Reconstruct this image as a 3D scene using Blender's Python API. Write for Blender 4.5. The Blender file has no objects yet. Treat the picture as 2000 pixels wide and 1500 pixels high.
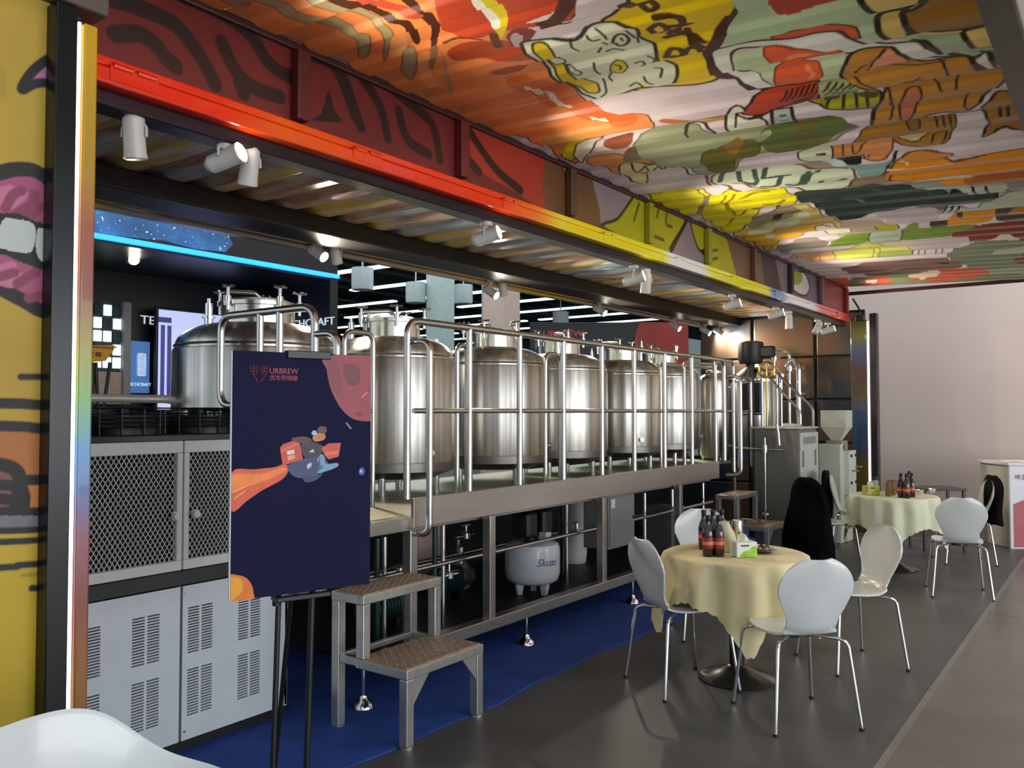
import bpy, bmesh, math, random
import numpy as np
from mathutils import Vector, Matrix

random.seed(7)
SC = bpy.context.scene
COL = SC.collection
PI = math.pi

# ------------------------------------------------------------------ camera
FPX = 1650.0                       # focal length in pixels of the 2000 px wide frame
HOR = 803.0                        # horizon row
VPX = 2200.0                       # vanishing column of the container's long axis (+X)
CAMZ = 1.55
ALPHA = math.atan((VPX - 1000.0) / FPX)
PITCH = math.atan((HOR - 750.0) / FPX)
cam_d = bpy.data.cameras.new('camera')
cam = bpy.data.objects.new('camera', cam_d)
COL.objects.link(cam)
cam_d.sensor_width = 36.0
cam_d.lens = 36.0 * FPX / 2000.0
cam_d.clip_end = 300
cam.location = (0, 0, CAMZ)
cam.rotation_euler = (PI / 2 + PITCH, 0, ALPHA - PI / 2)
SC.camera = cam
CAMM = cam.rotation_euler.to_matrix()

# ------------------------------------------------------------------ world, large lights, exposure
W = bpy.data.worlds.new('world'); SC.world = W
W.use_nodes = True
W.node_tree.nodes['Background'].inputs[0].default_value = (0.80, 0.90, 1.0, 1)
W.node_tree.nodes['Background'].inputs[1].default_value = 0.6
SC.view_settings.view_transform = 'Standard'
SC.view_settings.look = 'None'
SC.view_settings.exposure = 0.6
SC.view_settings.gamma = 1.0
SC.view_settings.use_curve_mapping = False
SC.cycles.use_denoising = True
SC.cycles.max_bounces = 8
SC.cycles.sample_clamp_indirect = 4.0

def area_light(name, loc, target, sx, sy, power, color):
    l = bpy.data.lights.new(name, 'AREA'); l.shape = 'RECTANGLE'; l.size = sx; l.size_y = sy
    l.energy = power; l.color = color
    o = bpy.data.objects.new(name, l); COL.objects.link(o)
    o.location = loc
    o.rotation_euler = (Vector(target) - Vector(loc)).to_track_quat('-Z', 'Y').to_euler()
    return o
# added area light behind the camera, assumed daylight that brightens chairs and canopy
area_light('assumed_daylight_fill', (3.0, -10.0, 1.9), (6.0, 3.0, 1.6), 14.0, 3.6, 560.0, (0.93, 0.96, 1.0))
# added area light high over the walkway, standing for assumed unseen hall lamps
area_light('assumed_overhead_fill', (7.0, -3.0, 7.5), (7.5, -0.5, 0.0), 9.0, 3.0, 200.0, (1.0, 0.94, 0.86))

# added area light over the rear aisle, brightens hall columns and tank domes
area_light('hall_rear_fill', (14.0, 14.0, 7.6), (13.0, 13.0, 0.0), 14.0, 10.0, 900.0, (0.88, 0.97, 1.0))

# ------------------------------------------------------------------ pixel -> point helpers (photo frame 2000 x 1500)
def ray(px, py):
    v = Vector(((px - 1000.0) / FPX, -(py - 750.0) / FPX, -1.0))
    return CAMM @ v
C0 = Vector((0, 0, CAMZ))
def at_Y(px, py, Y):
    r = ray(px, py); return C0 + r * (Y / r.y)
def at_X(px, py, X):
    r = ray(px, py); return C0 + r * (X / r.x)
def at_Z(px, py, Z):
    r = ray(px, py); return C0 + r * ((Z - CAMZ) / r.z)
def at_D(px, py, D):
    r = ray(px, py); return C0 + r * D
def XatY(px, Y, py=803): return at_Y(px, py, Y).x

# ------------------------------------------------------------------ colours and materials
def s2l(c):
    return c / 12.92 if c <= 0.04045 else ((c + 0.055) / 1.055) ** 2.4
def hexc(h):
    h = h.lstrip('#')
    return tuple(s2l(int(h[i:i + 2], 16) / 255.0) for i in (0, 2, 4))
MATS = {}
def mat(name, col, rough=0.5, metal=0.0, var=0.06, scale=8.0, bump=0.0, bscale=60.0, stretch=(1, 1, 1),
        emit=None, estr=0.0, trans=0.0, ior=1.45, coat=0.0, spec=None):
    """Principled material whose colour is broken up by a procedural noise."""
    if name in MATS: return MATS[name]
    m = bpy.data.materials.new(name); m.use_nodes = True
    nt = m.node_tree; p = nt.nodes['Principled BSDF']
    c = hexc(col) if isinstance(col, str) else col
    tc = nt.nodes.new('ShaderNodeTexCoord'); mp = nt.nodes.new('ShaderNodeMapping')
    mp.inputs['Scale'].default_value = stretch
    nt.links.new(tc.outputs['Object'], mp.inputs[0])
    no = nt.nodes.new('ShaderNodeTexNoise'); no.inputs['Scale'].default_value = scale
    no.inputs['Detail'].default_value = 4
    nt.links.new(mp.outputs[0], no.inputs['Vector'])
    rp = nt.nodes.new('ShaderNodeValToRGB')
    rp.color_ramp.elements[0].position = 0.3; rp.color_ramp.elements[1].position = 0.7
    rp.color_ramp.elements[0].color = tuple(max(0, x * (1 - var)) for x in c) + (1,)
    rp.color_ramp.elements[1].color = tuple(min(1, x * (1 + var)) for x in c) + (1,)
    nt.links.new(no.outputs[0], rp.inputs[0]); nt.links.new(rp.outputs[0], p.inputs['Base Color'])
    p.inputs['Roughness'].default_value = rough; p.inputs['Metallic'].default_value = metal
    if spec is not None: p.inputs['Specular IOR Level'].default_value = spec
    if coat: p.inputs['Coat Weight'].default_value = coat; p.inputs['Coat Roughness'].default_value = 0.08
    if trans: p.inputs['Transmission Weight'].default_value = trans; p.inputs['IOR'].default_value = ior
    if emit is not None:
        e = hexc(emit) if isinstance(emit, str) else emit
        p.inputs['Emission Color'].default_value = e + (1,); p.inputs['Emission Strength'].default_value = estr
    if bump:
        b = nt.nodes.new('ShaderNodeBump'); b.inputs['Strength'].default_value = bump; b.inputs['Distance'].default_value = 0.01
        n2 = nt.nodes.new('ShaderNodeTexNoise'); n2.inputs['Scale'].default_value = bscale
        nt.links.new(mp.outputs[0], n2.inputs['Vector']); nt.links.new(n2.outputs[0], b.inputs['Height'])
        nt.links.new(b.outputs[0], p.inputs['Normal'])
    MATS[name] = m
    return m

def fill_ramp(els, st):
    els.remove(els[1])
    els[0].position = st[0][0]; els[0].color = hexc(st[0][1]) + (1,)
    for f, h in st[1:]:
        e = els.new(f); e.color = hexc(h) + (1,)

def ramp_mat(name, axis, stops, rough=0.35, metal=0.0, coat=0.0, noise=0.0):
    """Colour sprayed along one object axis: stops = [(coordinate, hex)...]"""
    m = bpy.data.materials.new(name); m.use_nodes = True; nt = m.node_tree; p = nt.nodes['Principled BSDF']
    tc = nt.nodes.new('ShaderNodeTexCoord'); sp = nt.nodes.new('ShaderNodeSeparateXYZ')
    nt.links.new(tc.outputs['Object'], sp.inputs[0])
    lo, hi = stops[0][0], stops[-1][0]
    mr = nt.nodes.new('ShaderNodeMapRange'); mr.inputs['From Min'].default_value = lo; mr.inputs['From Max'].default_value = hi
    src = sp.outputs['XYZ'.index(axis)]
    if noise:
        no = nt.nodes.new('ShaderNodeTexNoise'); no.inputs['Scale'].default_value = 9
        nt.links.new(tc.outputs['Object'], no.inputs['Vector'])
        ma = nt.nodes.new('ShaderNodeMath'); ma.operation = 'MULTIPLY_ADD'; ma.inputs[1].default_value = noise
        nt.links.new(no.outputs[0], ma.inputs[0]); nt.links.new(src, ma.inputs[2]); src = ma.outputs[0]
    nt.links.new(src, mr.inputs['Value'])
    rp = nt.nodes.new('ShaderNodeValToRGB'); els = rp.color_ramp.elements
    fill_ramp(els, [((v - lo) / (hi - lo), h) for v, h in stops])
    nt.links.new(mr.outputs[0], rp.inputs[0]); nt.links.new(rp.outputs[0], p.inputs['Base Color'])
    p.inputs['Roughness'].default_value = rough; p.inputs['Metallic'].default_value = metal
    if coat: p.inputs['Coat Weight'].default_value = coat
    return m

def paint_mat(name, rough=0.5, coat=0.0):
    """Wall paint: pigment stored per vertex, wear and roller grain from noise."""
    m = bpy.data.materials.new(name); m.use_nodes = True; nt = m.node_tree; p = nt.nodes['Principled BSDF']
    a = nt.nodes.new('ShaderNodeAttribute'); a.attribute_name = 'paint'
    tc = nt.nodes.new('ShaderNodeTexCoord')
    no = nt.nodes.new('ShaderNodeTexNoise'); no.inputs['Scale'].default_value = 3.0; no.inputs['Detail'].default_value = 5
    nt.links.new(tc.outputs['Object'], no.inputs['Vector'])
    mr = nt.nodes.new('ShaderNodeMapRange'); mr.inputs['From Min'].default_value = 0.3; mr.inputs['From Max'].default_value = 0.7
    mr.inputs['To Min'].default_value = 0.88; mr.inputs['To Max'].default_value = 1.06
    nt.links.new(no.outputs[0], mr.inputs['Value'])
    mx = nt.nodes.new('ShaderNodeVectorMath'); mx.operation = 'SCALE'
    nt.links.new(a.outputs['Color'], mx.inputs[0]); nt.links.new(mr.outputs[0], mx.inputs['Scale'])
    nt.links.new(mx.outputs[0], p.inputs['Base Color'])
    p.inputs['Roughness'].default_value = rough
    if coat: p.inputs['Coat Weight'].default_value = coat; p.inputs['Coat Roughness'].default_value = 0.2
    return m

# ------------------------------------------------------------------ mesh helpers
def BM(): return bmesh.new()
def box(bm, x0, x1, y0, y1, z0, z1, M=None):
    co = [(x0, y0, z0), (x1, y0, z0), (x1, y1, z0), (x0, y1, z0), (x0, y0, z1), (x1, y0, z1), (x1, y1, z1), (x0, y1, z1)]
    vs = [bm.verts.new(M @ Vector(c) if M else c) for c in co]
    for f in ((0, 3, 2, 1), (4, 5, 6, 7), (0, 1, 5, 4), (1, 2, 6, 5), (2, 3, 7, 6), (3, 0, 4, 7)):
        bm.faces.new([vs[i] for i in f])
    return vs
def bbox(bm, x0, x1, y0, y1, z0, z1, b=0.01, seg=2, M=None):
    """box with rounded edges"""
    t = bmesh.new(); box(t, x0, x1, y0, y1, z0, z1)
    bmesh.ops.bevel(t, geom=t.edges[:], offset=b, segments=seg, profile=0.5, affect='EDGES')
    if M: bmesh.ops.transform(t, matrix=M, verts=t.verts[:])
    merge(bm, t)
def merge(bm, t):
    mp = {}
    for v in t.verts: mp[v] = bm.verts.new(v.co)
    for f in t.faces:
        try: nf = bm.faces.new([mp[v] for v in f.verts]); nf.smooth = f.smooth
        except ValueError: pass
    t.free()
def frame_of(d):
    d = d.normalized()
    a = Vector((0, 0, 1)) if abs(d.z) < 0.9 else Vector((1, 0, 0))
    u = d.cross(a).normalized(); v = d.cross(u).normalized()
    return u, v
def cyl(bm, p0, p1, r0, r1=None, seg=14, caps=True):
    p0 = Vector(p0); p1 = Vector(p1); r1 = r0 if r1 is None else r1
    u, v = frame_of(p1 - p0)
    A = []; B = []
    for i in range(seg):
        t = 2 * PI * i / seg; d = u * math.cos(t) + v * math.sin(t)
        A.append(bm.verts.new(p0 + d * r0)); B.append(bm.verts.new(p1 + d * r1))
    for i in range(seg):
        j = (i + 1) % seg
        f = bm.faces.new((A[i], B[i], B[j], A[j])); f.smooth = True
    if caps:
        bm.faces.new(A); bm.faces.new(B[::-1])
def fillet(pts, rad, n=5):
    pts = [Vector(p) for p in pts]; out = [pts[0]]
    for i in range(1, len(pts) - 1):
        a, b, c = pts[i - 1], pts[i], pts[i + 1]
        d1 = (a - b); d2 = (c - b); r = min(rad, d1.length * 0.48, d2.length * 0.48)
        q0 = b + d1.normalized() * r; q2 = b + d2.normalized() * r
        for k in range(n + 1):
            t = k / n; out.append(q0 * (1 - t) ** 2 + b * 2 * t * (1 - t) + q2 * t * t)
    out.append(pts[-1]); return out
def tube(bm, pts, r, seg=8, rad=0.0, caps=True, closed=False, rf=None):
    pts = fillet(pts, rad) if rad else [Vector(p) for p in pts]
    n = len(pts); rings = []; u = None
    for i, p in enumerate(pts):
        if closed: d = pts[(i + 1) % n] - pts[i - 1]
        else: d = pts[min(i + 1, n - 1)] - pts[max(i - 1, 0)]
        d.normalize()
        if u is None: u, v = frame_of(d)
        else:
            u = (u - d * u.dot(d))
            u = u.normalized() if u.length > 1e-6 else frame_of(d)[0]
            v = d.cross(u)
        rr = rf(i / max(1, n - 1)) * r if rf else r
        rings.append([bm.verts.new(p + (u * math.cos(2 * PI * k / seg) + v * math.sin(2 * PI * k / seg)) * rr) for k in range(seg)])
    for i in range(n if closed else n - 1):
        A = rings[i]; B = rings[(i + 1) % n]
        for k in range(seg):
            l = (k + 1) % seg
            f = bm.faces.new((A[k], A[l], B[l], B[k])); f.smooth = True
    if caps and not closed:
        bm.faces.new(rings[0][::-1]); bm.faces.new(rings[-1])
def lathe(bm, prof, seg=32, c=(0, 0, 0)):
    c = Vector(c); rings = []
    for r, z in prof:
        if r < 1e-5: rings.append([bm.verts.new(c + Vector((0, 0, z)))])
        else: rings.append([bm.verts.new(c + Vector((r * math.cos(2 * PI * i / seg), r * math.sin(2 * PI * i / seg), z))) for i in range(seg)])
    for a in range(len(rings) - 1):
        A, B = rings[a], rings[a + 1]
        for i in range(seg):
            j = (i + 1) % seg
            if len(A) == 1 and len(B) == 1: continue
            if len(A) == 1: f = bm.faces.new((A[0], B[j], B[i]))
            elif len(B) == 1: f = bm.faces.new((A[i], A[j], B[0]))
            else: f = bm.faces.new((A[i], A[j], B[j], B[i]))
            f.smooth = True
def torus(bm, c, axis, R, r, seg=24, s2=6):
    c = Vector(c); u, v = frame_of(Vector(axis))
    tube(bm, [c + (u * math.cos(2 * PI * i / seg) + v * math.sin(2 * PI * i / seg)) * R for i in range(seg)], r, s2, closed=True)
def prism(bm, poly, ax, lo, hi):
    """extrude a 2D polygon along axis ax ('x','y','z')"""
    def P(a, b, h):
        return {'x': (h, a, b), 'y': (a, h, b), 'z': (a, b, h)}[ax]
    A = [bm.verts.new(P(a, b, lo)) for a, b in poly]; B = [bm.verts.new(P(a, b, hi)) for a, b in poly]
    n = len(poly)
    bm.faces.new(A[::-1]); bm.faces.new(B)
    for i in range(n): bm.faces.new((A[i], A[(i + 1) % n], B[(i + 1) % n], B[i]))

ORI = {}
def put(o, label=None, cat=None, group=None, kind=None):
    if label: o['label'] = label
    if cat: o['category'] = cat
    if group: o['group'] = group
    if kind: o['kind'] = kind
    return o
def thing(name, label, cat, loc=(0, 0, 0), rz=0.0, group=None):
    o = bpy.data.objects.new(name, None); COL.objects.link(o)
    o.empty_display_size = 0.1
    o.location = loc; o.rotation_euler = (0, 0, rz)
    ORI[o.name] = Vector((0, 0, 0))
    return put(o, label, cat, group)
def obj(name, bm, m, parent=None, origin=None, sharp=35, label=None):
    """finish a bmesh as ONE mesh object; origin: verts are world coords and the parent sits there"""
    bmesh.ops.recalc_face_normals(bm, faces=bm.faces[:])
    me = bpy.data.meshes.new(name)
    if origin is not None:
        bmesh.ops.translate(bm, vec=-Vector(origin), verts=bm.verts[:])
    flags = [f.smooth for f in bm.faces]
    bm.to_mesh(me); bm.free()
    if sharp:
        me.set_sharp_from_angle(angle=math.radians(max(sharp, 50)))
        me.polygons.foreach_set('use_smooth', flags)
    me.materials.append(MATS[m] if isinstance(m, str) else m)
    o = bpy.data.objects.new(name, me); COL.objects.link(o)
    if parent is not None: o.parent = parent
    if label: o['label'] = label
    return o
def solo(name, bm, m, loc, label, cat, group=None, kind=None, sharp=35):
    o = obj(name, bm, m, None, loc, sharp); o.location = loc
    return put(o, label, cat, group, kind)
def struct(name, bm, m, loc=(0, 0, 0), sharp=35):
    o = obj(name, bm, m, None, loc, sharp); o.location = loc; o['kind'] = 'structure'; return o
def copy_tree(root, loc, rz=None, label=None, group=None):
    def rec(o, par):
        c = o.copy(); COL.objects.link(c)
        if par: c.parent = par
        for ch in KIDS[o.name]: rec(ch, c)
        return c
    r = rec(root, None); r.location = loc
    if rz is not None: r.rotation_euler = (0, 0, rz)
    if label: r['label'] = label
    if group: r['group'] = group
    return r
class _Kids(dict):
    def __getitem__(self, n):
        return [o for o in COL.objects if o.parent and o.parent.name == n]
KIDS = _Kids()
def text_mesh(name, s, size, m, parent, M, ext=0.0015, align='CENTER', shear=0.0, bend=None, sx=1.0):
    cu = bpy.data.curves.new(name, 'FONT'); cu.body = s; cu.size = size; cu.align_x = align; cu.align_y = 'CENTER'
    cu.extrude = ext; cu.shear = shear; cu.resolution_u = 3
    t = bpy.data.objects.new(name + '_tmp', cu); COL.objects.link(t)
    dg = bpy.context.evaluated_depsgraph_get(); dg.update()
    me = bpy.data.meshes.new_from_object(t.evaluated_get(dg))
    bpy.data.objects.remove(t); bpy.data.curves.remove(cu)
    for v in me.vertices:
        p = v.co.copy(); p.x *= sx
        if bend: p = bend(p)
        v.co = M @ p
    me.materials.clear(); me.materials.append(MATS[m] if isinstance(m, str) else m)
    me.name = name
    o = bpy.data.objects.new(name, me); COL.objects.link(o)
    if parent: o.parent = parent
    return o

# ------------------------------------------------------------------ mural painting: polygons -> pigment per vertex
CROP = {'A': (0, 0, .35), 'B': (600, 0, .35), 'C': (1300, 0, .35), 'D': (1400, 340, .30), 'E': (1040, 280, .32),
        'F': (0, 280, .28), 'G': (0, 700, .4796), 'P': (0, 0, 1)}
def smooth_poly(p, closed=True, n=4):
    p = np.asarray(p, float); N = len(p); out = []
    for i in range(N if closed else N - 1):
        p0 = p[(i - 1) % N] if closed else p[max(i - 1, 0)]
        p1 = p[i]; p2 = p[(i + 1) % N]
        p3 = p[(i + 2) % N] if closed else p[min(i + 2, N - 1)]
        for k in range(n):
            t = k / n
            out.append(0.5 * ((2 * p1) + (-p0 + p2) * t + (2 * p0 - 5 * p1 + 4 * p2 - p3) * t * t + (-p0 + 3 * p1 - 3 * p2 + p3) * t ** 3))
    if not closed: out.append(p[-1])
    return np.array(out)
class Mural:
    def __init__(s, to_uv, U, V, base, g=0.006):
        s.g = g; s.to = to_uv; s.U = U; s.V = V
        s.C = np.ones((len(U), 4), np.float32); s.C[:, :3] = hexc(base)
    def uv(s, crop, pts):
        ox, oy, k = CROP[crop]
        return np.array([s.to(ox + k * x, oy + k * y) for x, y in pts])
    def _inside(s, q):
        lo = q.min(0); hi = q.max(0)
        idx = np.nonzero((s.U >= lo[0]) & (s.U <= hi[0]) & (s.V >= lo[1]) & (s.V <= hi[1]))[0]
        if len(idx) == 0: return idx
        u = s.U[idx]; v = s.V[idx]; ins = np.zeros(len(idx), bool)
        for a, b in zip(q, np.roll(q, -1, 0)):
            if a[1] == b[1]: continue
            c = ((a[1] > v) != (b[1] > v)) & (u < (b[0] - a[0]) * (v - a[1]) / (b[1] - a[1]) + a[0])
            ins ^= c
        return idx[ins]
    def _line(s, q, w, closed, col):
        segs = list(zip(q, np.roll(q, -1, 0))) if closed else list(zip(q[:-1], q[1:]))
        g = s.g; lo = q.min(0) - w - g; hi = q.max(0) + w + g
        idx = np.nonzero((s.U >= lo[0]) & (s.U <= hi[0]) & (s.V >= lo[1]) & (s.V <= hi[1]))[0]
        if len(idx) == 0: return
        u = s.U[idx]; v = s.V[idx]; d2 = np.full(len(idx), 1e9)
        for a, b in segs:
            e = b - a; L = e @ e
            if L < 1e-12: continue
            t = np.clip(((u - a[0]) * e[0] + (v - a[1]) * e[1]) / L, 0, 1)
            d2 = np.minimum(d2, (u - a[0] - t * e[0]) ** 2 + (v - a[1] - t * e[1]) ** 2)
        al = np.clip((w - np.sqrt(d2)) / g + 0.5, 0, 1)[:, None]          # soft edge of one grid cell
        s.C[idx, :3] = s.C[idx, :3] * (1 - al) + np.array(col, np.float32) * al
    def poly(s, crop, col, pts, ol=None, w=0.012, sm=True):
        q = smooth_poly(pts) if sm else np.array(pts, float)
        q = s.uv(crop, q)
        if col: s.C[s._inside(q), :3] = hexc(col)
        if ol: s._line(q, w, True, hexc(ol))
    def stroke(s, crop, col, pts, w=0.012):
        q = smooth_poly(pts, False) if len(pts) > 2 else np.array(pts, float)
        s._line(s.uv(crop, q), w, False, hexc(col))
    def dot(s, crop, col, c, r, ol=None, w=0.012):
        s.poly(crop, col, [(c[0] + r * math.cos(a), c[1] + r * math.sin(a)) for a in np.linspace(0, 2 * PI, 12, endpoint=False)], ol, w)
def grid_obj(name, P, nu, nv, colors, m, parent=None):
    """P (nu*nv,3) grid of points as one mesh with a 'paint' colour per vertex"""
    me = bpy.data.meshes.new(name)
    i = np.arange((nu - 1) * (nv - 1)); a = (i // (nv - 1)) * nv + i % (nv - 1)
    F = np.stack([a, a + 1, a + nv + 1, a + nv], 1).astype(np.int32)
    me.vertices.add(len(P)); me.vertices.foreach_set('co', np.ascontiguousarray(P, np.float32).ravel())
    me.loops.add(F.size); me.loops.foreach_set('vertex_index', F.ravel())
    me.polygons.add(len(F)); me.polygons.foreach_set('loop_start', (np.arange(len(F)) * 4).astype(np.int32))
    me.update(calc_edges=True); me.validate()
    at = me.color_attributes.new('paint', 'FLOAT_COLOR', 'POINT'); at.data.foreach_set('color', np.ascontiguousarray(colors, np.float32).ravel())
    me.materials.append(m)
    o = bpy.data.objects.new(name, me); COL.objects.link(o)
    if parent: o.parent = parent
    return o
# ================================================================== key planes of the place
YR = 2.88      # hinge rail / fascia plane
YF = 2.61      # front of the end fins
YB = 4.95      # back opening of the container
XL = 1.36      # left jamb
XE = 11.40     # container end wall
ROOF = 2.86
AZ = lambda Y: 3.14 - 0.041 * (YR - Y)     # awning height

# ------------------------------------------------------------------ common materials
def brushed(name, col, rough=0.3, aniso=0.85):
    m = bpy.data.materials.new(name); m.use_nodes = True; nt = m.node_tree; p = nt.nodes['Principled BSDF']
    tc = nt.nodes.new('ShaderNodeTexCoord'); mp = nt.nodes.new('ShaderNodeMapping'); mp.inputs['Scale'].default_value = (1, 1, 0.01)
    nt.links.new(tc.outputs['Object'], mp.inputs[0])
    no = nt.nodes.new('ShaderNodeTexNoise'); no.inputs['Scale'].default_value = 15; no.inputs['Detail'].default_value = 5
    nt.links.new(mp.outputs[0], no.inputs['Vector'])
    rp = nt.nodes.new('ShaderNodeValToRGB'); e = rp.color_ramp.elements; e[0].position = 0.34; e[1].position = 0.66
    e[0].color = tuple(c * 0.55 for c in col) + (1,); e[1].color = tuple(min(1, c * 1.15) for c in col) + (1,)  # light and dark reflection streaks painted into the metal's base colour
    nt.links.new(no.outputs[0], rp.inputs[0]); nt.links.new(rp.outputs[0], p.inputs['Base Color'])
    b = nt.nodes.new('ShaderNodeBump'); b.inputs['Strength'].default_value = 0.22; b.inputs['Distance'].default_value = 0.012
    n2 = nt.nodes.new('ShaderNodeTexNoise'); n2.inputs['Scale'].default_value = 9; n2.inputs['Detail'].default_value = 3
    nt.links.new(mp.outputs[0], n2.inputs['Vector']); nt.links.new(n2.outputs[0], b.inputs['Height']); nt.links.new(b.outputs[0], p.inputs['Normal'])
    tg = nt.nodes.new('ShaderNodeTangent'); tg.direction_type = 'RADIAL'; tg.axis = 'Z'; nt.links.new(tg.outputs[0], p.inputs['Tangent'])
    p.inputs['Metallic'].default_value = 1; p.inputs['Roughness'].default_value = rough; p.inputs['Anisotropic'].default_value = aniso; p.inputs['Anisotropic Rotation'].default_value = 0.25
    MATS[name] = m; return m
brushed('steel', (0.74, 0.71, 0.65))
mat('steel_tube', (0.60, 0.585, 0.55), 0.24, 1.0, var=0.05, scale=20)
mat('steel_dull', (0.44, 0.42, 0.39), 0.38, 1.0, var=0.10, scale=7, stretch=(0.2, 1, 1))
mat('chrome', (0.80, 0.80, 0.80), 0.10, 1.0, var=0.02)
mat('black_metal', '#101114', 0.38, 0.0, var=0.2)
mat('black_plastic', '#0b0c0e', 0.45, 0.0, var=0.2)
mat('white_plastic', '#c2c4c2', 0.28, 0.0, var=0.02, coat=0.3)
mat('dark_void', '#0a0c0e', 0.8, 0.0)
mat('maroon_trim', '#3a1414', 0.45, 0.0, var=0.15)
mat('dark_beam', '#241f1c', 0.42, 0.35, var=0.25, scale=3)
mat('led_white', '#ffffff', 0.5, emit=(1.0, 0.97, 0.90), estr=1.6)

# ------------------------------------------------------------------ floor
m = mat('floor_vinyl', '#474644', 0.42, var=0.18, scale=2.2, bump=0.06, bscale=220)
bm = BM(); box(bm, -8, 60, 0.92, 60, -0.1, 0.0); struct('floor', bm, m)
m = mat('floor_concrete', '#5d5650', 0.30, var=0.16, scale=1.6, bump=0.04, bscale=120)
bm = BM()
for i in range(9):                                  # poured bays with open joints
    x0 = -4 + i * 3.8
    box(bm, x0 + 0.004, x0 + 3.796, -12, 0.885, -0.1, 0.001)
struct('floor_walkway', bm, m)
bm = BM(); box(bm, -4, 30, 0.885, 0.92, -0.1, 0.003); struct('trim_floor_joint', bm, mat('joint', '#6e6a62', 0.5))

# blue carpet with a wavering front edge, lying on the floor
def carpet():
    bm = BM(); xs = np.linspace(1.2, 10.9, 90); rows = []
    for x in xs:
        ye = 2.74 + 0.018 * math.sin(x * 3.1) + 0.012 * math.sin(x * 8.3)
        lift = max(0, 0.004 * math.sin(x * 5.0 + 1.0))
        prof = [(ye, 0.001), (ye, 0.006 + lift), (ye + 0.06, 0.008 + lift * 0.5), (ye + 0.25, 0.008), (YB, 0.008), (YB, 0.001)]
        rows.append([bm.verts.new((x, y, z)) for y, z in prof])
    for a, b in zip(rows[:-1], rows[1:]):
        for k in range(5): bm.faces.new((a[k], b[k], b[k + 1], a[k + 1]))
    for r in (rows[0], rows[-1]): bm.faces.new(r)
    return bm
solo('carpet', carpet(), mat('carpet_blue', '#123a86', 0.85, var=0.25, scale=5, bump=0.3, bscale=300), (6, 4, 0),
     'blue carpet strip laid under the steel brewing platform', 'carpet', sharp=0)

# ------------------------------------------------------------------ pale end wall of the hall
bm = BM(); box(bm, 13.0, 13.2, -14, 5.0, 0, 9.0)
struct('wall_right', bm, mat('wall_paint', '#dac6bc', 0.7, var=0.03, scale=0.8))

# ------------------------------------------------------------------ awning: the container side folded up, with its painted mural
def steps(lo, hi, d0, k):
    out = [lo]
    while out[-1] < hi: out.append(out[-1] + d0 + (out[-1] - lo) * k)
    out[-1] = hi
    return np.array(out)
awn = thing('awning_panel', 'container side wall folded up as a painted corrugated canopy over the tables', 'awning', (XL, YR, 0))
AWO = (XL, YR, 0)
mural_m = paint_mat('mural_paint', 0.42)
def corr(X, per=0.27, dep=0.020):
    p = (X / per) % 1.0
    return dep * (np.clip((p - 0.33) / 0.12, 0, 1) - np.clip((p - 0.83) / 0.12, 0, 1))
XS = steps(XL, 11.25, 0.0036, 0.0016); YS = np.arange(0.40, YR + 0.001, 0.0052)
GX, GY = np.meshgrid(XS, YS, indexing='ij')
U = GX.ravel(); V = GY.ravel()
def to_awn(px, py):
    r = ray(px, py)                         # plane z = 3.14 - 0.041*(YR - y)
    k0 = 3.14 - 0.041 * YR
    s = (k0 - CAMZ) / (r.z - 0.041 * r.y) if abs(r.z - 0.041 * r.y) > 1e-6 else 1e3
    if s < 0 or s > 60: s = 60
    p = C0 + r * s
    return (p.x, p.y)
M = Mural(to_awn, U, V, '#d2c4ca')
K = '#2a1a14'
# --- orange striped figure
M.poly('B', '#f58448', [(-900, -500), (1300, -500), (1490, 20), (1400, 110), (1220, 130), (1270, 190), (1210, 280), (1300, 340), (1400, 440), (1520, 520), (1600, 590), (1700, 640), (1890, 650), (1920, 710), (1650, 770), (1540, 890), (1440, 900), (1300, 800), (900, 680), (0, 260), (-900, -100)], K, .005)
M.poly('B', '#b8401f', [(700, -300), (1300, -300), (1490, 20), (1400, 110), (1050, 170), (960, 200), (780, 190), (740, 120)])
M.poly('B', '#b04420', [(780, 280), (860, 230), (1000, 215), (1140, 250), (1280, 300), (1180, 330), (1000, 330), (820, 350)])
M.poly('B', '#a83c1c', [(1020, 390), (1180, 350), (1230, 370), (1180, 410), (1060, 430)])
M.poly('B', '#d8622c', [(1100, 440), (1400, 450), (1600, 590), (1850, 660), (1700, 700), (1500, 640), (1300, 560)])
OL = '#9c8c66'; DK = '#42200f'
for q in ([(-420, -90), (-200, 0), (0, 70), (100, 85), (200, 130), (280, 170), (350, 190), (345, 310), (290, 330), (275, 215), (190, 180), (60, 140), (-150, 70), (-420, -30)],
          [(-160, -90), (60, -20), (250, 30), (350, 80), (420, 115), (475, 160), (475, 220), (440, 320), (425, 310), (430, 220), (400, 155), (300, 95), (100, 40), (-160, -50)],
          [(540, 280), (600, 268), (612, 330), (602, 420), (570, 445), (522, 400), (530, 340)], [(-700, -180), (-520, -90), (-330, 20), (-360, 40), (-560, -50), (-700, -120)]):
    M.poly('B', OL, q, '#7a5c38', .004)
for q in ([(60, -80), (200, -20), (300, 0), (400, 60), (500, 95), (580, 110), (630, 230), (600, 255), (560, 180), (530, 130), (430, 110), (340, 70), (180, 20), (60, -40)],
          [(430, -90), (560, -20), (640, 50), (700, 60), (742, 150), (722, 240), (690, 250), (690, 150), (640, 90), (540, 30)]):
    M.poly('B', DK, q)
M.poly('B', '#b8482c', [(240, -90), (420, 10), (560, 50), (650, 70), (600, 95), (480, 70), (360, 40), (240, -40)])
M.poly('B', '#8c7048', [(690, 255), (730, 250), (720, 330), (700, 400), (680, 380), (690, 300)]); M.poly('B', OL, [(760, 390), (800, 420), (812, 520), (795, 530), (780, 470)])
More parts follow.
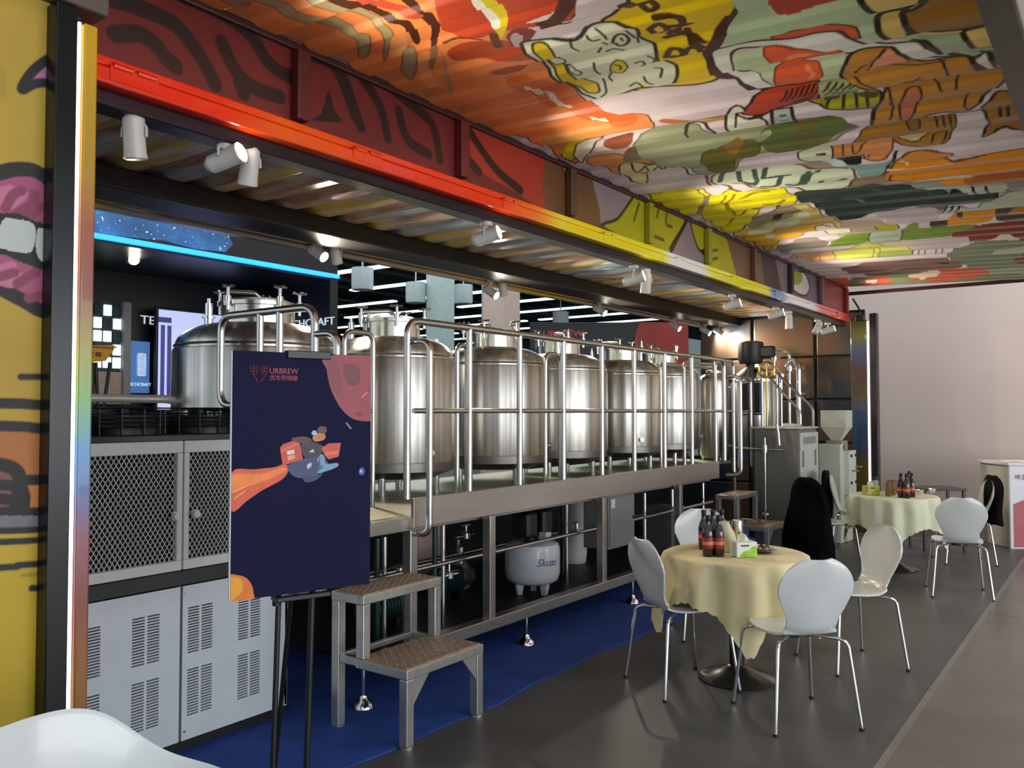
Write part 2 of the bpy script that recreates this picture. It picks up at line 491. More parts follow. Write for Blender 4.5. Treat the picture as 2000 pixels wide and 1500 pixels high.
M.poly('B', '#f89a60', [(480, 200), (530, 190), (560, 260), (510, 300), (460, 300)]); M.poly('B', '#f89a60', [(620, 300), (680, 280), (670, 380), (720, 440), (770, 500), (700, 490), (630, 420)])
M.stroke('B', K, [(760, 230), (860, 200), (980, 210)], .005); M.stroke('B', '#b08060', [(750, 280), (770, 380), (800, 450), (800, 520)], .008)
M.poly('B', '#d8c41c', [(960, -20), (1040, -20), (1090, 40), (1120, 110), (1085, 200), (1060, 170), (1010, 120), (980, 60)])
M.poly('B', '#e6e4d4', [(915, -10), (970, -10), (1020, 60), (1080, 130), (1040, 150), (985, 90)])
M.poly('B', '#e4d8c8', [(1220, 115), (1320, 75), (1405, 48), (1390, 75), (1300, 105)])
M.poly('B', '#3a1a18', [(1270, 122), (1370, 102), (1480, 138), (1380, 150)])
M.stroke('B', '#5a3020', [(1040, 180), (1065, 270)], .02)
M.poly('B', '#7c3026', [(1110, 190), (1170, 145), (1260, 150), (1275, 195), (1200, 260), (1140, 270)]); M.poly('B', '#b8a4aa', [(1130, 210), (1160, 170), (1200, 200), (1200, 260), (1160, 275)])
for q in ([(1210, 470), (1250, 480), (1320, 525), (1290, 540), (1230, 500)], [(1320, 520), (1380, 532), (1480, 608), (1430, 606), (1380, 560)], [(1575, 640), (1620, 650), (1685, 688), (1620, 680)]):
    M.poly('B', '#ead8c4', q)
M.poly('B', '#e0cc10', [(1420, 850), (1480, 780), (1560, 790), (1500, 890), (1450, 900)], K, .005)
M.poly('B', '#e8e4d0', [(1490, 880), (1500, 820), (1560, 790), (1650, 775), (1600, 810), (1540, 900)], K, .005)
M.poly('B', '#c89048', [(1300, 780), (1440, 740), (1640, 760), (1480, 780), (1420, 850)])
# --- tan shape beside it and small crown
M.poly('B', '#d89058', [(1560, 900), (1660, 870), (1880, 870), (1920, 930), (1840, 1010), (1720, 960)], '#6a4020', .005)
M.poly('B', '#8c4a34', [(1650, 800), (1760, 760), (1820, 750), (1800, 800), (1740, 830)]); M.poly('B', '#7a5a52', [(1760, 880), (1840, 800), (1940, 770), (2000, 800), (1990, 860), (1860, 900)])
M.poly('E', '#ddd0a8', [(530, 150), (580, 125), (700, 130), (800, 120), (780, 160), (640, 180), (700, 200), (680, 240), (560, 200)], K, .006)
M.stroke('E', K, [(600, 130), (640, 170), (690, 135), (720, 170), (770, 130), (800, 160), (830, 120), (870, 150)], .008)
M.stroke('E', K, [(800, 0), (805, 90), (870, 130), (930, 160), (970, 185), (1040, 175)], .008)
# --- gold medallion with pale scroll
M.poly('P', '#dcbc0c', [(1174, 50), (1200, 30), (1226, 0), (1260, -60), (1450, -60), (1440, 14), (1420, 45), (1390, 95), (1395, 130), (1405, 155), (1366, 168), (1300, 172), (1240, 172), (1200, 150), (1180, 100)], K, .009)
M.poly('B', '#d2d4bc', [(1200, 250), (1320, 232), (1500, 212), (1590, 150), (1680, 136), (1760, 140), (1840, 150), (1860, 220), (1940, 260), (1960, 330), (2050, 370), (2065, 410), (2030, 470), (1960, 475), (1850, 480), (1740, 520), (1640, 545), (1560, 520), (1480, 490), (1380, 430), (1300, 340), (1220, 290)], '#2c2a20', .009)
M.poly('B', '#d4b818', [(1255, 262), (1345, 250), (1400, 330), (1500, 430), (1625, 480), (1600, 510), (1450, 470), (1380, 390), (1320, 330)], '#2c2a20', .006)
M.poly('B', '#d2d4bc', [(1340, 330), (1420, 340), (1440, 360), (1380, 370)], '#2c2a20', .005); M.poly('B', '#d2d4bc', [(1450, 370), (1530, 390), (1500, 410)], '#2c2a20', .005)
M.dot('B', '#d8c030', (1740, 372), 48, '#4a4424', .005); M.dot('B', None, (1752, 222), 46, '#2c2a20', .008)
for p in ([(1470, 225), (1480, 255), (1515, 270)], [(1560, 195), (1590, 215), (1630, 208)], [(1610, 170), (1650, 180), (1670, 205)], [(1670, 300), (1710, 285), (1765, 292)], [(1625, 305), (1640, 280)],
          [(1600, 350), (1610, 385), (1650, 405), (1695, 392)], [(1830, 340), (1870, 330), (1890, 360), (1870, 380)], [(1880, 430), (1900, 450), (1930, 460)], [(1705, 410), (1685, 440), (1700, 460)],
          [(1750, 200), (1770, 230), (1735, 245)], [(1720, 350), (1750, 360), (1740, 395)], [(1900, 300), (1940, 320), (1920, 350)], [(1940, 390), (1980, 395), (1970, 420)], [(1800, 470), (1840, 450), (1880, 480)],
          [(1540, 180), (1560, 160)], [(1650, 225), (1690, 240)], [(1780, 160), (1830, 200), (1850, 250)], [(1650, 450), (1670, 500), (1640, 530)]):
    M.stroke('B', '#2c2a20', p, .006)
BR = '#4a2a12'
for p in ([(0, 305), (100, 300), (205, 292)], [(5, 300), (30, 262), (85, 265), (100, 300)], [(100, 300), (130, 256), (185, 258), (202, 292)],
          [(0, 222), (110, 200), (215, 222)], [(10, 180), (90, 190), (205, 250)], [(120, 175), (150, 240)], [(0, 135), (70, 130), (140, 122)], [(-60, 95), (40, 80), (95, 110), (60, 190)],
          [(30, 80), (90, 85), (85, 150), (20, 200)], [(-90, 150), (-40, 120), (10, 150), (-30, 190), (-90, 150)], [(-140, 40), (-90, 20), (-50, 50), (-90, 75), (-140, 40)], [(-250, 20), (-200, 5), (-170, 30), (-210, 50), (-250, 20)]):
    M.stroke('C', BR, p, .015)
for p in ([(480, -60), (400, 70), (330, 160), (245, 285), (265, 350), (290, 410), (330, 440), (420, 440), (500, 490), (600, 512)], [(-500, -60), (-580, 60), (-660, 140)]):
    M.stroke('C', '#4c2a24', p, .030)
# --- green field, white ribbon, hearts
M.poly('C', '#aec49c', [(500, -80), (1880, -80), (1910, 100), (1950, 380), (1890, 390), (1700, 330), (1400, 245), (1080, 210), (990, 190), (700, 230), (500, 238), (420, 240), (330, 230), (350, 165), (410, 80)])
M.poly('C', '#9cb08c', [(1400, 200), (1660, 190), (1900, 250), (1950, 400), (1850, 330), (1700, 300), (1500, 260)])
M.poly('C', '#ac3c24', [(600, -60), (1030, -60), (1000, 0), (860, 40), (700, 85), (610, 82)])
M.poly('C', '#cc5630', [(590, 225), (700, 160), (850, 148), (1040, 158), (1085, 200), (990, 200), (850, 205), (700, 235)], K, .005)
M.poly('C', '#d8d8ce', [(250, 310), (350, 270), (500, 242), (700, 228), (850, 195), (990, 190), (1090, 225), (1220, 255), (1390, 245), (1480, 265), (1600, 320), (1720, 330), (1800, 300), (1850, 340), (1910, 385), (1780, 380), (1650, 330), (1500, 330), (1380, 320), (1300, 285), (1150, 285), (1010, 310), (880, 285), (780, 265), (680, 262), (540, 275), (420, 282), (370, 310), (380, 350), (390, 390), (430, 410), (500, 405), (560, 440), (645, 490), (560, 502), (450, 462), (380, 440), (310, 400)], '#40302a', .009)
M.poly('C', '#b8c8a2', [(385, 310), (540, 275), (680, 262), (880, 285), (1000, 305), (1000, 340), (975, 440), (870, 490), (700, 490), (640, 485), (560, 440), (490, 405), (400, 402), (382, 350)])
M.poly('C', '#dc5c30', [(548, 278), (680, 262), (800, 268), (990, 300), (860, 322), (770, 345), (850, 355), (875, 400), (865, 445), (810, 475), (680, 482), (612, 460), (615, 390), (655, 358), (595, 345)], '#8a3018', .005)
M.stroke('C', '#e68858', [(700, 312), (740, 295), (800, 300)], .02); M.stroke('C', '#e68858', [(790, 375), (825, 405), (790, 440)], .010)
M.stroke('C', K, [(1380, 235), (1490, 250), (1560, 300), (1700, 330), (1800, 380), (1900, 395)], .010); M.stroke('C', K, [(1760, 300), (1800, 310), (1850, 370), (1900, 385)], .008)
# --- tan loops and brown block at the outer edge
M.poly('C', '#d8bc70', [(1070, -40), (1100, 10), (1150, 55), (1250, 70), (1340, 60), (1420, 10), (1400, -60)], K, .013)
M.poly('C', '#d4b868', [(1180, 135), (1195, 95), (1250, 75), (1340, 65), (1320, 95), (1360, 170), (1330, 205), (1280, 215), (1210, 190)], K, .013)
M.poly('C', '#96681c', [(1320, 95), (1380, 70), (1440, 30), (1500, -60), (1840, -60), (1870, 60), (1880, 125), (1650, 180), (1500, 190), (1400, 180)], K, .012)
M.poly('C', '#d8bc70', [(1660, 190), (1780, 160), (1885, 135), (1890, 190), (1860, 240), (1800, 262), (1720, 255), (1690, 220)], K, .012)
M.stroke('C', '#d8c078', [(1420, 198), (1520, 200), (1640, 190)], .009)
# --- brown muzzle figure
M.poly('C', '#b87e2c', [(980, 440), (1000, 350), (1080, 292), (1200, 275), (1290, 282), (1360, 330), (1450, 352), (1680, 325), (1760, 390), (1930, 385), (1900, 430), (1700, 600), (1560, 615), (1450, 640), (1310, 720), (1200, 700), (1150, 690), (1170, 600), (1230, 500), (1130, 490), (1050, 470)], K, .009)
M.poly('C', '#dc9068', [(1140, 405), (1155, 340), (1220, 295), (1270, 285), (1360, 335), (1300, 352), (1200, 368)])
M.poly('C', '#b86a48', [(1305, 610), (1330, 525), (1390, 492), (1430, 515), (1405, 590), (1335, 680)], K, .006)
M.poly('C', '#a0701f', [(1040, 790), (1120, 720), (1200, 690), (1400, 650), (1600, 640), (1610, 720), (1540, 800), (1400, 810), (1260, 795), (1000, 805)], K, .005)
M.poly('C', '#cbb890', [(1290, 750), (1400, 745), (1480, 730), (1420, 780), (1320, 785)], K, .005); M.poly('C', '#7a6030', [(1340, 690), (1400, 670), (1420, 700), (1380, 720)], K, .005)
for p in ([(1060, 420), (1080, 372), (1120, 350)], [(1130, 400), (1160, 330), (1225, 285)], [(1520, 340), (1560, 370), (1580, 420)], [(1665, 400), (1630, 440), (1620, 490)], [(1280, 470), (1380, 440), (1480, 440), (1540, 500)],
          [(1050, 440), (1200, 492), (1300, 482), (1420, 420)], [(1240, 490), (1270, 600), (1250, 660)], [(1250, 370), (1400, 375), (1560, 350)], [(1690, 530), (1670, 590), (1750, 625), (1620, 640)], [(1180, 600), (1150, 690)], [(1260, 540), (1250, 590)],
          [(1500, 650), (1520, 700)], [(1540, 645), (1560, 700)], [(1580, 640), (1600, 710)], [(1480, 790), (1510, 750), (1570, 745), (1540, 790)]):
    M.stroke('C', K, p, .006)
M.poly('C', '#a06c22', [(1760, 600), (1830, 540), (1900, 518), (2200, 570), (2200, 720), (1900, 712), (1770, 755), (1810, 680)], K, .008)
M.stroke('C', K, [(1860, 600), (1870, 640)], .008); M.stroke('C', K, [(1910, 595), (1912, 640)], .008)
# --- red beak with hatching, olive helmet shapes
M.poly('C', '#b43e22', [(420, 640), (480, 560), (560, 510), (640, 490), (750, 480), (860, 465), (850, 540), (760, 580), (640, 610), (530, 650)], K, .008)
for i in range(7): M.stroke('C', K, [(640 + i * 32, 560 - i * 8), (680 + i * 32, 515 - i * 8)], .006)
for i in range(4): M.stroke('C', K, [(690 + i * 32, 580 - i * 10), (730 + i * 32, 550 - i * 10)], .006)
M.poly('C', '#98a474', [(860, 470), (960, 450), (1060, 472), (1070, 500), (880, 530)])
for i in range(5):
    M.stroke('C', K, [(880 + i * 36, 500 - i * 4), (920 + i * 36, 470 - i * 2)], .006); M.stroke('C', K, [(890 + i * 36, 520 - i * 3), (925 + i * 36, 500 - i * 2)], .005)
M.poly('C', '#9c9c12', [(790, 560), (880, 535), (1000, 520), (1190, 515), (1180, 580), (1080, 598), (980, 602), (850, 590)], K, .008)
for p in ([(940, 530), (900, 590)], [(1000, 525), (990, 595)], [(1060, 525), (1070, 590)], [(1120, 520), (1130, 585)]): M.stroke('C', K, p, .008)
M.poly('C', '#4a4a20', [(900, 545), (970, 535), (960, 560), (890, 570)]); M.poly('C', '#4a4a20', [(1080, 530), (1180, 522), (1180, 545), (1090, 550)])
M.stroke('C', '#c8603c', [(0, 665), (150, 672), (340, 650)], .035)
M.stroke('C', '#a89c20', [(220, 690), (330, 670)], .02)
M.poly('C', '#949a7a', [(0, 705), (130, 690), (290, 740), (420, 720), (520, 680), (620, 690), (700, 660), (870, 650), (1080, 700), (980, 760), (850, 800), (700, 850), (600, 840), (520, 850), (420, 900), (360, 960), (200, 965), (100, 935), (-100, 900), (-180, 800), (-60, 720)], '#5a563a', .005)
M.poly('C', '#5c6a34', [(500, 780), (600, 700), (740, 672), (880, 655), (1070, 700), (950, 760), (830, 810), (650, 845), (560, 830)])
M.poly('C', '#98a474', [(500, 770), (560, 735), (590, 740), (520, 790)]); M.stroke('C', '#7a5a20', [(760, 690), (740, 740), (770, 800)], .010); M.stroke('C', '#7a5a20', [(830, 680), (800, 740), (850, 790)], .010)
M.poly('C', '#66601f', [(205, 870), (260, 840), (330, 800), (480, 770), (530, 820), (480, 870), (400, 890), (370, 950), (280, 955), (205, 920)], '#4a4620', .005)
M.poly('C', '#8a6a28', [(320, 810), (400, 765), (440, 790), (400, 850), (340, 850)])
M.stroke('C', '#3a3020', [(110, 740), (130, 700), (200, 690), (290, 740)], .010); M.stroke('C', '#3a3020', [(110, 740), (140, 770)], .008)
M.poly('C', '#d4d8c4', [(340, 650), (365, 595), (410, 580), (445, 610), (400, 645), (440, 665), (540, 655), (565, 690), (480, 712), (350, 722)], K, .008)
M.stroke('C', K, [(395, 640), (390, 700)], .006)
M.poly('C', '#aab2b0', [(590, 625), (700, 608), (730, 690), (600, 695)], K, .010, False); M.stroke('C', K, [(640, 640), (670, 635)], .006); M.stroke('C', K, [(640, 665), (680, 660)], .006)
# --- clasped hands, sleeve, small banners
M.poly('C', '#d08850', [(930, 820), (1040, 790), (1250, 755), (1262, 830), (1230, 880), (1100, 890), (1060, 860), (940, 870)], '#5a3418', .006)
for p in ([(990, 810), (990, 860)], [(1040, 820), (1050, 850)], [(1060, 850), (1130, 790)], [(1100, 850), (1110, 890)], [(1150, 850), (1130, 885)]): M.stroke('C', '#5a3418', p, .006)
M.poly('C', '#d0d4bc', [(740, 860), (800, 840), (915, 818), (925, 882), (820, 892), (755, 885)], K, .006); M.stroke('C', K, [(845, 860), (890, 855)], .008)
M.poly('C', '#9a8676', [(700, 915), (860, 895), (1020, 925), (940, 935), (800, 935)])
M.poly('C', '#7e9e9c', [(820, 890), (940, 892), (1060, 910), (1220, 900), (1290, 862), (1240, 960), (1100, 982), (1020, 930)])
M.poly('C', '#b8ccc8', [(830, 895), (940, 890), (1010, 912), (960, 922)]); M.poly('C', '#1c1a18', [(935, 885), (1080, 868), (1085, 908), (1000, 908)]); M.stroke('C', K, [(1290, 850), (1240, 940), (1190, 980)], .010)
M.poly('C', '#d48418', [(1205, 980), (1270, 930), (1290, 885), (1400, 850), (1600, 848), (1600, 900), (2200, 820), (2200, 1015), (1900, 1032), (1500, 1025), (1300, 1003), (1220, 1005)], '#5a3410', .008)
M.poly('C', '#a85c18', [(1690, 985), (1900, 950), (2200, 915), (2200, 1025), (1720, 1032)]); M.poly('C', '#c8c4a4', [(1500, 988), (1690, 968), (1700, 1002), (1390, 1010)])
M.stroke('C', '#e8d8b0', [(1240, 945), (1400, 930), (1600, 905)], .008); M.stroke('C', '#e8d8b0', [(1320, 890), (1350, 925)], .009); M.stroke('C', '#5a3410', [(1220, 970), (1260, 985), (1250, 1000)], .008)
M.poly('C', '#8a7466', [(1050, 990), (1190, 975), (1230, 1010), (1160, 1030), (1020, 1040)])
# --- white lettered banner
M.poly('C', '#c8d0ba', [(255, 1000), (330, 962), (480, 940), (660, 918), (800, 935), (1000, 930), (1062, 985), (1015, 1035), (900, 1060), (760, 1056), (600, 1046), (420, 1032), (300, 1025)], '#5a4034', .009)
for p in ([(300, 1008), (335, 952)], [(400, 950), (425, 1015), (470, 1030), (512, 1018), (488, 945)], [(560, 945), (545, 990), (590, 980)], [(570, 990), (645, 978), (620, 1028), (540, 1034)], [(620, 975), (690, 968)],
          [(680, 1022), (745, 1020), (800, 950)], [(770, 1022), (800, 990), (855, 943)], [(835, 1028), (920, 1015), (1000, 990)], [(840, 1025), (875, 1003)]):
    M.stroke('C', '#3c5244', p, .017)
M.stroke('C', '#5a4034', [(225, 985), (250, 1025), (330, 1040), (420, 1060)], .012)
# --- dark teal field and grey strips
M.poly('D', '#2f3e38', [(510, 120), (600, 100), (900, 80), (1050, 55), (1400, 100), (1560, 125), (1820, 125), (1720, 190), (1300, 200), (1060, 250), (900, 282), (780, 285), (640, 200), (560, 180)], '#1c2420', .010)
M.poly('D', '#8c8a84', [(1050, 55), (1200, 45), (1600, 65), (2200, 60), (2200, 120), (1820, 130), (1560, 125), (1350, 90)])
M.poly('D', '#b4bcaa', [(1350, 85), (1500, 70), (1860, 65), (1860, 120), (1700, 125), (1500, 110)]); M.poly('D', '#1c2420', [(1540, 105), (1640, 120), (1600, 145), (1520, 130)])
for x in (1660, 1750, 1890): M.stroke('D', K, [(x, 90), (x + 30, 125)], .010)
M.stroke('D', '#6a8078', [(650, 190), (800, 170), (960, 175)], .008); M.poly('D', '#1a1c24', [(720, 150), (780, 140), (820, 160), (760, 172)])
M.stroke('D', '#4a5c54', [(700, 130), (1000, 105), (1300, 120), (1600, 150)], .008); M.stroke('D', '#1c2420', [(900, 230), (1200, 185), (1500, 175)], .006)
# --- yellow leaf
M.poly('D', '#dcd010', [(-70, 110), (0, 140), (80, 92), (160, 112), (250, 90), (400, 90), (520, 150), (470, 200), (300, 220), (200, 330), (70, 385), (40, 362), (-60, 300), (-190, 200), (-120, 110)], '#6a5a10', .006)
M.poly('E', '#dcd010', [(700, 300), (760, 315), (850, 285), (960, 280), (1060, 320), (1030, 390), (980, 445), (860, 400), (760, 360)], '#6a5a10', .006)
M.poly('E', '#8a7c5c', [(1060, 320), (1090, 320), (1030, 420), (990, 440)])
for p in ([(150, 152), (240, 130), (340, 118)], [(180, 185), (300, 165), (480, 140)], [(220, 230), (300, 205), (440, 170)], [(60, 150), (20, 190), (90, 215)], [(120, 140), (60, 190), (120, 240)], [(30, 180), (120, 260), (200, 240)], [(240, 120), (380, 110)], [(60, 330), (120, 290), (180, 270)], [(300, 190), (420, 180)]):
    M.stroke('D', '#8a6a10', p, .010)
M.poly('D', '#6a4a14', [(380, 200), (420, 190), (410, 220), (385, 225)]); M.poly('D', '#6a4a14', [(220, 225), (270, 210), (280, 230), (240, 240)])
# --- far end of the canopy
M.poly('D', '#d0b868', [(180, 345), (300, 255), (480, 212), (620, 210), (700, 270), (800, 300), (800, 342), (680, 322), (400, 402), (330, 485), (240, 452), (110, 392)], K, .005)
M.poly('D', '#8a8068', [(200, 320), (320, 250), (480, 215), (560, 240), (400, 300), (240, 350)]); M.stroke('D', '#3a3020', [(380, 290), (440, 250), (530, 235)], .03)
M.poly('D', '#dcd8b8', [(215, 375), (450, 302), (560, 252), (610, 280), (420, 352), (240, 392)])
M.poly('D', '#dca82c', [(130, 395), (300, 392), (450, 342), (620, 318), (700, 332), (560, 392), (400, 442), (340, 492), (230, 442)], '#6a4a18', .005)
M.poly('D', '#e0dcc8', [(310, 390), (370, 380), (380, 405), (320, 412)]); M.poly('D', '#e0dcc8', [(640, 345), (760, 340), (880, 370), (760, 385), (680, 370)], K, .005)
M.poly('D', '#a89888', [(820, 322), (1040, 302), (1180, 340), (1000, 372), (860, 362)]); M.poly('D', '#b8b48c', [(820, 380), (1000, 365), (1050, 385), (900, 400), (790, 410)])
M.poly('D', '#bcaeb2', [(1040, 262), (1260, 200), (1340, 212), (1445, 220), (1420, 300), (1150, 332), (1090, 285)])
M.poly('D', '#686460', [(1300, 195), (1500, 190), (1460, 230), (1340, 215)])
M.poly('D', '#b2bea8', [(1440, 235), (1560, 215), (1700, 210), (1850, 140), (2100, 105), (2100, 165), (1850, 215), (1700, 240), (1500, 250)], '#4a4a3c', .005)
for x in (1460, 1500, 1540): M.stroke('D', K, [(x, 250), (x + 40, 215)], .008)
M.poly('D', '#cc881c', [(1470, 312), (1540, 265), (1700, 232), (1845, 230), (1820, 282), (1650, 322), (1530, 330)]); M.poly('D', '#4a3a20', [(1560, 262), (1600, 255), (1590, 280)])
M.poly('D', '#4c4034', [(1840, 225), (2100, 200), (2100, 300), (1900, 300), (1820, 290)]); M.poly('D', '#b87820', [(1900, 240), (2100, 200), (2100, 225), (1950, 260)])
M.poly('D', '#68645c', [(1880, 300), (2100, 270), (2100, 330), (1900, 340)])
M.poly('D', '#6e8a30', [(1185, 365), (1320, 320), (1560, 340), (1700, 340), (1560, 390), (1200, 422)]); M.poly('D', '#a8a018', [(1020, 345), (1120, 330), (1190, 345), (1100, 362)], K, .005)
M.poly('D', '#bcb0b4', [(1320, 312), (1400, 308), (1395, 342), (1325, 345)]); M.poly('D', '#3c3830', [(1395, 310), (1480, 300), (1500, 330), (1400, 340)])
M.poly('D', '#728e2e', [(740, 452), (800, 412), (1000, 390), (1022, 420), (900, 452), (720, 472)]); M.poly('D', '#a8b8a4', [(1000, 392), (1190, 365), (1185, 430), (1010, 442)], K, .005)
M.poly('D', '#7c3628', [(1535, 392), (1680, 342), (2100, 315), (2100, 425), (1840, 442), (1680, 445), (1560, 415)])
M.poly('D', '#bcb0b0', [(1270, 445), (1400, 412), (1540, 402), (1650, 428), (1500, 482), (1280, 482)]); M.poly('D', '#d0ccb0', [(1640, 470), (1860, 400), (1980, 420), (1900, 460), (1700, 490)])
M.poly('D', '#8c8078', [(380, 480), (560, 420), (720, 430), (700, 470), (560, 480), (440, 510)])
M.poly('D', '#ccb498', [(820, 465), (1040, 445), (1270, 428), (1270, 450), (1050, 465)])
M.poly('D', '#c4c85c', [(750, 512), (900, 472), (1060, 460), (1260, 482), (1250, 522), (1000, 545), (780, 552)], '#6a5a28', .005)
M.poly('D', '#9cae58', [(1060, 500), (1250, 490), (1250, 522), (1060, 540)])
for x in (1000, 1040): M.stroke('D', '#8a6a30', [(x, 470), (x + 25, 500), (x + 10, 540)], .005)
M.poly('D', '#dca468', [(478, 542), (560, 512), (750, 510), (762, 552), (640, 572), (520, 572)], '#8a5428', .005)
for x in (520, 545, 670): M.stroke('D', '#8a5428', [(x, 530), (x + 5, 560)], .005)
for x in (1270, 1310, 1350, 1420, 1460): M.stroke('D', '#5a5248', [(x, 520), (x + 14, 485)], .006)
M.poly('D', '#707c62', [(1500, 522), (1640, 455), (1980, 432), (2150, 430), (2150, 650), (1800, 645), (1640, 602), (1540, 562)]); M.poly('D', '#a8a894', [(1780, 520), (1900, 480), (2100, 460), (1950, 515)])
M.poly('D', '#803830', [(1930, 560), (2100, 480), (2100, 560), (1960, 580)])
M.poly('D', '#7c5c52', [(740, 622), (960, 582), (1400, 542), (1620, 592), (1300, 642), (1060, 662), (860, 642)]); M.stroke('D', '#4a342c', [(900, 610), (1200, 585), (1500, 580)], .02); M.stroke('D', '#b09080', [(960, 640), (1300, 610)], .008)
M.poly('D', '#d8c6c2', [(420, 540), (700, 580), (860, 645), (850, 685), (740, 692), (560, 640)])
M.poly('D', '#707858', [(850, 692), (1000, 662), (1300, 632), (1640, 612), (2150, 652), (2150, 700), (850, 760)]); M.poly('D', '#8c9878', [(1740, 620), (2150, 600), (2150, 640), (1800, 650)])
M.poly('D', '#bc5438', [(1240, 660), (1350, 640), (1450, 622), (1680, 602), (1780, 642), (1600, 682), (1460, 700), (1300, 690)]); M.poly('D', '#bc5438', [(940, 690), (1060, 665), (1150, 690), (1100, 715), (960, 715)])
M.poly('D', '#d8c8b0', [(1240, 652), (1440, 630), (1440, 655), (1330, 682)]); M.poly('D', '#dcc4bc', [(975, 690), (1040, 685), (1030, 712), (980, 710)]); M.poly('D', '#cc6444', [(735, 692), (850, 680), (862, 735), (800, 750)])
M.C[:, :3] = np.clip(M.C[:, :3] * 1.2, 0, 0.92)
Z = 3.14 - 0.041 * (YR - V) + corr(U) - 0.010
Pw = np.stack([U - AWO[0], V - AWO[1], Z - AWO[2]], 1)
grid_obj('corrugated_sheet', Pw, len(XS), len(YS), M.C, mural_m, awn)
# unseen upper skin added for thickness and to block light; outer tube, end tubes
bm = BM()
for (y0, y1) in ((0.36, YR + 0.02),):
    vs = []
    for X in (XL, 11.25):
        vs.append([bm.verts.new((X, y, AZ(y) + dz)) for y, dz in ((y0, 0.045), (y1, 0.045), (y1, 0.075), (y0, 0.075))])
    for k in range(4): bm.faces.new((vs[0][k], vs[0][(k + 1) % 4], vs[1][(k + 1) % 4], vs[1][k]))
    bm.faces.new(vs[0]); bm.faces.new(vs[1])
obj('upper_light_block', bm, 'dark_beam', awn, AWO)
mat('awning_frame', '#5b554c', 0.45, 0.3, var=0.15)
bm = BM(); bbox(bm, XL, 11.25, 0.28, 0.40, AZ(0.35) - 0.07, AZ(0.35) + 0.07, 0.012); obj('outer_frame', bm, 'awning_frame', awn, AWO)
bm = BM(); bbox(bm, 11.25, 11.28, 0.28, YR, 3.03, 3.075, 0.006); obj('end_frame', bm, 'maroon_trim', awn, AWO)
bm = BM(); bbox(bm, XL, 11.25, YR - 0.022, YR + 0.03, 3.105, 3.14, 0.008); obj('edge_trim', bm, 'maroon_trim', awn, AWO)

# fascia band between rail and canopy
ZS = np.arange(2.775, 3.121, 0.0065)
GX, GZ = np.meshgrid(XS, ZS, indexing='ij'); U = GX.ravel(); V = GZ.ravel()
def to_fas(px, py):
    p = at_Y(px, py, YR); return (p.x, p.z)
B_ = Mural(to_fas, U, V, '#6c2220')
B_.poly('B', '#a63222', [(880, 640), (1390, 890), (1420, 1000), (1340, 1180), (1180, 1080), (900, 900)])
BK = '#26120f'
for p in ([(400, -60), (680, 10), (950, 120), (1080, 260), (1150, 370), (1200, 470)], [(640, 190), (780, 190), (880, 260)], [(1000, -40), (1250, 80), (1400, 200), (1490, 340), (1600, 420), (1690, 430)],
          [(1240, 240), (1300, 370), (1400, 480), (1560, 540)], [(1720, 300), (1860, 360), (1930, 500), (1980, 640)], [(1340, 470), (1360, 520)], [(920, 320), (980, 370)]):
    B_.stroke('A', BK, p, .032)
B_.poly('A', BK, [(1830, 510), (1790, 640), (1740, 670), (1900, 680), (1860, 620)])
for p in ([(170, 360), (230, 500), (300, 710)], [(280, 400), (400, 580), (450, 770)], [(440, 470), (600, 600), (700, 700), (740, 890)], [(510, 620), (560, 780), (680, 860)], [(910, 740), (1050, 940), (1190, 1060)], [(890, 880), (960, 960)], [(40, 200), (200, 300), (330, 380)]):
    B_.stroke('B', BK, p, .028)
B_.poly('B', BK, [(120, 500), (90, 620), (50, 660), (190, 680), (150, 610)])
B_.poly('B', '#6c4628', [(1330, 870), (1420, 880), (1560, 900), (1600, 980), (1620, 1080), (1645, 1250), (1500, 1240), (1330, 1160)])
B_.poly('B', '#b0a012', [(1420, 870), (1500, 890), (1490, 1070), (1440, 980)], BK, .008)
B_.poly('E', '#8c7a80', [(380, 160), (700, 290), (620, 340), (520, 460), (450, 520), (420, 500), (410, 400)])
B_.poly('E', '#a8a012', [(640, 300), (760, 310), (935, 440), (840, 640), (850, 720), (440, 520), (520, 460), (600, 350)], BK, .012)
B_.poly('E', '#8a7880', [(955, 455), (1010, 640), (1060, 690), (1060, 790), (835, 690)], BK, .010, False)
B_.poly('E', '#a8a012', [(970, 440), (1165, 540), (1245, 830), (1060, 770), (1060, 660), (1010, 640)], BK, .012)
for p in ([(650, 370), (620, 470)], [(740, 370), (735, 450)], [(770, 400), (760, 450)], [(820, 420), (815, 490), (850, 510)], [(725, 560), (800, 590)], [(1070, 660), (1130, 650)], [(1070, 715), (1130, 700)]):
    B_.stroke('E', '#5a5210', p, .014)
B_.poly('E', '#70503a', [(1175, 540), (1400, 640), (1425, 890), (1250, 830)], None, 0, False)
B_.poly('E', '#3c2c2e', [(1390, 640), (1480, 690), (1535, 930), (1420, 890)], None, 0, False)
B_.poly('E', '#7c6872', [(1480, 690), (1560, 730), (1550, 930), (1525, 930)], None, 0, False)
B_.poly('E', '#6c586a', [(1555, 720), (1725, 790), (1745, 1020), (1550, 930)], None, 0, False)
B_.poly('E', '#c8c4b8', [(1600, 800), (1660, 790), (1690, 880), (1660, 930), (1590, 890)], BK, .012); B_.poly('E', '#90983c', [(1590, 790), (1640, 790), (1640, 850), (1600, 860)])
B_.poly('E', '#8c2e2a', [(1740, 790), (1930, 870), (1930, 1090), (1745, 1010)], None, 0, False)
Pw = np.stack([U - AWO[0], np.full_like(U, YR) - AWO[1], V], 1)
grid_obj('fascia_sheet', Pw, len(XS), len(ZS), B_.C, mural_m, awn)
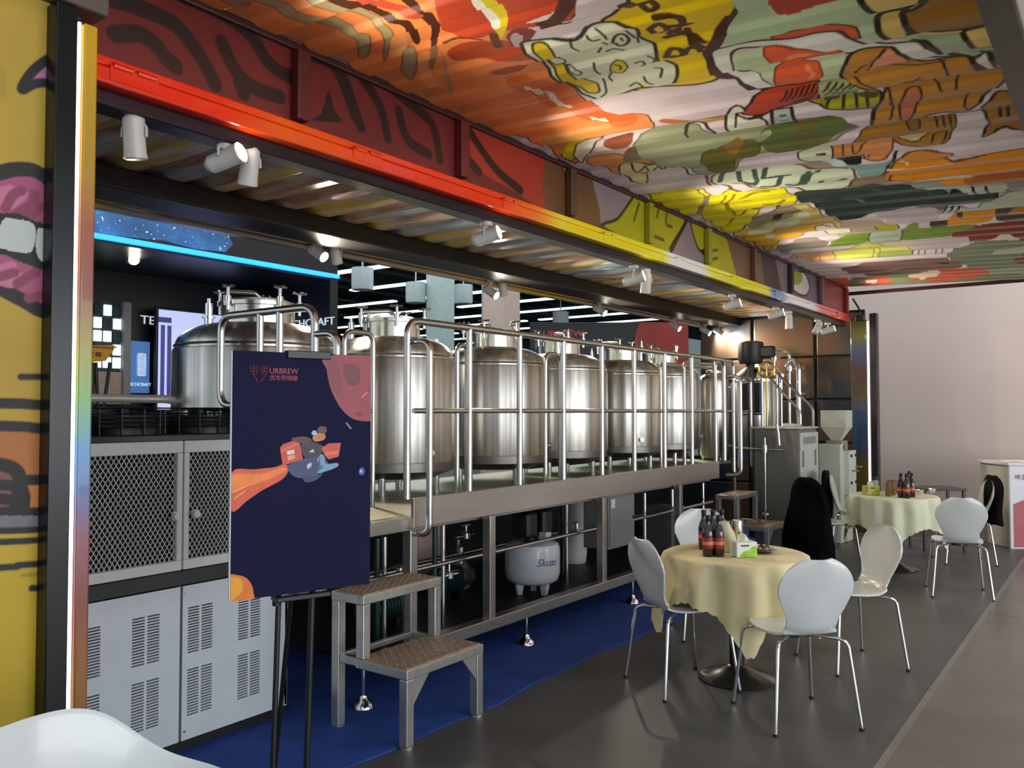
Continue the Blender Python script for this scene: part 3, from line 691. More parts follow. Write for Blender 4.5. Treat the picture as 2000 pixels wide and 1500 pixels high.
for i in range(9):
    x = 2.378 + 1.097 * i
    c = hexc(('#5c1e1c', '#6c2420', '#5a4028', '#a09812', '#a09812', '#70503a', '#3c2c2e', '#6c586a', '#8c2e2a')[i])
    bm = BM(); bbox(bm, x - 0.035, x + 0.035, YR - 0.05, YR - 0.001, 2.80, 3.105, 0.008)
    obj('rib', bm, mat('rib_paint_%d' % i, tuple(k * 0.9 for k in c), 0.45), awn, AWO)

# ------------------------------------------------------------------ hinge rail along the container, sprayed in bands of colour
def pxX(px): return at_Y(px, 150 + 0.33 * (px - 180), YR).x
rail_stops = [(XL - 0.2, '#e82c1c'), (pxX(420), '#ee3414'), (pxX(540), '#f05c10'), (pxX(650), '#f05010'), (pxX(760), '#ee3010'), (pxX(960), '#ee3c12'), (pxX(1040), '#f07814'),
              (pxX(1085), '#f0d008'), (pxX(1285), '#f2e40a'), (pxX(1305), '#f2ecec'), (pxX(1362), '#f2eaea'), (pxX(1380), '#f0e40c'), (pxX(1492), '#ece40c'), (pxX(1502), '#6a90c8'),
              (pxX(1522), '#86a8d0'), (pxX(1534), '#f0eef0'), (pxX(1580), '#f0e8e8'), (pxX(1598), '#e84a30'), (11.5, '#e8402c')]
rail_m = ramp_mat('rail_spray', 'X', rail_stops, 0.22, 0.0, 0.6)
bm = BM()
bbox(bm, XL, 11.2, YR - 0.05, YR + 0.05, 2.685, 2.745, 0.008)
bbox(bm, XL, 11.2, YR - 0.035, YR + 0.05, 2.752, 2.785, 0.006)
box(bm, XL, 11.2, YR - 0.02, YR + 0.05, 2.74, 2.76)
rail = struct('trim_rail', bm, rail_m)
for i in range(9):
    x = 1.62 + 1.14 * i
    bm = BM()
    cyl(bm, (x - 0.09, YR - 0.05, 2.752), (x - 0.02, YR - 0.05, 2.752), 0.013, seg=10)
    cyl(bm, (x, YR - 0.05, 2.752), (x + 0.07, YR - 0.05, 2.752), 0.013, seg=10)
    box(bm, x - 0.10, x + 0.08, YR - 0.055, YR - 0.048, 2.70, 2.75)
    obj('hinge', bm, rail_m, rail)
bm = BM(); bbox(bm, XL, 11.2, YR + 0.0, YR + 0.12, 2.625, 2.684, 0.012); struct('trim_rail_lip', bm, mat('lip', '#30242a', 0.3, 0.4, var=0.3, scale=2))

# ------------------------------------------------------------------ container roof, beams, back rail, end wall
def reflection_mat():
    m = bpy.data.materials.new('roof_reflections'); m.use_nodes = True; nt = m.node_tree; p = nt.nodes['Principled BSDF']
    tc = nt.nodes.new('ShaderNodeTexCoord'); mp = nt.nodes.new('ShaderNodeMapping'); mp.inputs['Scale'].default_value = (2.2, 0.35, 1)
    nt.links.new(tc.outputs['Object'], mp.inputs[0])
    no = nt.nodes.new('ShaderNodeTexNoise'); no.inputs['Scale'].default_value = 1.3; no.inputs['Detail'].default_value = 3; no.inputs['Roughness'].default_value = 0.6
    nt.links.new(mp.outputs[0], no.inputs['Vector'])
    rp = nt.nodes.new('ShaderNodeValToRGB'); els = rp.color_ramp.elements
    st = [(0.28, '#7c7e86'), (0.38, '#9cb0c0'), (0.44, '#c4bcb0'), (0.49, '#b87c60'), (0.53, '#d8ccc4'), (0.58, '#e0bc2c'), (0.63, '#d8d4cc'), (0.70, '#dc8838'), (0.78, '#98acc0')]  # blurred reflections of mural and floor painted as colour streaks
    fill_ramp(els, st)
    nt.links.new(no.outputs[0], rp.inputs[0]); nt.links.new(rp.outputs[0], p.inputs['Base Color'])
    p.inputs['Roughness'].default_value = 0.28; p.inputs['Metallic'].default_value = 0.1
    return m
bm = BM(); rows = []
xs = np.arange(XL - 0.05, XE + 0.05, 0.0225)
for x in xs:
    z = ROOF + float(corr(np.array(x), 0.27, 0.04))
    rows.append([bm.verts.new((x, y, z + dz)) for y, dz in ((YR + 0.05, 0), (YB, 0), (YB, 0.06), (YR + 0.05, 0.06))])
for a, b in zip(rows[:-1], rows[1:]):
    for k in range(4): bm.faces.new((a[k], b[k], b[(k + 1) % 4], a[(k + 1) % 4]))
bm.faces.new(rows[0]); bm.faces.new(rows[-1])
struct('ceiling', bm, reflection_mat())
bm = BM(); bbox(bm, XL, XE, 4.34, 4.66, 2.74, 2.86, 0.012); struct('trim_roof_beam', bm, 'dark_beam')
bm = BM(); bbox(bm, XL, XE, 3.02, 3.07, 2.80, 2.86, 0.006); struct('trim_front_beam', bm, 'dark_beam')
bm = BM()
bbox(bm, XL, XE, 4.84, 4.96, 2.78, 2.86, 0.01); bbox(bm, XL, XE, 4.80, 4.83, 2.80, 2.815, 0.005); bbox(bm, XL, XE, 4.86, 4.93, 2.745, 2.775, 0.006)
struct('trim_back_rail', bm, ramp_mat('back_rail_spray', 'X', [(1.3, '#d0c8c0'), (2.3, '#c8bc30'), (2.7, '#8a8278'), (4.0, '#8c8278'), (6.0, '#d0b488'), (7.2, '#dcb838'), (8.4, '#9a8c80'), (11.4, '#c8c0b4')], 0.25, 0.25))
# dark rear panel added behind the platform, darkens the space under the deck
bm = BM(); bbox(bm, XL, XE, YB - 0.02, YB + 0.06, 0, 0.92, 0.01); struct('wall_back_added', bm, mat('dark_backing', '#0f1718', 0.5, var=0.3))

# end wall: pressed panels, colour sprayed in soft clouds
def cloud_mat():
    m = bpy.data.materials.new('end_wall_spray'); m.use_nodes = True; nt = m.node_tree; p = nt.nodes['Principled BSDF']
    tc = nt.nodes.new('ShaderNodeTexCoord'); no = nt.nodes.new('ShaderNodeTexNoise'); no.inputs['Scale'].default_value = 1.05; no.inputs['Detail'].default_value = 2
    mp = nt.nodes.new('ShaderNodeMapping'); mp.inputs['Location'].default_value = (3.1, 0.55, 0.35)
    nt.links.new(tc.outputs['Object'], mp.inputs[0]); nt.links.new(mp.outputs[0], no.inputs['Vector'])
    rp = nt.nodes.new('ShaderNodeValToRGB'); els = rp.color_ramp.elements
    st = [(0.30, '#1a2640'), (0.38, '#262c36'), (0.45, '#42392f'), (0.52, '#504034'), (0.58, '#5c3a26'), (0.64, '#504424'), (0.72, '#383828')]
    fill_ramp(els, st)
    nt.links.new(no.outputs[0], rp.inputs[0]); nt.links.new(rp.outputs[0], p.inputs['Base Color'])
    p.inputs['Roughness'].default_value = 0.34; p.inputs['Metallic'].default_value = 0.3
    return m
EW = cloud_mat()
bm = BM(); box(bm, XE + 0.03, XE + 0.10, YF + 0.10, YB, 0, ROOF)
ew = struct('wall_end', bm, 'dark_beam')
for i in range(5):
    for (y0, y1) in ((YF + 0.12, 3.30), (3.34, 4.15), (4.19, YB - 0.02)):
        bm = BM(); bbox(bm, XE - 0.012, XE + 0.04, y0, y1, 0.02 + i * 0.565, 0.02 + (i + 1) * 0.565 - 0.022, 0.012); obj('panel', bm, EW, ew)
fin_col = [(-0.02, '#5a3a1c'), (0.75, '#8a5a20'), (1.00, '#7a3c30'), (1.18, '#86505a'), (1.33, '#5a6a98'), (1.45, '#4a82b0'), (1.60, '#6a9a58'), (1.74, '#94902c'), (1.95, '#8a4c3c'), (2.15, '#9c5030'), (2.33, '#b08414'), (2.72, '#c89c10'), (2.95, '#c89c10')]
fin_m = ramp_mat('fin_spray', 'Z', fin_col, 0.35, 0.1, 0.3, 0.05)
# left jamb: black hollow section, LED slot, painted flange
pl = thing('end_pillar', 'glossy black pillar with a rainbow sprayed flange, beside the yellow lip mural', 'pillar', (1.30, YF, 0))
O = (1.30, YF, 0)
bm = BM(); bbox(bm, at_Y(97, 800, YF).x, at_Y(140, 800, YF).x, YF, YF + 0.2, 0, 2.80, 0.004, 2); obj('black_section', bm, mat('pillar_gloss', '#0e1112', 0.25, var=0.1, spec=0.35), pl, O)
bm = BM(); bbox(bm, at_Y(150, 800, YF).x, at_Y(177, 800, YF).x, YF - 0.01, YF + 0.26, 0, 2.76, 0.006); obj('flange', bm, fin_m, pl, O)
bm = BM(); box(bm, at_Y(140, 800, YF).x, at_Y(150, 800, YF).x, YF + 0.012, YF + 0.2, 0, 2.78); obj('slot', bm, 'black_plastic', pl, O)
bm = BM(); box(bm, at_Y(141.5, 800, YF).x, at_Y(147, 800, YF).x, YF + 0.001, YF + 0.011, 0.05, 2.76)
solo('led_strip', bm, 'led_white', (1.3, YF, 0.05), 'thin vertical white light strip on the pillar by the lip mural', 'light strip')
# right jamb at the end wall
pr = thing('end_pillar', 'dark pillar with blue and yellow sprayed flange, against the pale wall', 'pillar', (XE, YF, 0))
O = (XE, YF, 0)
bm = BM(); bbox(bm, XE - 0.02, XE + 0.10, YF - 0.06, YF + 0.03, 0, 2.80, 0.01); obj('black_section', bm, mat('pillar_brown', '#241a1c', 0.3, var=0.3), pr, O)
bm = BM(); bbox(bm, XE - 0.02, XE + 0.08, YF + 0.06, YF + 0.26, 0, 2.72, 0.008); obj('flange', bm, ramp_mat('fin_spray_far', 'Z', [(0, '#4a3a18'), (0.9, '#5c4a1c'), (1.15, '#283c58'), (1.5, '#2c4a70'), (1.8, '#54482c'), (2.1, '#5c3a2c'), (2.35, '#34486c'), (2.55, '#5c5820'), (2.9, '#504a18')], 0.35, 0.2, 0.2, 0.1), pr, O)
bm = BM(); box(bm, XE - 0.03, XE - 0.02, YF + 0.032, YF + 0.055, 0.05, 2.70)
solo('led_strip', bm, 'led_white', (XE - 0.03, YF + 0.04, 0.05), 'thin vertical white light strip on the far pillar by the pale wall', 'light strip')
# stay arm between canopy and end frame
bm = BM(); tube(bm, [(11.36, YR - 0.05, 3.00), (11.42, YR - 0.12, 2.86), (11.42, YR - 0.14, 2.66)], 0.012, 6, 0.05)
bbox(bm, 11.34, 11.42, YR - 0.18, YR - 0.08, 2.70, 2.78, 0.01)
solo('stay_arm', bm, 'black_metal', (11.3, YR, 2.7), 'black canopy stay at the red end of the hinge rail', 'bracket')

# ------------------------------------------------------------------ left fixed wall with the lip mural
YW = YF + 0.06
XS2 = np.concatenate([np.arange(-1.2, 0.95, 0.03), np.arange(0.95, at_Y(97, 800, YF).x + 0.01, 0.0018)]); ZS2 = np.arange(0.0, 2.93, 0.0035)
GX, GZ = np.meshgrid(XS2, ZS2, indexing='ij'); U = GX.ravel(); V = GZ.ravel()
def to_wall(px, py):
    p = at_Y(px, py, YW); return (p.x, p.z)
Lm = Mural(to_wall, U, V, '#b4922a', 0.005)
LK = '#1c1714'
Lm.poly('F', '#bc9c1c', [(-4000, 3500), (-4000, 2300), (360, 2250), (360, 5000), (-4000, 5000)], None, 0, False)
Lm.poly('F', '#a24c6c', [(-900, 480), (-500, 330), (-150, 240), (0, 205), (100, 182), (230, 188), (340, 260), (380, 400), (380, 800), (340, 1160), (150, 1090), (0, 1010), (-300, 860), (-700, 700)], LK, .022)
for p in ([(-60, 440), (10, 360), (70, 330)], [(60, 420), (120, 380), (150, 350)]): Lm.stroke('F', '#bc6c88', p, .018)
for p in ([(40, 450), (90, 360), (150, 330)], [(120, 490), (220, 430), (240, 350)], [(200, 520), (280, 440)]): Lm.stroke('F', '#843a52', p, .014)
for p in ([(-60, 920), (20, 880), (80, 860)], [(20, 960), (80, 970), (140, 940)]): Lm.stroke('F', '#bc6c88', p, .016)
for p in ([(120, 980), (200, 930), (260, 890)], [(0, 930), (100, 900)], [(200, 1080), (290, 1060)]): Lm.stroke('F', '#843a52', p, .014)
Lm.poly('F', LK, [(-600, 620), (-200, 520), (80, 485), (230, 535), (380, 620), (380, 880), (150, 830), (0, 770), (-400, 700)])
Lm.poly('F', '#b8bcb6', [(-30, 700), (-10, 600), (30, 525), (80, 520), (240, 570), (225, 750), (120, 755), (20, 735)])
Lm.poly('F', '#b8bcb6', [(262, 600), (300, 590), (380, 610), (380, 840), (300, 825), (265, 790), (250, 720)])
Lm.poly('A', '#b46c94', [(120, 500), (180, 400), (270, 330), (330, 320), (330, 450), (200, 465)], LK, .014)
Lm.poly('A', '#1c1714', [(-300, 400), (15, 395), (15, 535), (-300, 540)], '#a88a28', .010, False)
Lm.poly('G', '#aa662e', [(-800, 285), (300, 292), (300, 625), (-800, 625)], None, 0, False)
Lm.poly('G', '#c4752e', [(85, 505), (300, 505), (300, 625), (75, 625)], None, 0, False)
Lm.poly('G', '#7c4648', [(-300, 470), (-100, 430), (0, 432), (60, 452), (80, 500), (65, 625), (-300, 625)], LK, .020)
for p in ([(-800, 180), (0, 183), (165, 190), (300, 192)], [(-800, 270), (0, 275), (160, 285), (300, 290)], [(85, 495), (300, 495)], [(-800, 628), (300, 628)], [(-200, 510), (0, 515), (70, 522)], [(-200, 570), (0, 572), (65, 580)], [(75, 480), (65, 620)]):
    Lm.stroke('G', LK, p, .016)
Lm.poly('G', '#6c6c6e', [(-800, 640), (300, 640), (300, 690), (-800, 705)], None, 0, False)
for p in ([(-800, 712), (0, 703), (300, 688)], [(-800, 765), (0, 748), (300, 728)], [(-800, 880), (0, 852), (80, 842), (300, 828)], [(85, 75), (170, 75)], [(130, 936), (300, 934)]): Lm.stroke('G', LK, p, .010)
Lm.poly('G', '#9c8020', [(75, 885), (140, 868), (200, 875), (140, 890)])
lo = np.stack([U, np.full_like(U, YW), V], 1)
o = grid_obj('wall_left', lo, len(XS2), len(ZS2), Lm.C, paint_mat('wall_mural', 0.55)); o['kind'] = 'structure'
bm = BM(); box(bm, -1.2, 1.25, YW + 0.005, YW + 0.12, 0, 2.93); struct('wall_left_core', bm, 'dark_beam')
bm = BM(); bbox(bm, -1.2, 1.40, YF + 0.0, YF + 0.4, 2.81, 3.2, 0.01); struct('trim_header', bm, mat('header', '#5a4a44', 0.6, var=0.15))
# ================================================================== the hall behind the container
mat('hall_dark', '#12181b', 0.7, var=0.2)
mat('booth_navy', '#141a24', 0.35, var=0.15, scale=1.0)
bm = BM(); box(bm, -6, 45, 44, 44.3, 0, 9); struct('wall_hall', bm, mat('hall_far', '#2c3a3c', 0.8, var=0.5, scale=0.25))
bm = BM(); box(bm, -6, 60, 6.2, 60, 8.2, 8.4); struct('ceiling_hall', bm, 'hall_dark')
bm = BM(); box(bm, 44, 44.3, 9, 45, 0, 9); struct('wall_hall_end', bm, 'hall_far')
# steel trusses under the hall ceiling
for i in range(7):
    Y = 11 + i * 4.5; bm = BM()
    for z in (6.6, 7.2): box(bm, 4, 44, Y - 0.06, Y + 0.06, z, z + 0.1)
    for k in range(26): cyl(bm, (4 + k * 1.55, Y, 6.65), (4.77 + k * 1.55, Y, 7.25), 0.03, seg=5)
    solo('roof_truss', bm, mat('truss', '#3c4a4c', 0.6, 0.2, var=0.2), (4, Y, 6.6), 'dark steel roof truss of the hall, number %d behind the container' % (i + 1) if False else
         '%s dark roof truss of the hall seen over the tanks' % ('nearest', 'second nearest', 'third nearest', 'middle', 'third farthest', 'second farthest', 'farthest')[i], 'truss', 'roof trusses of the hall')
# long ceiling lamps, running away from the container
lamp_m = mat('hall_lamp', '#e8fbff', 0.5, emit=(0.74, 0.95, 1.0), estr=1.15)
ordn = ('first', 'second', 'third', 'fourth', 'fifth', 'sixth', 'seventh', 'eighth', 'ninth', 'tenth', 'eleventh', 'twelfth'); cnt = {}
for X in np.arange(9.4, 43.0, 3.1):
    for Y0 in (17.0, 24.0, 31.0):
        v = CAMM.transposed() @ (Vector((X, Y0 + 3.1, 6.0)) - C0); u_ = 1000 - FPX * v.x / v.z; w_ = 750 + FPX * v.y / v.z
        if not (600 < u_ < 1400 and 470 < w_ < 680): continue          # hidden behind booth, tanks or roof
        k_ = cnt.get(Y0, 0); cnt[Y0] = k_ + 1
        t = thing('linear_lamp', 'long cool white hall ceiling lamp, %s from the left in the %s row' % (ordn[k_], {17.0: 'nearest', 24.0: 'middle', 31.0: 'farthest'}[Y0]), 'ceiling lamp', (X, Y0, 6.0), 0, 'hall ceiling lamps')
        bm = BM(); box(bm, -0.15, 0.15, 0, 6.2, 0, 0.06); obj('diffuser', bm, lamp_m, t)
        bm = BM(); box(bm, -0.16, 0.16, 0, 6.2, 0.06, 0.12)
        for y in (0.6, 5.6): cyl(bm, (0, y, 0.12), (0, y, 2.195), 0.012, seg=5)
        obj('hanger', bm, 'hall_dark', t)
# --- columns
def column(px0, px1, Y, m, label):
    x0 = at_Y(px0, 600, Y).x; x1 = at_Y(px1, 600, Y).x
    t = thing('hall_column', label, 'column', ((x0 + x1) / 2, Y, 0)); O = t.location[:]
    bm = BM(); bbox(bm, x0, x1, Y, Y + (x1 - x0), 0, 8.2, 0.02); obj('shaft', bm, m, t, O)
    bm = BM(); bbox(bm, x0 - 0.04, x1 + 0.04, Y - 0.04, Y + (x1 - x0) + 0.04, 0, 0.3, 0.02); obj('base', bm, m, t, O)
column(862, 888, 15.0, mat('col_teal', '#9fb0ac', 0.6), 'pale green hall column left of the pinkish one')
column(985, 1016, 12.0, mat('col_pink', '#cdb4a6', 0.6), 'pinkish hall column standing just behind the tanks')
column(965, 984, 12.4, mat('col_grey', '#8c9898', 0.6), 'narrow grey hall column beside the pinkish one')
# --- hanging white air ducts / drums on the hall ceiling
for px, py, n in ((708, 545, 'leftmost'), (812, 572, 'second'), (905, 575, 'middle'), (1095, 625, 'right')):
    p = at_Y(px, py, 15.8); bm = BM(); lathe(bm, [(0.0, -0.28), (0.26, -0.28), (0.28, -0.2), (0.28, 0.28), (0, 0.3)], 18, p); cyl(bm, p + Vector((0, 0, 0.28)), (p.x, p.y, 8.195), 0.02, seg=6)
    solo('pendant_drum', bm, mat('drum', '#a8b4b4', 0.6), tuple(p), '%s grey drum fitting hanging under the hall ceiling' % n, 'lamp')

# --- dark exhibition booth with blue light line
BY = 7.5; BB = BY + 1.5
bx0 = 1.2; bx1 = at_Y(660, 545, BY).x; zl = at_Y(400, 500, BY).z
bo = thing('exhibition_booth', 'dark navy exhibition booth with a glowing blue edge line behind the first tank', 'booth', (bx0, BY, 0)); O = (bx0, BY, 0)
def blue_patch():
    m = bpy.data.materials.new('booth_fascia'); m.use_nodes = True; nt = m.node_tree; p = nt.nodes['Principled BSDF']
    tc = nt.nodes.new('ShaderNodeTexCoord'); no = nt.nodes.new('ShaderNodeTexNoise'); no.inputs['Scale'].default_value = 2.4; no.inputs['Detail'].default_value = 6
    nt.links.new(tc.outputs['Object'], no.inputs['Vector'])
    vo = nt.nodes.new('ShaderNodeTexNoise'); vo.inputs['Scale'].default_value = 34; vo.inputs['Detail'].default_value = 2
    nt.links.new(tc.outputs['Object'], vo.inputs['Vector'])
    r1 = nt.nodes.new('ShaderNodeValToRGB'); fill_ramp(r1.color_ramp.elements, [(0.40, '#24507c'), (0.52, '#2c6098'), (0.6, '#3a74ac')])
    nt.links.new(no.outputs[0], r1.inputs[0])
    r2 = nt.nodes.new('ShaderNodeValToRGB'); fill_ramp(r2.color_ramp.elements, [(0.66, '#000000'), (0.70, '#ffffff')])
    nt.links.new(vo.outputs[0], r2.inputs[0])
    mx = nt.nodes.new('ShaderNodeMix'); mx.data_type = 'RGBA'; mx.inputs['B'].default_value = (0.8, 0.9, 1, 1)
    nt.links.new(r2.outputs[0], mx.inputs['Factor']); nt.links.new(r1.outputs[0], mx.inputs['A'])
    nt.links.new(mx.outputs['Result'], p.inputs['Base Color']); nt.links.new(mx.outputs['Result'], p.inputs['Emission Color']); p.inputs['Emission Strength'].default_value = 0.35
    return m
bm = BM(); bbox(bm, bx0, bx1, BY, BY + 0.3, zl + 0.04, zl + 1.1, 0.01); fa = obj('fascia', bm, 'booth_navy', bo, O)
# lit blue sky print on the fascia
q = [at_Y(*p, BY - 0.006) for p in ((60, 330), (180, 388), (230, 392), (300, 402), (380, 420), (440, 445), (455, 478), (440, 492), (380, 486), (320, 470), (240, 462), (60, 432))]
bm = BM(); A = [bm.verts.new(v) for v in q]; B2 = [bm.verts.new(v + Vector((0, 0.004, 0))) for v in q]; bm.faces.new(A); bm.faces.new(B2[::-1])
for i in range(len(q)): bm.faces.new((A[i], A[(i + 1) % len(q)], B2[(i + 1) % len(q)], B2[i]))
obj('sky_print', bm, blue_patch(), fa, O, 0)
bm = BM(); box(bm, bx0, bx1, BY - 0.03, BY + 0.02, zl - 0.005, zl + 0.04); obj('light_line', bm, mat('blue_led', '#20a0ff', 0.4, emit=(0.03, 0.36, 0.95), estr=1.1), bo, O)
bm = BM(); box(bm, bx0, bx1, BY + 0.02, BB, zl - 0.03, zl + 0.02); obj('soffit', bm, 'booth_navy', bo, O)

bm = BM(); box(bm, 0, bx1 + 0.0, BB, BB + 0.1, 0, zl); obj('rear_panel', bm, 'booth_navy', bo, O)
bm = BM(); box(bm, bx1 - 0.12, bx1, BY, BB, 0, zl); obj('side_panel', bm, 'booth_navy', bo, O)
mat('letter_white', '#dfe6ea', 0.5, emit=(0.8, 0.9, 1.0), estr=0.35)
def wall_text(s, px, py, hpx, Y, m, par, sx=1.0, name='lettering'):
    p = at_Y(px, py, Y); h = (at_Y(px, py - hpx / 2, Y) - at_Y(px, py + hpx / 2, Y)).z
    MM = Matrix.Translation(p - Vector(O)) @ Matrix.Rotation(PI / 2, 4, 'X')
    return text_mesh(name, s, h * 1.40, m, par, MM, 0.004, sx=sx)
p = at_X(608, 631, bx1 - 0.13); p.y = 7.88
text_mesh('lettering', 'TECHCRAFT', 0.13, 'letter_white', bo, Matrix.Translation(p - Vector(O)) @ Matrix.Rotation(-PI / 2, 4, 'Z') @ Matrix.Rotation(PI / 2, 4, 'X'), 0.004, sx=1.3)
wall_text('TE', 289, 626, 17, BB - 0.01, 'letter_white', bo, 1.2)
# light box with a can and the maker's name
lb = thing('light_box', 'tall glowing blue light box showing a drink can in the navy booth', 'light box', at_Y(273, 780, BB - 0.06)[:]); O = lb.location[:]
a = at_Y(253, 665, BB - 0.06); b = at_Y(292, 768, BB - 0.06)
bm = BM(); bbox(bm, a.x, b.x, a.y, a.y + 0.05, b.z, a.z, 0.008); obj('panel', bm, mat('lightbox_blue', '#3a5f96', 0.5, var=0.2, scale=2, emit='#41689c', estr=0.55), lb, O)
c = at_Y(276, 710, BB - 0.07); hw = (at_Y(284, 710, BB - 0.07).x - at_Y(268, 710, BB - 0.07).x) / 2; hh = (at_Y(276, 690, BB - 0.07).z - at_Y(276, 735, BB - 0.07).z)
bm = BM(); bbox(bm, c.x - hw, c.x + hw, c.y - 0.01, c.y, c.z - hh * 0.55, c.z + hh * 0.45, min(hw, 0.02) * 0.9); obj('can_print', bm, mat('can_print', '#b8c8e4', 0.5, var=0.3, scale=14, emit='#a8bce0', estr=0.4), lb, O)
wall_text('TECHCRAFT', 272.5, 751, 6.2, BB - 0.075, 'letter_white', lb)
# bright screen
sc_ = thing('display_screen', 'bright lilac display screen behind the first tank', 'screen', at_Y(350, 790, BB - 0.2)[:]); O = sc_.location[:]
a = at_Y(311, 604, BB - 0.2); b = at_Y(455, 800, BB - 0.2)
bm = BM(); bbox(bm, a.x - 0.03, b.x + 0.03, a.y + 0.01, a.y + 0.06, b.z - 0.03, a.z + 0.03, 0.008); obj('housing', bm, 'black_plastic', sc_, O)
bm = BM(); box(bm, a.x, b.x, a.y, a.y + 0.012, b.z, a.z); obj('picture', bm, mat('screen_glow', '#9aa4e0', 0.4, var=0.25, scale=1.6, emit='#a4ace4', estr=0.85), sc_, O)
bm = BM(); c = at_Y(335, 626, BB - 0.21); box(bm, c.x - 0.16, c.x + 0.0, c.y - 0.002, c.y, c.z - 0.03, c.z + 0.03)
for dx in (-0.11, -0.03): box(bm, c.x + dx - 0.02, c.x + dx + 0.03, c.y - 0.002, c.y, c.z - 0.9, c.z - 0.06)
obj('dark_bars', bm, mat('screen_dark', '#4a4a86', 0.5, emit='#4a4a86', estr=0.3), sc_, O)
# shelf wall of lit and dark compartments left of the light box
cw = thing('lit_shelf', 'tall shelf of pale glowing and dark square compartments in the booth', 'shelf', at_Y(210, 720, BB - 0.1)[:]); O = cw.location[:]
mat('cell_lit', '#cfe8e6', 0.6, var=0.15, emit='#d4eeee', estr=0.8); mat('cell_dark', '#22343a', 0.5, var=0.3); mat('beige_board', '#b79c8c', 0.6, var=0.1)
a = at_Y(183, 590, BB - 0.1); b = at_Y(238, 722, BB - 0.1)
bm = BM(); box(bm, a.x - 0.06, b.x + 0.06, a.y + 0.03, a.y + 0.08, b.z - 0.05, a.z + 0.03); obj('back_board', bm, 'cell_dark', cw, O)
pat = ['.L.', 'L.L', 'LL.', '..L', 'LLL']
cw_x = (b.x - a.x) / 3; ch_z = (a.z - b.z) / 5
for r_, row in enumerate(pat):
    for k_, ch in enumerate(row):
        bm = BM(); bbox(bm, a.x + k_ * cw_x + 0.012, a.x + (k_ + 1) * cw_x - 0.012, a.y, a.y + 0.03, a.z - (r_ + 1) * ch_z + 0.012, a.z - r_ * ch_z - 0.012, 0.006)
        obj('compartment', bm, 'cell_lit' if ch == 'L' else 'cell_dark', cw, O)
a2 = at_Y(150, 724, BB - 0.1); b2 = at_Y(240, 790, BB - 0.1)
bm = BM(); bbox(bm, a2.x, b2.x, a2.y - 0.02, a2.y + 0.08, b2.z, a2.z, 0.01); obj('lower_board', bm, 'beige_board', cw, O)
a2 = at_Y(238, 590, BB - 0.1); b2 = at_Y(249, 790, BB - 0.1)
bm = BM(); bbox(bm, a2.x, b2.x, a2.y - 0.06, a2.y + 0.08, b2.z, a2.z, 0.008); obj('side_post', bm, mat('post_grey', '#8c8c88', 0.5), cw, O)
# yellow hopper on thin black legs
hp = thing('hopper', 'yellow hopper on thin black legs behind the fan unit', 'hopper', at_Y(190, 790, 8.3)[:]); O = hp.location[:]
HY = 8.3
P = lambda x, y, dy=0: at_Y(x, y, HY + dy)
bm = BM(); f1 = [P(120, 674), P(224, 674), P(222, 684), P(206, 705), P(120, 712)]
A = [bm.verts.new(v) for v in f1]; B2 = [bm.verts.new(v + Vector((0, 0.5, 0))) for v in f1]; bm.faces.new(A); bm.faces.new(B2[::-1])
for i in range(5): bm.faces.new((A[i], A[(i + 1) % 5], B2[(i + 1) % 5], B2[i]))
obj('bowl', bm, mat('hopper_yellow', '#c08a10', 0.45), hp, O)
bm = BM(); a = P(116, 672); b = P(226, 678); bbox(bm, a.x, b.x, HY - 0.03, HY + 0.53, b.z, a.z, 0.008); obj('rim', bm, mat('hopper_rim', '#a87810', 0.4), hp, O)
for x0, x1 in ((182, 180), (187, 191), (215, 202)):
    bm = BM(); cyl(bm, P(x0, 708, 0.1), P(x1, 800, 0.1), 0.018, seg=8); obj('leg', bm, 'black_metal', hp, O)
pt = at_Y(180, 692, HY - 0.004); O = hp.location[:]
wall_text('OZ 05', 182, 692, 9, HY - 0.006, 'black_plastic', hp)
# --- second booth: dark wall with red planet and lettering, turned towards the aisle
RD = 14.0; RV = Vector((math.sin(ALPHA), -math.cos(ALPHA), 0)); FV = Vector((math.cos(ALPHA), math.sin(ALPHA), 0))
org = at_D(1190, 803, RD); org.z = 0
rb = thing('dark_booth_wall', 'black booth wall with a red planet print and red lettering behind the far tanks', 'booth', org[:], ALPHA - PI / 2)
def loc(px, py):
    p = at_D(px, py, RD) - org; return (p.dot(RV), p.z)
(ax, zt_), (bx, _) = loc(1035, 629), loc(1345, 629)
bm = BM(); bbox(bm, ax, bx, 0, 0.15, 0, zt_, 0.01); obj('panel', bm, mat('booth_black', '#1c1d20', 0.5, var=0.15), rb)
bm = BM(); cx_, cz_ = loc(1312, 668); Rr = loc(1384, 668)[0] - cx_
uq = []
for i in range(72):
    th = 2 * PI * i / 72; p = (min(max(cx_ + Rr * math.cos(th), ax), bx), min(max(cz_ + Rr * math.sin(th), 0.5), zt_))
    if not uq or (abs(uq[-1][0] - p[0]) + abs(uq[-1][1] - p[1])) > 1e-3: uq.append(p)
prism(bm, uq, 'y', -0.012, -0.002); obj('planet_print', bm, mat('planet_red', '#8c2420', 0.5, var=0.35, scale=1.2, emit='#8c2420', estr=0.10), rb, None, 0)
tx, tz = loc(1100, 652)
text_mesh('lettering', 'URBREW', 0.13, mat('letter_red', '#b83a30', 0.5, emit='#b83a30', estr=0.35), rb, Matrix.Translation((tx, -0.012, tz)) @ Matrix.Rotation(PI / 2, 4, 'X'), 0.004, sx=1.3)
bm = BM(); a = at_Y(1347, 700, 8.0); b = at_Y(1396, 700, 8.0)
for k in range(2):
    w = (b.x - a.x) / 2; bbox(bm, a.x + k * w + 0.005, a.x + (k + 1) * w - 0.005, 8.0, 8.08, 0, 3.2, 0.006)
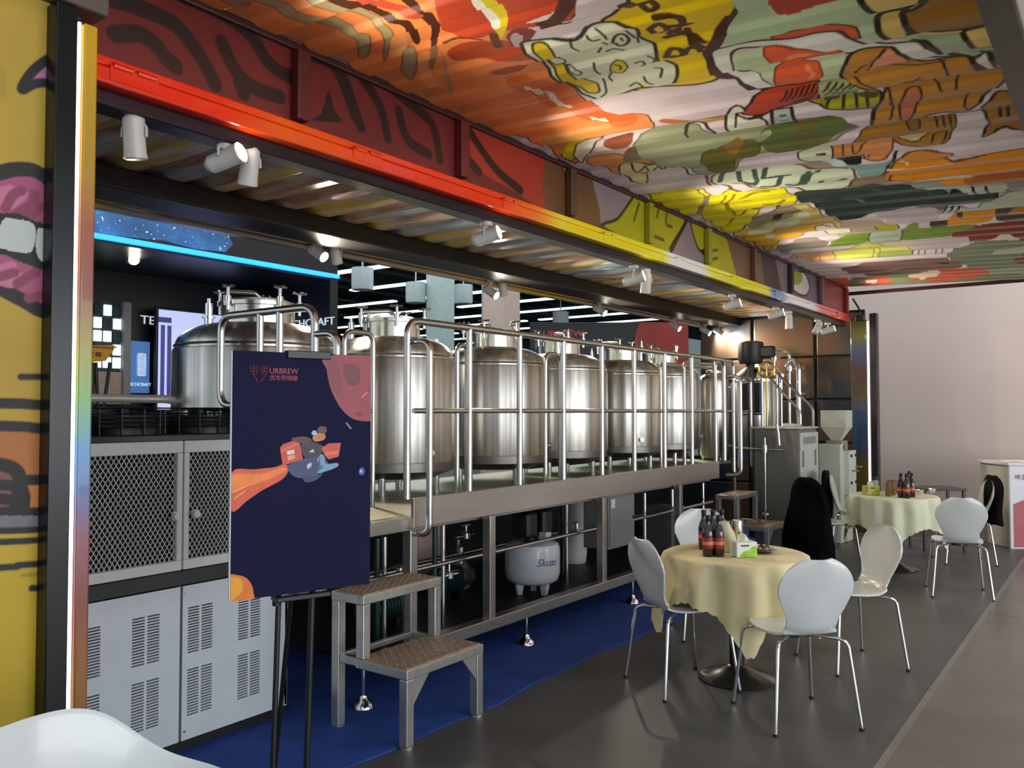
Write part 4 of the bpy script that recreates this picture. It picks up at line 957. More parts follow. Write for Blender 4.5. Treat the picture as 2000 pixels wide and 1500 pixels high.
solo('partition', bm, mat('partition_teal', '#8aa09a', 0.5), (a.x, 8.0, 0), 'pale green partition panels beside the red planet print', 'partition')
# ================================================================== brewing platform
DY = 3.22      # platform front
DZ = 0.96      # deck height
dx0 = XatY(690, DY); dxk = XatY(806, DY); dx1 = XatY(1402, DY)
pf = thing('brewing_platform', 'long stainless steel platform on legs carrying the row of tanks', 'platform', (dx0, DY, 0)); O = (dx0, DY, 0)
bm = BM(); box(bm, dx0, dx1, DY + 0.01, 3.85, DZ - 0.03, DZ); box(bm, dx0, 9.75, 3.85, 4.93, DZ - 0.03, DZ); obj('deck_plate', bm, mat('deck_plate', (0.52, 0.49, 0.36), 0.42, 0.9, var=0.12, scale=25), pf, O)
bm = BM(); bbox(bm, dxk, dx1, DY - 0.012, DY + 0.012, DZ - 0.06, DZ + 0.105, 0.004); obj('kick_plate', bm, 'steel_dull', pf, O)
bm = BM(); bbox(bm, dx0, dxk, DY - 0.012, DY + 0.02, DZ - 0.07, DZ + 0.0, 0.004); obj('edge_beam', bm, 'steel_tube', pf, O)
bm = BM(); bbox(bm, dx0, dx1, DY + 0.08, DY + 0.13, DZ - 0.09, DZ - 0.03, 0.004); bbox(bm, dx0, 9.75, 4.87, 4.92, DZ - 0.13, DZ - 0.03, 0.004); obj('deck_frame', bm, 'steel_dull', pf, O)
for px in (810, 963, 1181, 1330):
    X = XatY(px, DY)
    for y in (DY + 0.03, 4.88):
        bm = BM(); bbox(bm, X - 0.03, X + 0.03, y - 0.03, y + 0.03, 0.25, DZ - 0.06, 0.005); obj('leg', bm, 'steel_dull', pf, O)
bm = BM(); bbox(bm, dx0 + 0.2, dx1 + 0.05, DY - 0.01, DY + 0.07, 0.19, 0.262, 0.005); obj('base_beam', bm, 'steel_dull', pf, O)
bm = BM(); bbox(bm, dx0 + 0.2, 9.75, 4.85, 4.92, 0.19, 0.262, 0.005); obj('base_beam', bm, 'steel_dull', pf, O)
bm = BM(); box(bm, dx0 + 0.2, dx1 + 0.05, DY + 0.07, 4.85, 0.195, 0.215); obj('base_tray', bm, mat('tray', '#16191c', 0.5, 0.3, var=0.3), pf, O)
for px in (720, 1035, 1240, 1372):
    X = XatY(px, DY)
    bm = BM(); cyl(bm, (X, DY + 0.03, 0.06), (X, DY + 0.03, 0.2), 0.012); lathe(bm, [(0.0, 0.075), (0.02, 0.07), (0.025, 0.045), (0.05, 0.03), (0.055, 0.009), (0, 0.009)], 14, (X, DY + 0.03, 0)); obj('levelling_foot', bm, 'chrome', pf, O)

# ---------------------------------------------------------------- guard rails
TR = 0.021
def rz_(px, py, Y): return at_Y(px, py, Y).z
HT = DZ + 1.10
g = thing('guard_rail', 'long front tube guard rail of the platform with eight posts', 'railing', (dxk, DY, DZ)); O = (dxk, DY, DZ)
xe = XatY(1420, DY)
bm = BM(); tube(bm, [(XatY(803, DY), DY + 0.03, DZ + 0.10), (XatY(803, DY), DY + 0.03, HT), (xe, DY + 0.03, HT), (xe, DY + 0.03, DZ + 0.1)], TR, 10, 0.09); obj('top_rail', bm, 'steel_tube', g, O)
bm = BM(); tube(bm, [(XatY(815, DY), DY + 0.03, 1.552), (xe, DY + 0.03, 1.552)], 0.015, 8); obj('mid_rail', bm, 'steel_tube', g, O)
for px in (924, 1022, 1107, 1182, 1245, 1304, 1357):
    X = XatY(px, DY); bm = BM(); cyl(bm, (X, DY + 0.03, DZ + 0.10), (X, DY + 0.03, HT), TR * 0.95, seg=10); obj('post', bm, 'steel_tube', g, O)
# D-shaped grab loops that stand out in front of the rail
def grab_loop(X, z0, z1, dep, label):
    bm = BM(); tube(bm, [(X, DY + 0.03, z1), (X, DY - dep, z1), (X, DY - dep, z0), (X, DY + 0.03, z0)], TR * 0.9, 10, 0.07)
    solo('grab_loop', bm, 'steel_tube', (X, DY, z0), label, 'handrail')
grab_loop(XatY(806, DY) + 0.03, DZ - 0.09, 1.94, 0.10, 'curved steel grab loop at the near end of the long guard rail')
grab_loop(xe + 0.05, DZ - 0.05, 1.90, 0.12, 'curved steel grab loop at the far end of the long guard rail')
# rail on the other side of the stair opening, running into the container
XR = XatY(628, DY) - 0.02
g = thing('side_rail', 'steel tube rail beside the first tank, left of the poster', 'railing', (XR, DY, DZ)); O = (XR, DY, DZ)
yb = 4.02
bm = BM(); tube(bm, [(XR, DY + 0.03, DZ), (XR, DY + 0.03, HT + 0.01), (XR, yb, HT + 0.01), (XR, yb, 1.58), (XR, DY + 0.03, 1.58)], TR, 10, 0.09); obj('top_rail', bm, 'steel_tube', g, O)
for y in (3.52, 3.68):
    bm = BM(); cyl(bm, (XR, y, DZ), (XR, y, HT), TR * 0.95, seg=10); obj('post', bm, 'steel_tube', g, O)
grab_loop(XR, DZ + 0.1, 1.93, 0.13, 'short steel grab loop just above the poster clip')
# hooped rails between the tanks
def hoop(px0, px1, ytop, Y, label, zb=DZ):
    a = at_Y(px0, ytop, Y); b = at_Y(px1, ytop, Y)
    bm = BM(); tube(bm, [(a.x, Y, zb), (a.x, Y, a.z), (b.x, Y, a.z), (b.x, Y, zb)], TR * 0.8, 10, 0.07)
    cyl(bm, (a.x, Y, 1.55), (b.x, Y, 1.55), 0.012, seg=8)
    solo('hoop_rail', bm, 'steel_tube', (a.x, Y, zb), label, 'handrail')
hoop(673, 729, 646, 3.78, 'inverted U steel hoop in front of the second tank, above the poster')
hoop(893, 912, 673, 3.72, 'narrow steel hoop between the second and third tanks')
hoop(1065, 1094, 690, 3.60, 'narrow steel hoop between the third and fourth tanks')
hoop(1336, 1396, 706, 3.75, 'wide steel hoop near the far end of the platform')
hoop(1290, 1396, 709, 3.86, 'widest steel hoop, behind the sixth tank posts')
hoop(1397, 1432, 702, 3.42, 'tall steel hoop just past the far end of the guard rail', 0.9)
hoop(1442, 1466, 736, 3.60, 'slim steel hoop left of the mash vessel', 0.9)

# ---------------------------------------------------------------- tanks
def make_tank(R, label, name='brew_tank'):
    t = thing(name, label, 'tank')
    # local z=0 is the deck; shoulder at 0.985
    bm = BM(); lathe(bm, [(0.0, 0.10), (R * 0.70, 0.11), (R * 0.98, 0.165), (R * 0.985, 0.232), (0, 0.232)], 48); obj('base_cone', bm, mat('tank_base', (0.20, 0.19, 0.17), 0.35, 0.9, var=0.1), t)
    bm = BM(); lathe(bm, [(0.0, 0.225), (R * 0.99, 0.225), (R, 0.235), (R, 0.955), (R * 0.99, 0.965), (0, 0.965)], 64); obj('body', bm, 'steel', t)
    prof = [(R * 0.965, 0.955), (R * 0.97, 0.985)]
    for i in range(1, 10):
        a = i / 10 * PI / 2; prof.append((R * 0.40 + (R * 0.57) * math.cos(a), 0.985 + 0.145 * math.sin(a)))
    prof += [(R * 0.40, 1.132), (0.0, 1.135)]
    bm = BM(); lathe(bm, prof, 56); obj('dome', bm, 'steel', t)
    bm = BM(); torus(bm, (0, 0, 0.985), (0, 0, 1), R * 0.972, 0.008, 56, 6); obj('shoulder_weld', bm, 'steel_tube', t)
    nr = R * 0.44
    bm = BM(); lathe(bm, [(nr, 1.10), (nr, 1.235), (nr + 0.018, 1.238), (nr + 0.018, 1.262), (nr - 0.004, 1.265), (nr - 0.05, 1.285), (0, 1.30)], 40); mw = obj('manway', bm, mat('manway_steel', (0.66, 0.63, 0.53), 0.22, 1.0, var=0.12, scale=12, stretch=(1, 1, 0.1)), t)
    for k in range(5):
        a = 2 * PI * k / 5 + 0.5; x, y = (nr + 0.035) * math.cos(a), (nr + 0.035) * math.sin(a)
        bm = BM(); cyl(bm, (x, y, 1.20), (x, y, 1.335), 0.011, seg=8); cyl(bm, (x, y, 1.255), (x, y, 1.285), 0.02, seg=8)
        for q in range(4):
            b_ = a + q * PI / 2; cyl(bm, (x, y, 1.34), (x + 0.036 * math.cos(b_), y + 0.036 * math.sin(b_), 1.345), 0.008, seg=6)
            lathe(bm, [(0, -0.010), (0.010, 0), (0, 0.010)], 8, (x + 0.04 * math.cos(b_), y + 0.04 * math.sin(b_), 1.345))
        obj('clamp_knob', bm, 'chrome', mw)
    bm = BM(); tube(bm, [(-nr - 0.02, 0.06, 1.23), (-nr - 0.03, 0.06, 1.31), (0, 0.03, 1.335), (0.03, 0.0, 1.30)], 0.013, 8, 0.04); obj('lid_arm', bm, 'steel_tube', mw)
    bm = BM(); x, y = R * 0.62 * math.cos(2.6), R * 0.62 * math.sin(2.6)
    cyl(bm, (x, y, 1.06), (x, y, 1.15), 0.026); cyl(bm, (x, y, 1.15), (x, y, 1.162), 0.038); cyl(bm, (x, y, 1.162), (x, y, 1.24), 0.024); cyl(bm, (x, y, 1.24), (x, y, 1.27), 0.012)
    obj('relief_valve', bm, 'chrome', t)
    bm = BM(); x, y = R * 0.7 * math.cos(-0.5), R * 0.7 * math.sin(-0.5)
    cyl(bm, (x, y, 1.03), (x, y, 1.13), 0.017); cyl(bm, (x, y, 1.10), (x, y, 1.115), 0.028); obj('pipe_stub', bm, 'chrome', t)
    for k in range(4):
        a = -PI / 2 + (k + 0.5) * PI / 2; x, y = R * 0.7 * math.cos(a), R * 0.7 * math.sin(a)
        bm = BM(); cyl(bm, (x, y, 0.0), (x, y, 0.13), 0.026, seg=12); obj('leg', bm, 'steel_tube', t)
    bm = BM(); cyl(bm, (0, -R - 0.03, 0.30), (0, -R + 0.02, 0.30), 0.02); obj('sample_port', bm, 'chrome', t)
    return t
TY = 4.40
t1 = make_tank(0.505, 'largest near tank with a wide dome, left of the poster top')
t1.location = (XatY(503, TY), TY, DZ); t1.rotation_euler.z = 0.3; t1['group'] = 'stainless brewing tanks'
t2 = make_tank(0.475, 'stainless tank directly right of the poster'); t2.location = (XatY(764, TY), TY, DZ); t2['group'] = 'stainless brewing tanks'; t2.rotation_euler.z = -0.2
for px, rz, lab in ((961, 0.5, 'third stainless tank from the left, with a dark domed shoulder'), (1090, 1.1, 'fourth stainless tank, in the middle of the guard rail'), (1210, -0.6, 'fifth stainless tank, in front of the red planet print'), (1288, 0.2, 'sixth and farthest stainless tank standing on the platform')):
    copy_tree(t2, (XatY(px, TY), TY, DZ), rz, lab)
# slender bright vessel at the end of the deck
sv = thing('slim_vessel', 'tall slim polished vessel at the far end of the platform', 'tank', (XatY(1393, 4.1), 4.1, 0.93)); 
bm = BM(); lathe(bm, [(0, 0.04), (0.15, 0.05), (0.185, 0.10), (0.185, 0.98), (0.17, 1.04), (0.09, 1.08), (0.08, 1.12), (0, 1.13)], 36); obj('body', bm, 'steel', sv)
bm = BM(); lathe(bm, [(0.09, 1.08), (0.12, 1.085), (0.12, 1.11), (0, 1.12)], 24); obj('lid', bm, 'chrome', sv)
for k in range(3):
    a = k * 2 * PI / 3; bm = BM(); cyl(bm, (0.13 * math.cos(a), 0.13 * math.sin(a), 0.03), (0.13 * math.cos(a), 0.13 * math.sin(a), 0.08), 0.02); obj('leg', bm, 'steel_tube', sv)
bm = BM(); tube(bm, [(0, -0.19, 0.2), (0, -0.25, 0.2), (0, -0.25, 0.9), (0, -0.18, 0.9)], 0.012, 8, 0.04); obj('sight_tube', bm, 'chrome', sv)
# ---------------------------------------------------------------- under the platform
def uy(px, py, Y): return at_Y(px, py, Y)
# compressor
c = at_Y(1040, 1110, 3.55); R = 0.5 * (at_Y(1094, 1090, 3.55).x - at_Y(988, 1090, 3.55).x) * 0.575
FZ = 0.215
cp = thing('air_compressor', 'white dental air compressor with black motors under the platform', 'compressor', (c.x, 3.55, FZ)); 
zt = at_Y(1040, 1055, 3.55).z - FZ; zb = at_Y(1040, 1138, 3.55).z - FZ
bm = BM(); lathe(bm, [(0, zb), (R * 0.72, zb + 0.005), (R * 0.93, zb + 0.03), (R, zb + 0.08), (R, zt - 0.06), (R * 0.94, zt - 0.02), (R * 0.7, zt), (0, zt + 0.008)], 40); tk = obj('tank', bm, mat('compressor_white', '#bfc3c6', 0.3, coat=0.3), cp)
for k in range(3):
    a = -PI / 2 + k * 2 * PI / 3; bm = BM(); prism(bm, [(R * 0.45, 0.0), (R * 0.6, 0.0), (R * 0.72, zb + 0.04), (R * 0.35, zb + 0.04)], 'y', -0.02, 0.02)
    bmesh.ops.rotate(bm, verts=bm.verts[:], cent=(0, 0, 0), matrix=Matrix.Rotation(a, 3, 'Z')); obj('foot', bm, 'compressor_white', cp)
for s in (-1, 1):
    bm = BM(); bbox(bm, s * R * 0.5 - 0.07, s * R * 0.5 + 0.07, -0.08, 0.08, zt + 0.03, zt + 0.22, 0.03, 3); cyl(bm, (s * R * 0.5, -0.05, zt - 0.02), (s * R * 0.5, -0.05, zt + 0.04), 0.03); obj('motor', bm, 'black_plastic', cp)
bm = BM(); bbox(bm, 0.02, 0.09, -0.11, -0.04, zt, zt + 0.06, 0.008); obj('pressure_switch', bm, 'white_plastic', cp)
bm = BM(); tube(bm, [(-R * 0.6, -0.02, zt - 0.01), (-R * 0.75, -0.05, zt + 0.05), (-R * 0.3, -0.08, zt + 0.07), (-R * 0.2, -0.06, zt)], 0.008, 6, 0.03); obj('hose', bm, 'black_plastic', cp)
ang0 = math.atan2(-c.y, -c.x) + 0.55
def bend(p): 
    a = ang0 + p.x / R; rr = R + 0.001 + p.z
    return Vector((rr * math.cos(a), rr * math.sin(a), p.y))
text_mesh('lettering', 'Skuas', 0.075, mat('ink_blue', '#2a3a78', 0.5), tk, Matrix.Translation((0, 0, (zt + zb) / 2 + 0.02)), 0.0005, shear=0.3, bend=bend)
# grey switch cabinet hung under the deck
a = at_Y(1188, 968, 3.32); b = at_Y(1236, 1062, 3.32)
sb = thing('switch_box', 'grey electrical cabinet hanging under the platform edge', 'cabinet', (a.x, 3.32, b.z)); O = sb.location[:]
ztop = DZ - 0.06
bm = BM(); bbox(bm, a.x, b.x + 0.03, 3.32, 3.55, b.z, ztop, 0.006); obj('case', bm, mat('cabinet_grey', '#75736f', 0.45), sb, O)
bm = BM(); bbox(bm, a.x + 0.015, b.x + 0.015, 3.312, 3.322, b.z + 0.02, ztop - 0.02, 0.004); d = obj('door', bm, 'cabinet_grey', sb, O)
bm = BM(); box(bm, a.x + 0.03, a.x + 0.09, 3.309, 3.3125, ztop - 0.12, ztop - 0.05); obj('rating_label', bm, 'white_plastic', d, O)
bm = BM(); cyl(bm, (b.x - 0.01, 3.314, (b.z + ztop) / 2), (b.x - 0.01, 3.303, (b.z + ztop) / 2), 0.012); obj('lock', bm, 'black_plastic', d, O)
# grey box standing on the tray farther along
a = at_Y(1297, 1020, 3.5)
bm = BM(); bbox(bm, a.x - 0.04, a.x + 0.24, 3.4, 3.7, FZ, 0.66, 0.01); bbox(bm, a.x - 0.02, a.x + 0.22, 3.392, 3.402, FZ + 0.03, 0.63, 0.004)
solo('pump_box', bm, mat('box_grey', '#4a4c4e', 0.5), (a.x, 3.5, FZ), 'dark grey pump box on the tray behind the near chairs', 'box')
# pumps: horizontal motor on feet with pump head
def pump(X, Y, label, L=0.34):
    t = thing('pump', label, 'pump', (X, Y, FZ), 0.1)
    bm = BM(); cyl(bm, (-L / 2, 0, 0.13), (L / 2 - 0.06, 0, 0.13), 0.085, seg=20)
    for k in range(8): cyl(bm, (-L / 2 + 0.03 + k * 0.03, 0, 0.13), (-L / 2 + 0.04 + k * 0.03, 0, 0.13), 0.096, seg=20)
    obj('motor', bm, mat('pump_teal', '#12302e', 0.4, 0.2), t)
    bm = BM(); cyl(bm, (L / 2 - 0.06, 0, 0.13), (L / 2 + 0.05, 0, 0.13), 0.10, seg=24); cyl(bm, (L / 2, 0, 0.13), (L / 2, 0, 0.34), 0.024); cyl(bm, (L / 2 + 0.05, 0, 0.13), (L / 2 + 0.16, 0, 0.13), 0.024); obj('pump_head', bm, 'steel', t)
    for x in (-0.1, 0.06):
        bm = BM(); box(bm, x - 0.02, x + 0.02, -0.08, 0.08, 0, 0.06); obj('foot', bm, 'black_metal', t)
pump(XatY(760, 3.7), 3.75, 'dark green pump motor under the deck behind the step stool')
pump(XatY(885, 3.9), 3.95, 'dark green pump left of the white compressor')
pump(XatY(1262, 4.0), 4.05, 'dark green pump behind the hanging grey cabinet')
# coloured vertical hoses and pipes under deck
def pipe_thing(pts, r, m, label, rad=0.06, name='pipe'):
    bm = BM(); tube(bm, pts, r, 8, rad); solo(name, bm, m, tuple(pts[0]), label, 'pipe')
zq = DZ - 0.20
pipe_thing([(dx0 + 0.15, DY + 0.16, 0.62), (xe, DY + 0.16, 0.62 + 0.02)], 0.014, 'steel_tube', 'long thin steel pipe running under the platform edge', name='long_pipe')
pipe_thing([(dx0 + 0.15, 3.9, 0.50), (8.5, 3.9, 0.50)], 0.02, 'steel_tube', 'lower steel pipe running along under the tanks', name='long_pipe')
pipe_thing([(dx0 + 0.1, 4.3, 0.42), (8.6, 4.3, 0.42)], 0.02, 'steel_tube', 'rearmost steel pipe running along under the tanks', name='long_pipe')
mat('green_dark', '#0d3b30', 0.3, var=0.1)
for px, Y, mm, lab in ((738, 3.5, 'green_dark', 'dark green hose under the deck right beside the poster edge'), (752, 3.5, 'steel_tube', 'bright vertical pipe under the deck beside the poster'), (866, 3.55, 'steel_tube', 'vertical steel pipe behind the step stool'), (850, 3.6, 'green_dark', 'dark green hose behind the step stool'),
                        (1106, 3.6, 'steel_tube', 'vertical steel pipe right of the compressor'), (1098, 3.75, 'black_plastic', 'black vertical hose right of the compressor'), (1258, 3.5, 'steel_tube', 'vertical steel pipe right of the hanging grey cabinet'), (1312, 3.45, 'chrome', 'bright valve pipe behind the nearest far chair'), (1372, 3.5, 'chrome', 'bright vertical pipe near the far end of the platform')):
    X = XatY(px, Y); pipe_thing([(X, Y, FZ), (X, Y, 0.5), (X, Y, 0.82)], 0.016, mm, lab, 0.0)
for px, Y, z, lab in ((900, 3.7, 0.45, 'pipe elbow with valve left of the compressor'), (930, 4.1, 0.60, 'higher pipe elbow with valve left of the compressor'), (1140, 3.9, 0.5, 'pipe elbow with valve between compressor and grey cabinet')):
    X = XatY(px, Y); bm = BM(); tube(bm, [(X - 0.25, Y, z), (X, Y, z), (X, Y + 0.18, z), (X, Y + 0.18, FZ)], 0.018, 8, 0.06)
    lathe(bm, [(0, -0.03), (0.03, -0.02), (0.03, 0.02), (0, 0.03)], 12, (X - 0.12, Y, z)); cyl(bm, (X - 0.12, Y, z), (X - 0.12, Y, z + 0.08), 0.008, seg=6); box(bm, X - 0.18, X - 0.08, Y - 0.008, Y + 0.008, z + 0.075, z + 0.085)
    solo('valve_pipe', bm, 'chrome', (X, Y, FZ), lab, 'pipe')
bm = BM(); X = XatY(880, 4.0); bbox(bm, X, X + 0.3, 4.3, 4.5, FZ, 0.74, 0.04, 3); solo('keg_box', bm, mat('beige_tote', '#b89a90', 0.5), (X, 4.4, FZ), 'pale pinkish canister far under the platform, left of the compressor', 'canister')
bm = BM(); X = XatY(1136, 3.9); lathe(bm, [(0, FZ), (0.12, FZ), (0.13, 0.3), (0.13, 0.72), (0.05, 0.80), (0.05, 0.83), (0, 0.83)], 20, (X, 4.0, 0)); solo('canister', bm, mat('tote_white', '#b8b4ac', 0.5), (X, 4.0, FZ), 'pale round canister under the deck right of the compressor', 'canister')

# ---------------------------------------------------------------- chiller cabinet with mesh doors and louvres
CY = 3.48; cx0 = 1.46; cx1 = at_Y(562, 1250, CY).x
ch = thing('chiller', 'white chiller cabinet with mesh doors above and louvred panels below', 'chiller', (cx0, CY, 0)); O = (cx0, CY, 0)
mat('cab_white', '#b9c0c4', 0.42, var=0.03); mat('cab_frame', '#c6c7c1', 0.45, var=0.04)
mat('mesh_wire', '#c8c8c0', 0.5, 0.0)
bm = BM(); box(bm, cx0, cx1 - 0.02, CY + 0.05, 4.0, 0.06, 1.41); obj('core', bm, 'dark_void', ch, O)
bm = BM(); bbox(bm, cx1 - 0.022, cx1, CY + 0.0, 4.0, 0.06, 1.41, 0.004); obj('side_panel', bm, 'cab_white', ch, O)
bm = BM(); box(bm, cx0, cx1 + 0.01, CY + 0.03, 4.0, 0.008, 0.06); obj('plinth', bm, 'black_plastic', ch, O)
bm = BM(); bbox(bm, cx0, cx1, CY + 0.012, CY + 0.05, 0.755, 0.825, 0.004); obj('black_band', bm, 'black_plastic', ch, O)
# louvred lower panels
def louvre_panel(x0, x1, starts):
    xs = [x0, x1]; slots = []
    for s in starts:
        for a in (s, s + 0.070):
            slots.append((a, a + 0.058)); xs += [a, a + 0.058]
    xs = sorted(set(round(x, 5) for x in xs if x0 <= x <= x1)); zs = [0.06, 0.755]; zsl = []
    for zb_, zt_ in ((0.165, 0.380), (0.447, 0.660)):
        n = 17; p = (zt_ - zb_) / n
        for k in range(n): zsl.append((zb_ + k * p, zb_ + k * p + p * 0.52)); zs += [zb_ + k * p, zb_ + k * p + p * 0.52]
    zs = sorted(set(round(z, 5) for z in zs))
    bm = BM(); G = {}
    def v(i, k, back=0):
        if (i, k, back) not in G: G[(i, k, back)] = bm.verts.new((xs[i], CY + 0.016 * back, zs[k]))
        return G[(i, k, back)]
    hole = set()
    for i in range(len(xs) - 1):
        for k in range(len(zs) - 1):
            mx, mz = (xs[i] + xs[i + 1]) / 2, (zs[k] + zs[k + 1]) / 2
            if any(a < mx < b for a, b in slots) and any(a < mz < b for a, b in zsl): hole.add((i, k)); continue
            bm.faces.new((v(i, k), v(i + 1, k), v(i + 1, k + 1), v(i, k + 1)))
    for (i, k) in hole:      # slot reveals
        q = [(i, k), (i + 1, k), (i + 1, k + 1), (i, k + 1)]
        for a, b in zip(q, q[1:] + q[:1]): bm.faces.new((v(*a), v(*b), v(*b, 1), v(*a, 1)))
    box(bm, x0, x0 + 0.003, CY, CY + 0.03, 0.06, 0.755); box(bm, x1 - 0.003, x1, CY, CY + 0.03, 0.06, 0.755)
    return bm
pxm = XatY(347, CY, 1300)
for x0, x1, st in ((cx0, 2.236, (1.472, 1.738, 2.005)), (2.242, cx1, (2.273, 2.543))):
    obj('louvre_panel', louvre_panel(x0, x1, st), 'cab_white', ch, O, 0)
for x in (2.26, 2.80):
    for z in (0.10, 0.72):
        bm = BM(); cyl(bm, (x, CY + 0.002, z), (x, CY - 0.004, z), 0.006, seg=8); obj('screw', bm, 'steel_dull', ch, O)
# mesh doors
def mesh_door(x0, x1, hx):
    z0, z1 = 0.83, 1.415
    bm = BM()
    bbox(bm, x0, x1, CY - 0.005, CY + 0.03, z1 - 0.055, z1, 0.004); bbox(bm, x0, x1, CY - 0.005, CY + 0.03, z0, z0 + 0.045, 0.004)
    bbox(bm, x0, x0 + 0.028, CY - 0.005, CY + 0.03, z0 + 0.045, z1 - 0.055, 0.004); bbox(bm, x1 - 0.028, x1, CY - 0.005, CY + 0.03, z0 + 0.045, z1 - 0.055, 0.004)
    d = obj('door', bm, 'cab_frame', ch, O)
    a0, a1, b0, b1 = x0 + 0.024, x1 - 0.024, z0 + 0.04, z1 - 0.05
    bm = BM(); sx, sz = 0.023, 0.036      # expanded metal: zig-zag strands sharing nodes
    n = int((a1 - a0) / sx); rws = int((b1 - b0) / (sz / 2))
    th = 0.0024
    for k in range(-rws, n + 1):
        for s in (1, -1):
            # straight diagonal strand clipped to the opening
            if s == 1: px_, pz_ = a0 + k * sx, b0
            else: px_, pz_ = a0 + k * sx, b1
            dx_, dz_ = sx, s * sz
            t0, t1_ = 0.0, (b1 - b0) / sz
            ta, tb = (a0 - px_) / dx_, (a1 - px_) / dx_
            t0 = max(t0, ta); t1_ = min(t1_, tb)
            if t1_ - t0 < 0.05: continue
            p = Vector((px_ + dx_ * t0, CY + 0.012 + 0.001 * s, pz_ + dz_ * t0)); q = Vector((px_ + dx_ * t1_, CY + 0.012 + 0.001 * s, pz_ + dz_ * t1_))
            cyl(bm, p, q, th, seg=4, caps=False)
    mo = obj('mesh_infill', bm, 'mesh_wire', d, O, 0); mo['kind'] = 'stuff'
    bm = BM(); bbox(bm, hx - 0.012, hx + 0.012, CY - 0.03, CY - 0.005, 1.06, 1.10, 0.004); cyl(bm, (hx, CY - 0.03, 1.08), (hx, CY - 0.04, 1.08), 0.016, seg=12); obj('latch', bm, 'cab_frame', d, O)
mesh_door(cx0, 2.236, 2.19); mesh_door(2.242, cx1, 2.29)
# condenser fans on top
for i, fx in enumerate((1.68, 2.06, 2.44, 2.80)):
    f = thing('condenser_fan', ('leftmost', 'second', 'third', 'rightmost')[i] + ' black condenser fan on top of the white chiller', 'fan', (fx, CY + 0.20, 1.446), 0, 'black fans on the chiller')
    if fx > cx1 - 0.2: f.location.x = cx1 - 0.21; fx = cx1 - 0.21
    bm = BM(); lathe(bm, [(0.150, 0.0), (0.168, 0.0), (0.168, 0.03), (0.160, 0.045), (0.156, 0.085), (0.150, 0.085), (0.148, 0.04)], 28); obj('shroud', bm, 'black_plastic', f)
    bm = BM()
    for z_ in (0.036, 0.055, 0.074, 0.093): torus(bm, (0, 0, z_), (0, 0, 1), 0.178, 0.0042, 28, 5)
    for k in range(12): cyl(bm, (0.178 * math.cos(k * PI / 6), 0.178 * math.sin(k * PI / 6), 0.0), (0.178 * math.cos(k * PI / 6), 0.178 * math.sin(k * PI / 6), 0.112), 0.004, seg=5)
    for r_ in (0.05, 0.08, 0.11, 0.14, 0.172): torus(bm, (0, 0, 0.118), (0, 0, 1), r_, 0.0035, 24, 5)
    for k in range(8): cyl(bm, (0.04 * math.cos(k * PI / 4), 0.04 * math.sin(k * PI / 4), 0.118), (0.178 * math.cos(k * PI / 4), 0.178 * math.sin(k * PI / 4), 0.10), 0.0035, seg=5)
    obj('guard', bm, mat('guard_wire', '#2a2e32', 0.3, 0.6), f)
    bm = BM(); cyl(bm, (0, 0, 0.01), (0, 0, 0.115), 0.045); obj('motor', bm, 'black_plastic', f)
    for k in range(5):
        a = k * 2 * PI / 5; bm = BM()
        P4 = [(0.04, -0.025, 0.05), (0.16, -0.05, 0.04), (0.16, 0.05, 0.08), (0.04, 0.025, 0.07)]
        A = [bm.verts.new(Matrix.Rotation(a, 3, 'Z') @ Vector(p)) for p in P4]; B2 = [bm.verts.new(Matrix.Rotation(a, 3, 'Z') @ Vector((p[0], p[1], p[2] + 0.004))) for p in P4]
        bm.faces.new(A); bm.faces.new(B2[::-1])
        for q in range(4): bm.faces.new((A[q], A[(q + 1) % 4], B2[(q + 1) % 4], B2[q]))
        obj('blade', bm, 'black_plastic', f)
bm = BM(); bbox(bm, cx0, cx1, CY, CY + 0.40, 1.412, 1.445, 0.006); obj('top_edge', bm, mat('cab_black', '#1a1c1e', 0.4), ch, O)
bm = BM(); tube(bm, [(1.42, 4.52, 1.62), (at_Y(340, 790, 4.52).x, 4.52, 1.62), (at_Y(362, 790, 4.52).x + 0.05, 4.52, 1.52), (at_Y(362, 790, 4.52).x + 0.05, 4.52, 1.2)], 0.025, 10, 0.06)
solo('supply_pipe', bm, mat('pipe_satin', '#c8c4b8', 0.35, 0.4), (1.5, 4.52, 1.2), 'horizontal steel pipe above the fans, left of the first tank', 'pipe')
# ================================================================== brewhouse end
CAB = (at_Y(1560, 840, 2.915).x, 2.915)
cbx, cby = CAB
cb = thing('control_cabinet', 'large grey control cabinet with a white side, at the end of the container', 'cabinet', (cbx, cby, 0)); O = (cbx, cby, 0)
cy1 = cby + 0.50; cxe = cbx + 0.66; ctz = at_Y(1560, 838, cby).z
bm = BM(); bbox(bm, cbx, cxe, cby, cy1, 0.0, ctz, 0.008); obj('case', bm, mat('cabinet_side', '#6e6c66', 0.4, 0.2, var=0.04), cb, O)
bm = BM(); bbox(bm, cbx + 0.01, cxe - 0.01, cby - 0.02, cby + 0.0, 0.03, ctz - 0.04, 0.005); dr = obj('door', bm, mat('cabinet_white', '#b6bab4', 0.4), cb, O)
bm = BM(); bbox(bm, cbx + 0.1, cxe - 0.12, cby - 0.024, cby - 0.018, ctz - 0.17, ctz - 0.09, 0.002); obj('name_plate', bm, mat('plate_grey', '#7c8688', 0.4), dr, O)
for x in (cbx + 0.05, cxe - 0.16):
    bm = BM(); bbox(bm, x, x + 0.05, cby - 0.028, cby - 0.018, ctz - 0.42, ctz - 0.24, 0.006); obj('vent', bm, mat('vent_grey', '#6a7072', 0.5), dr, O)
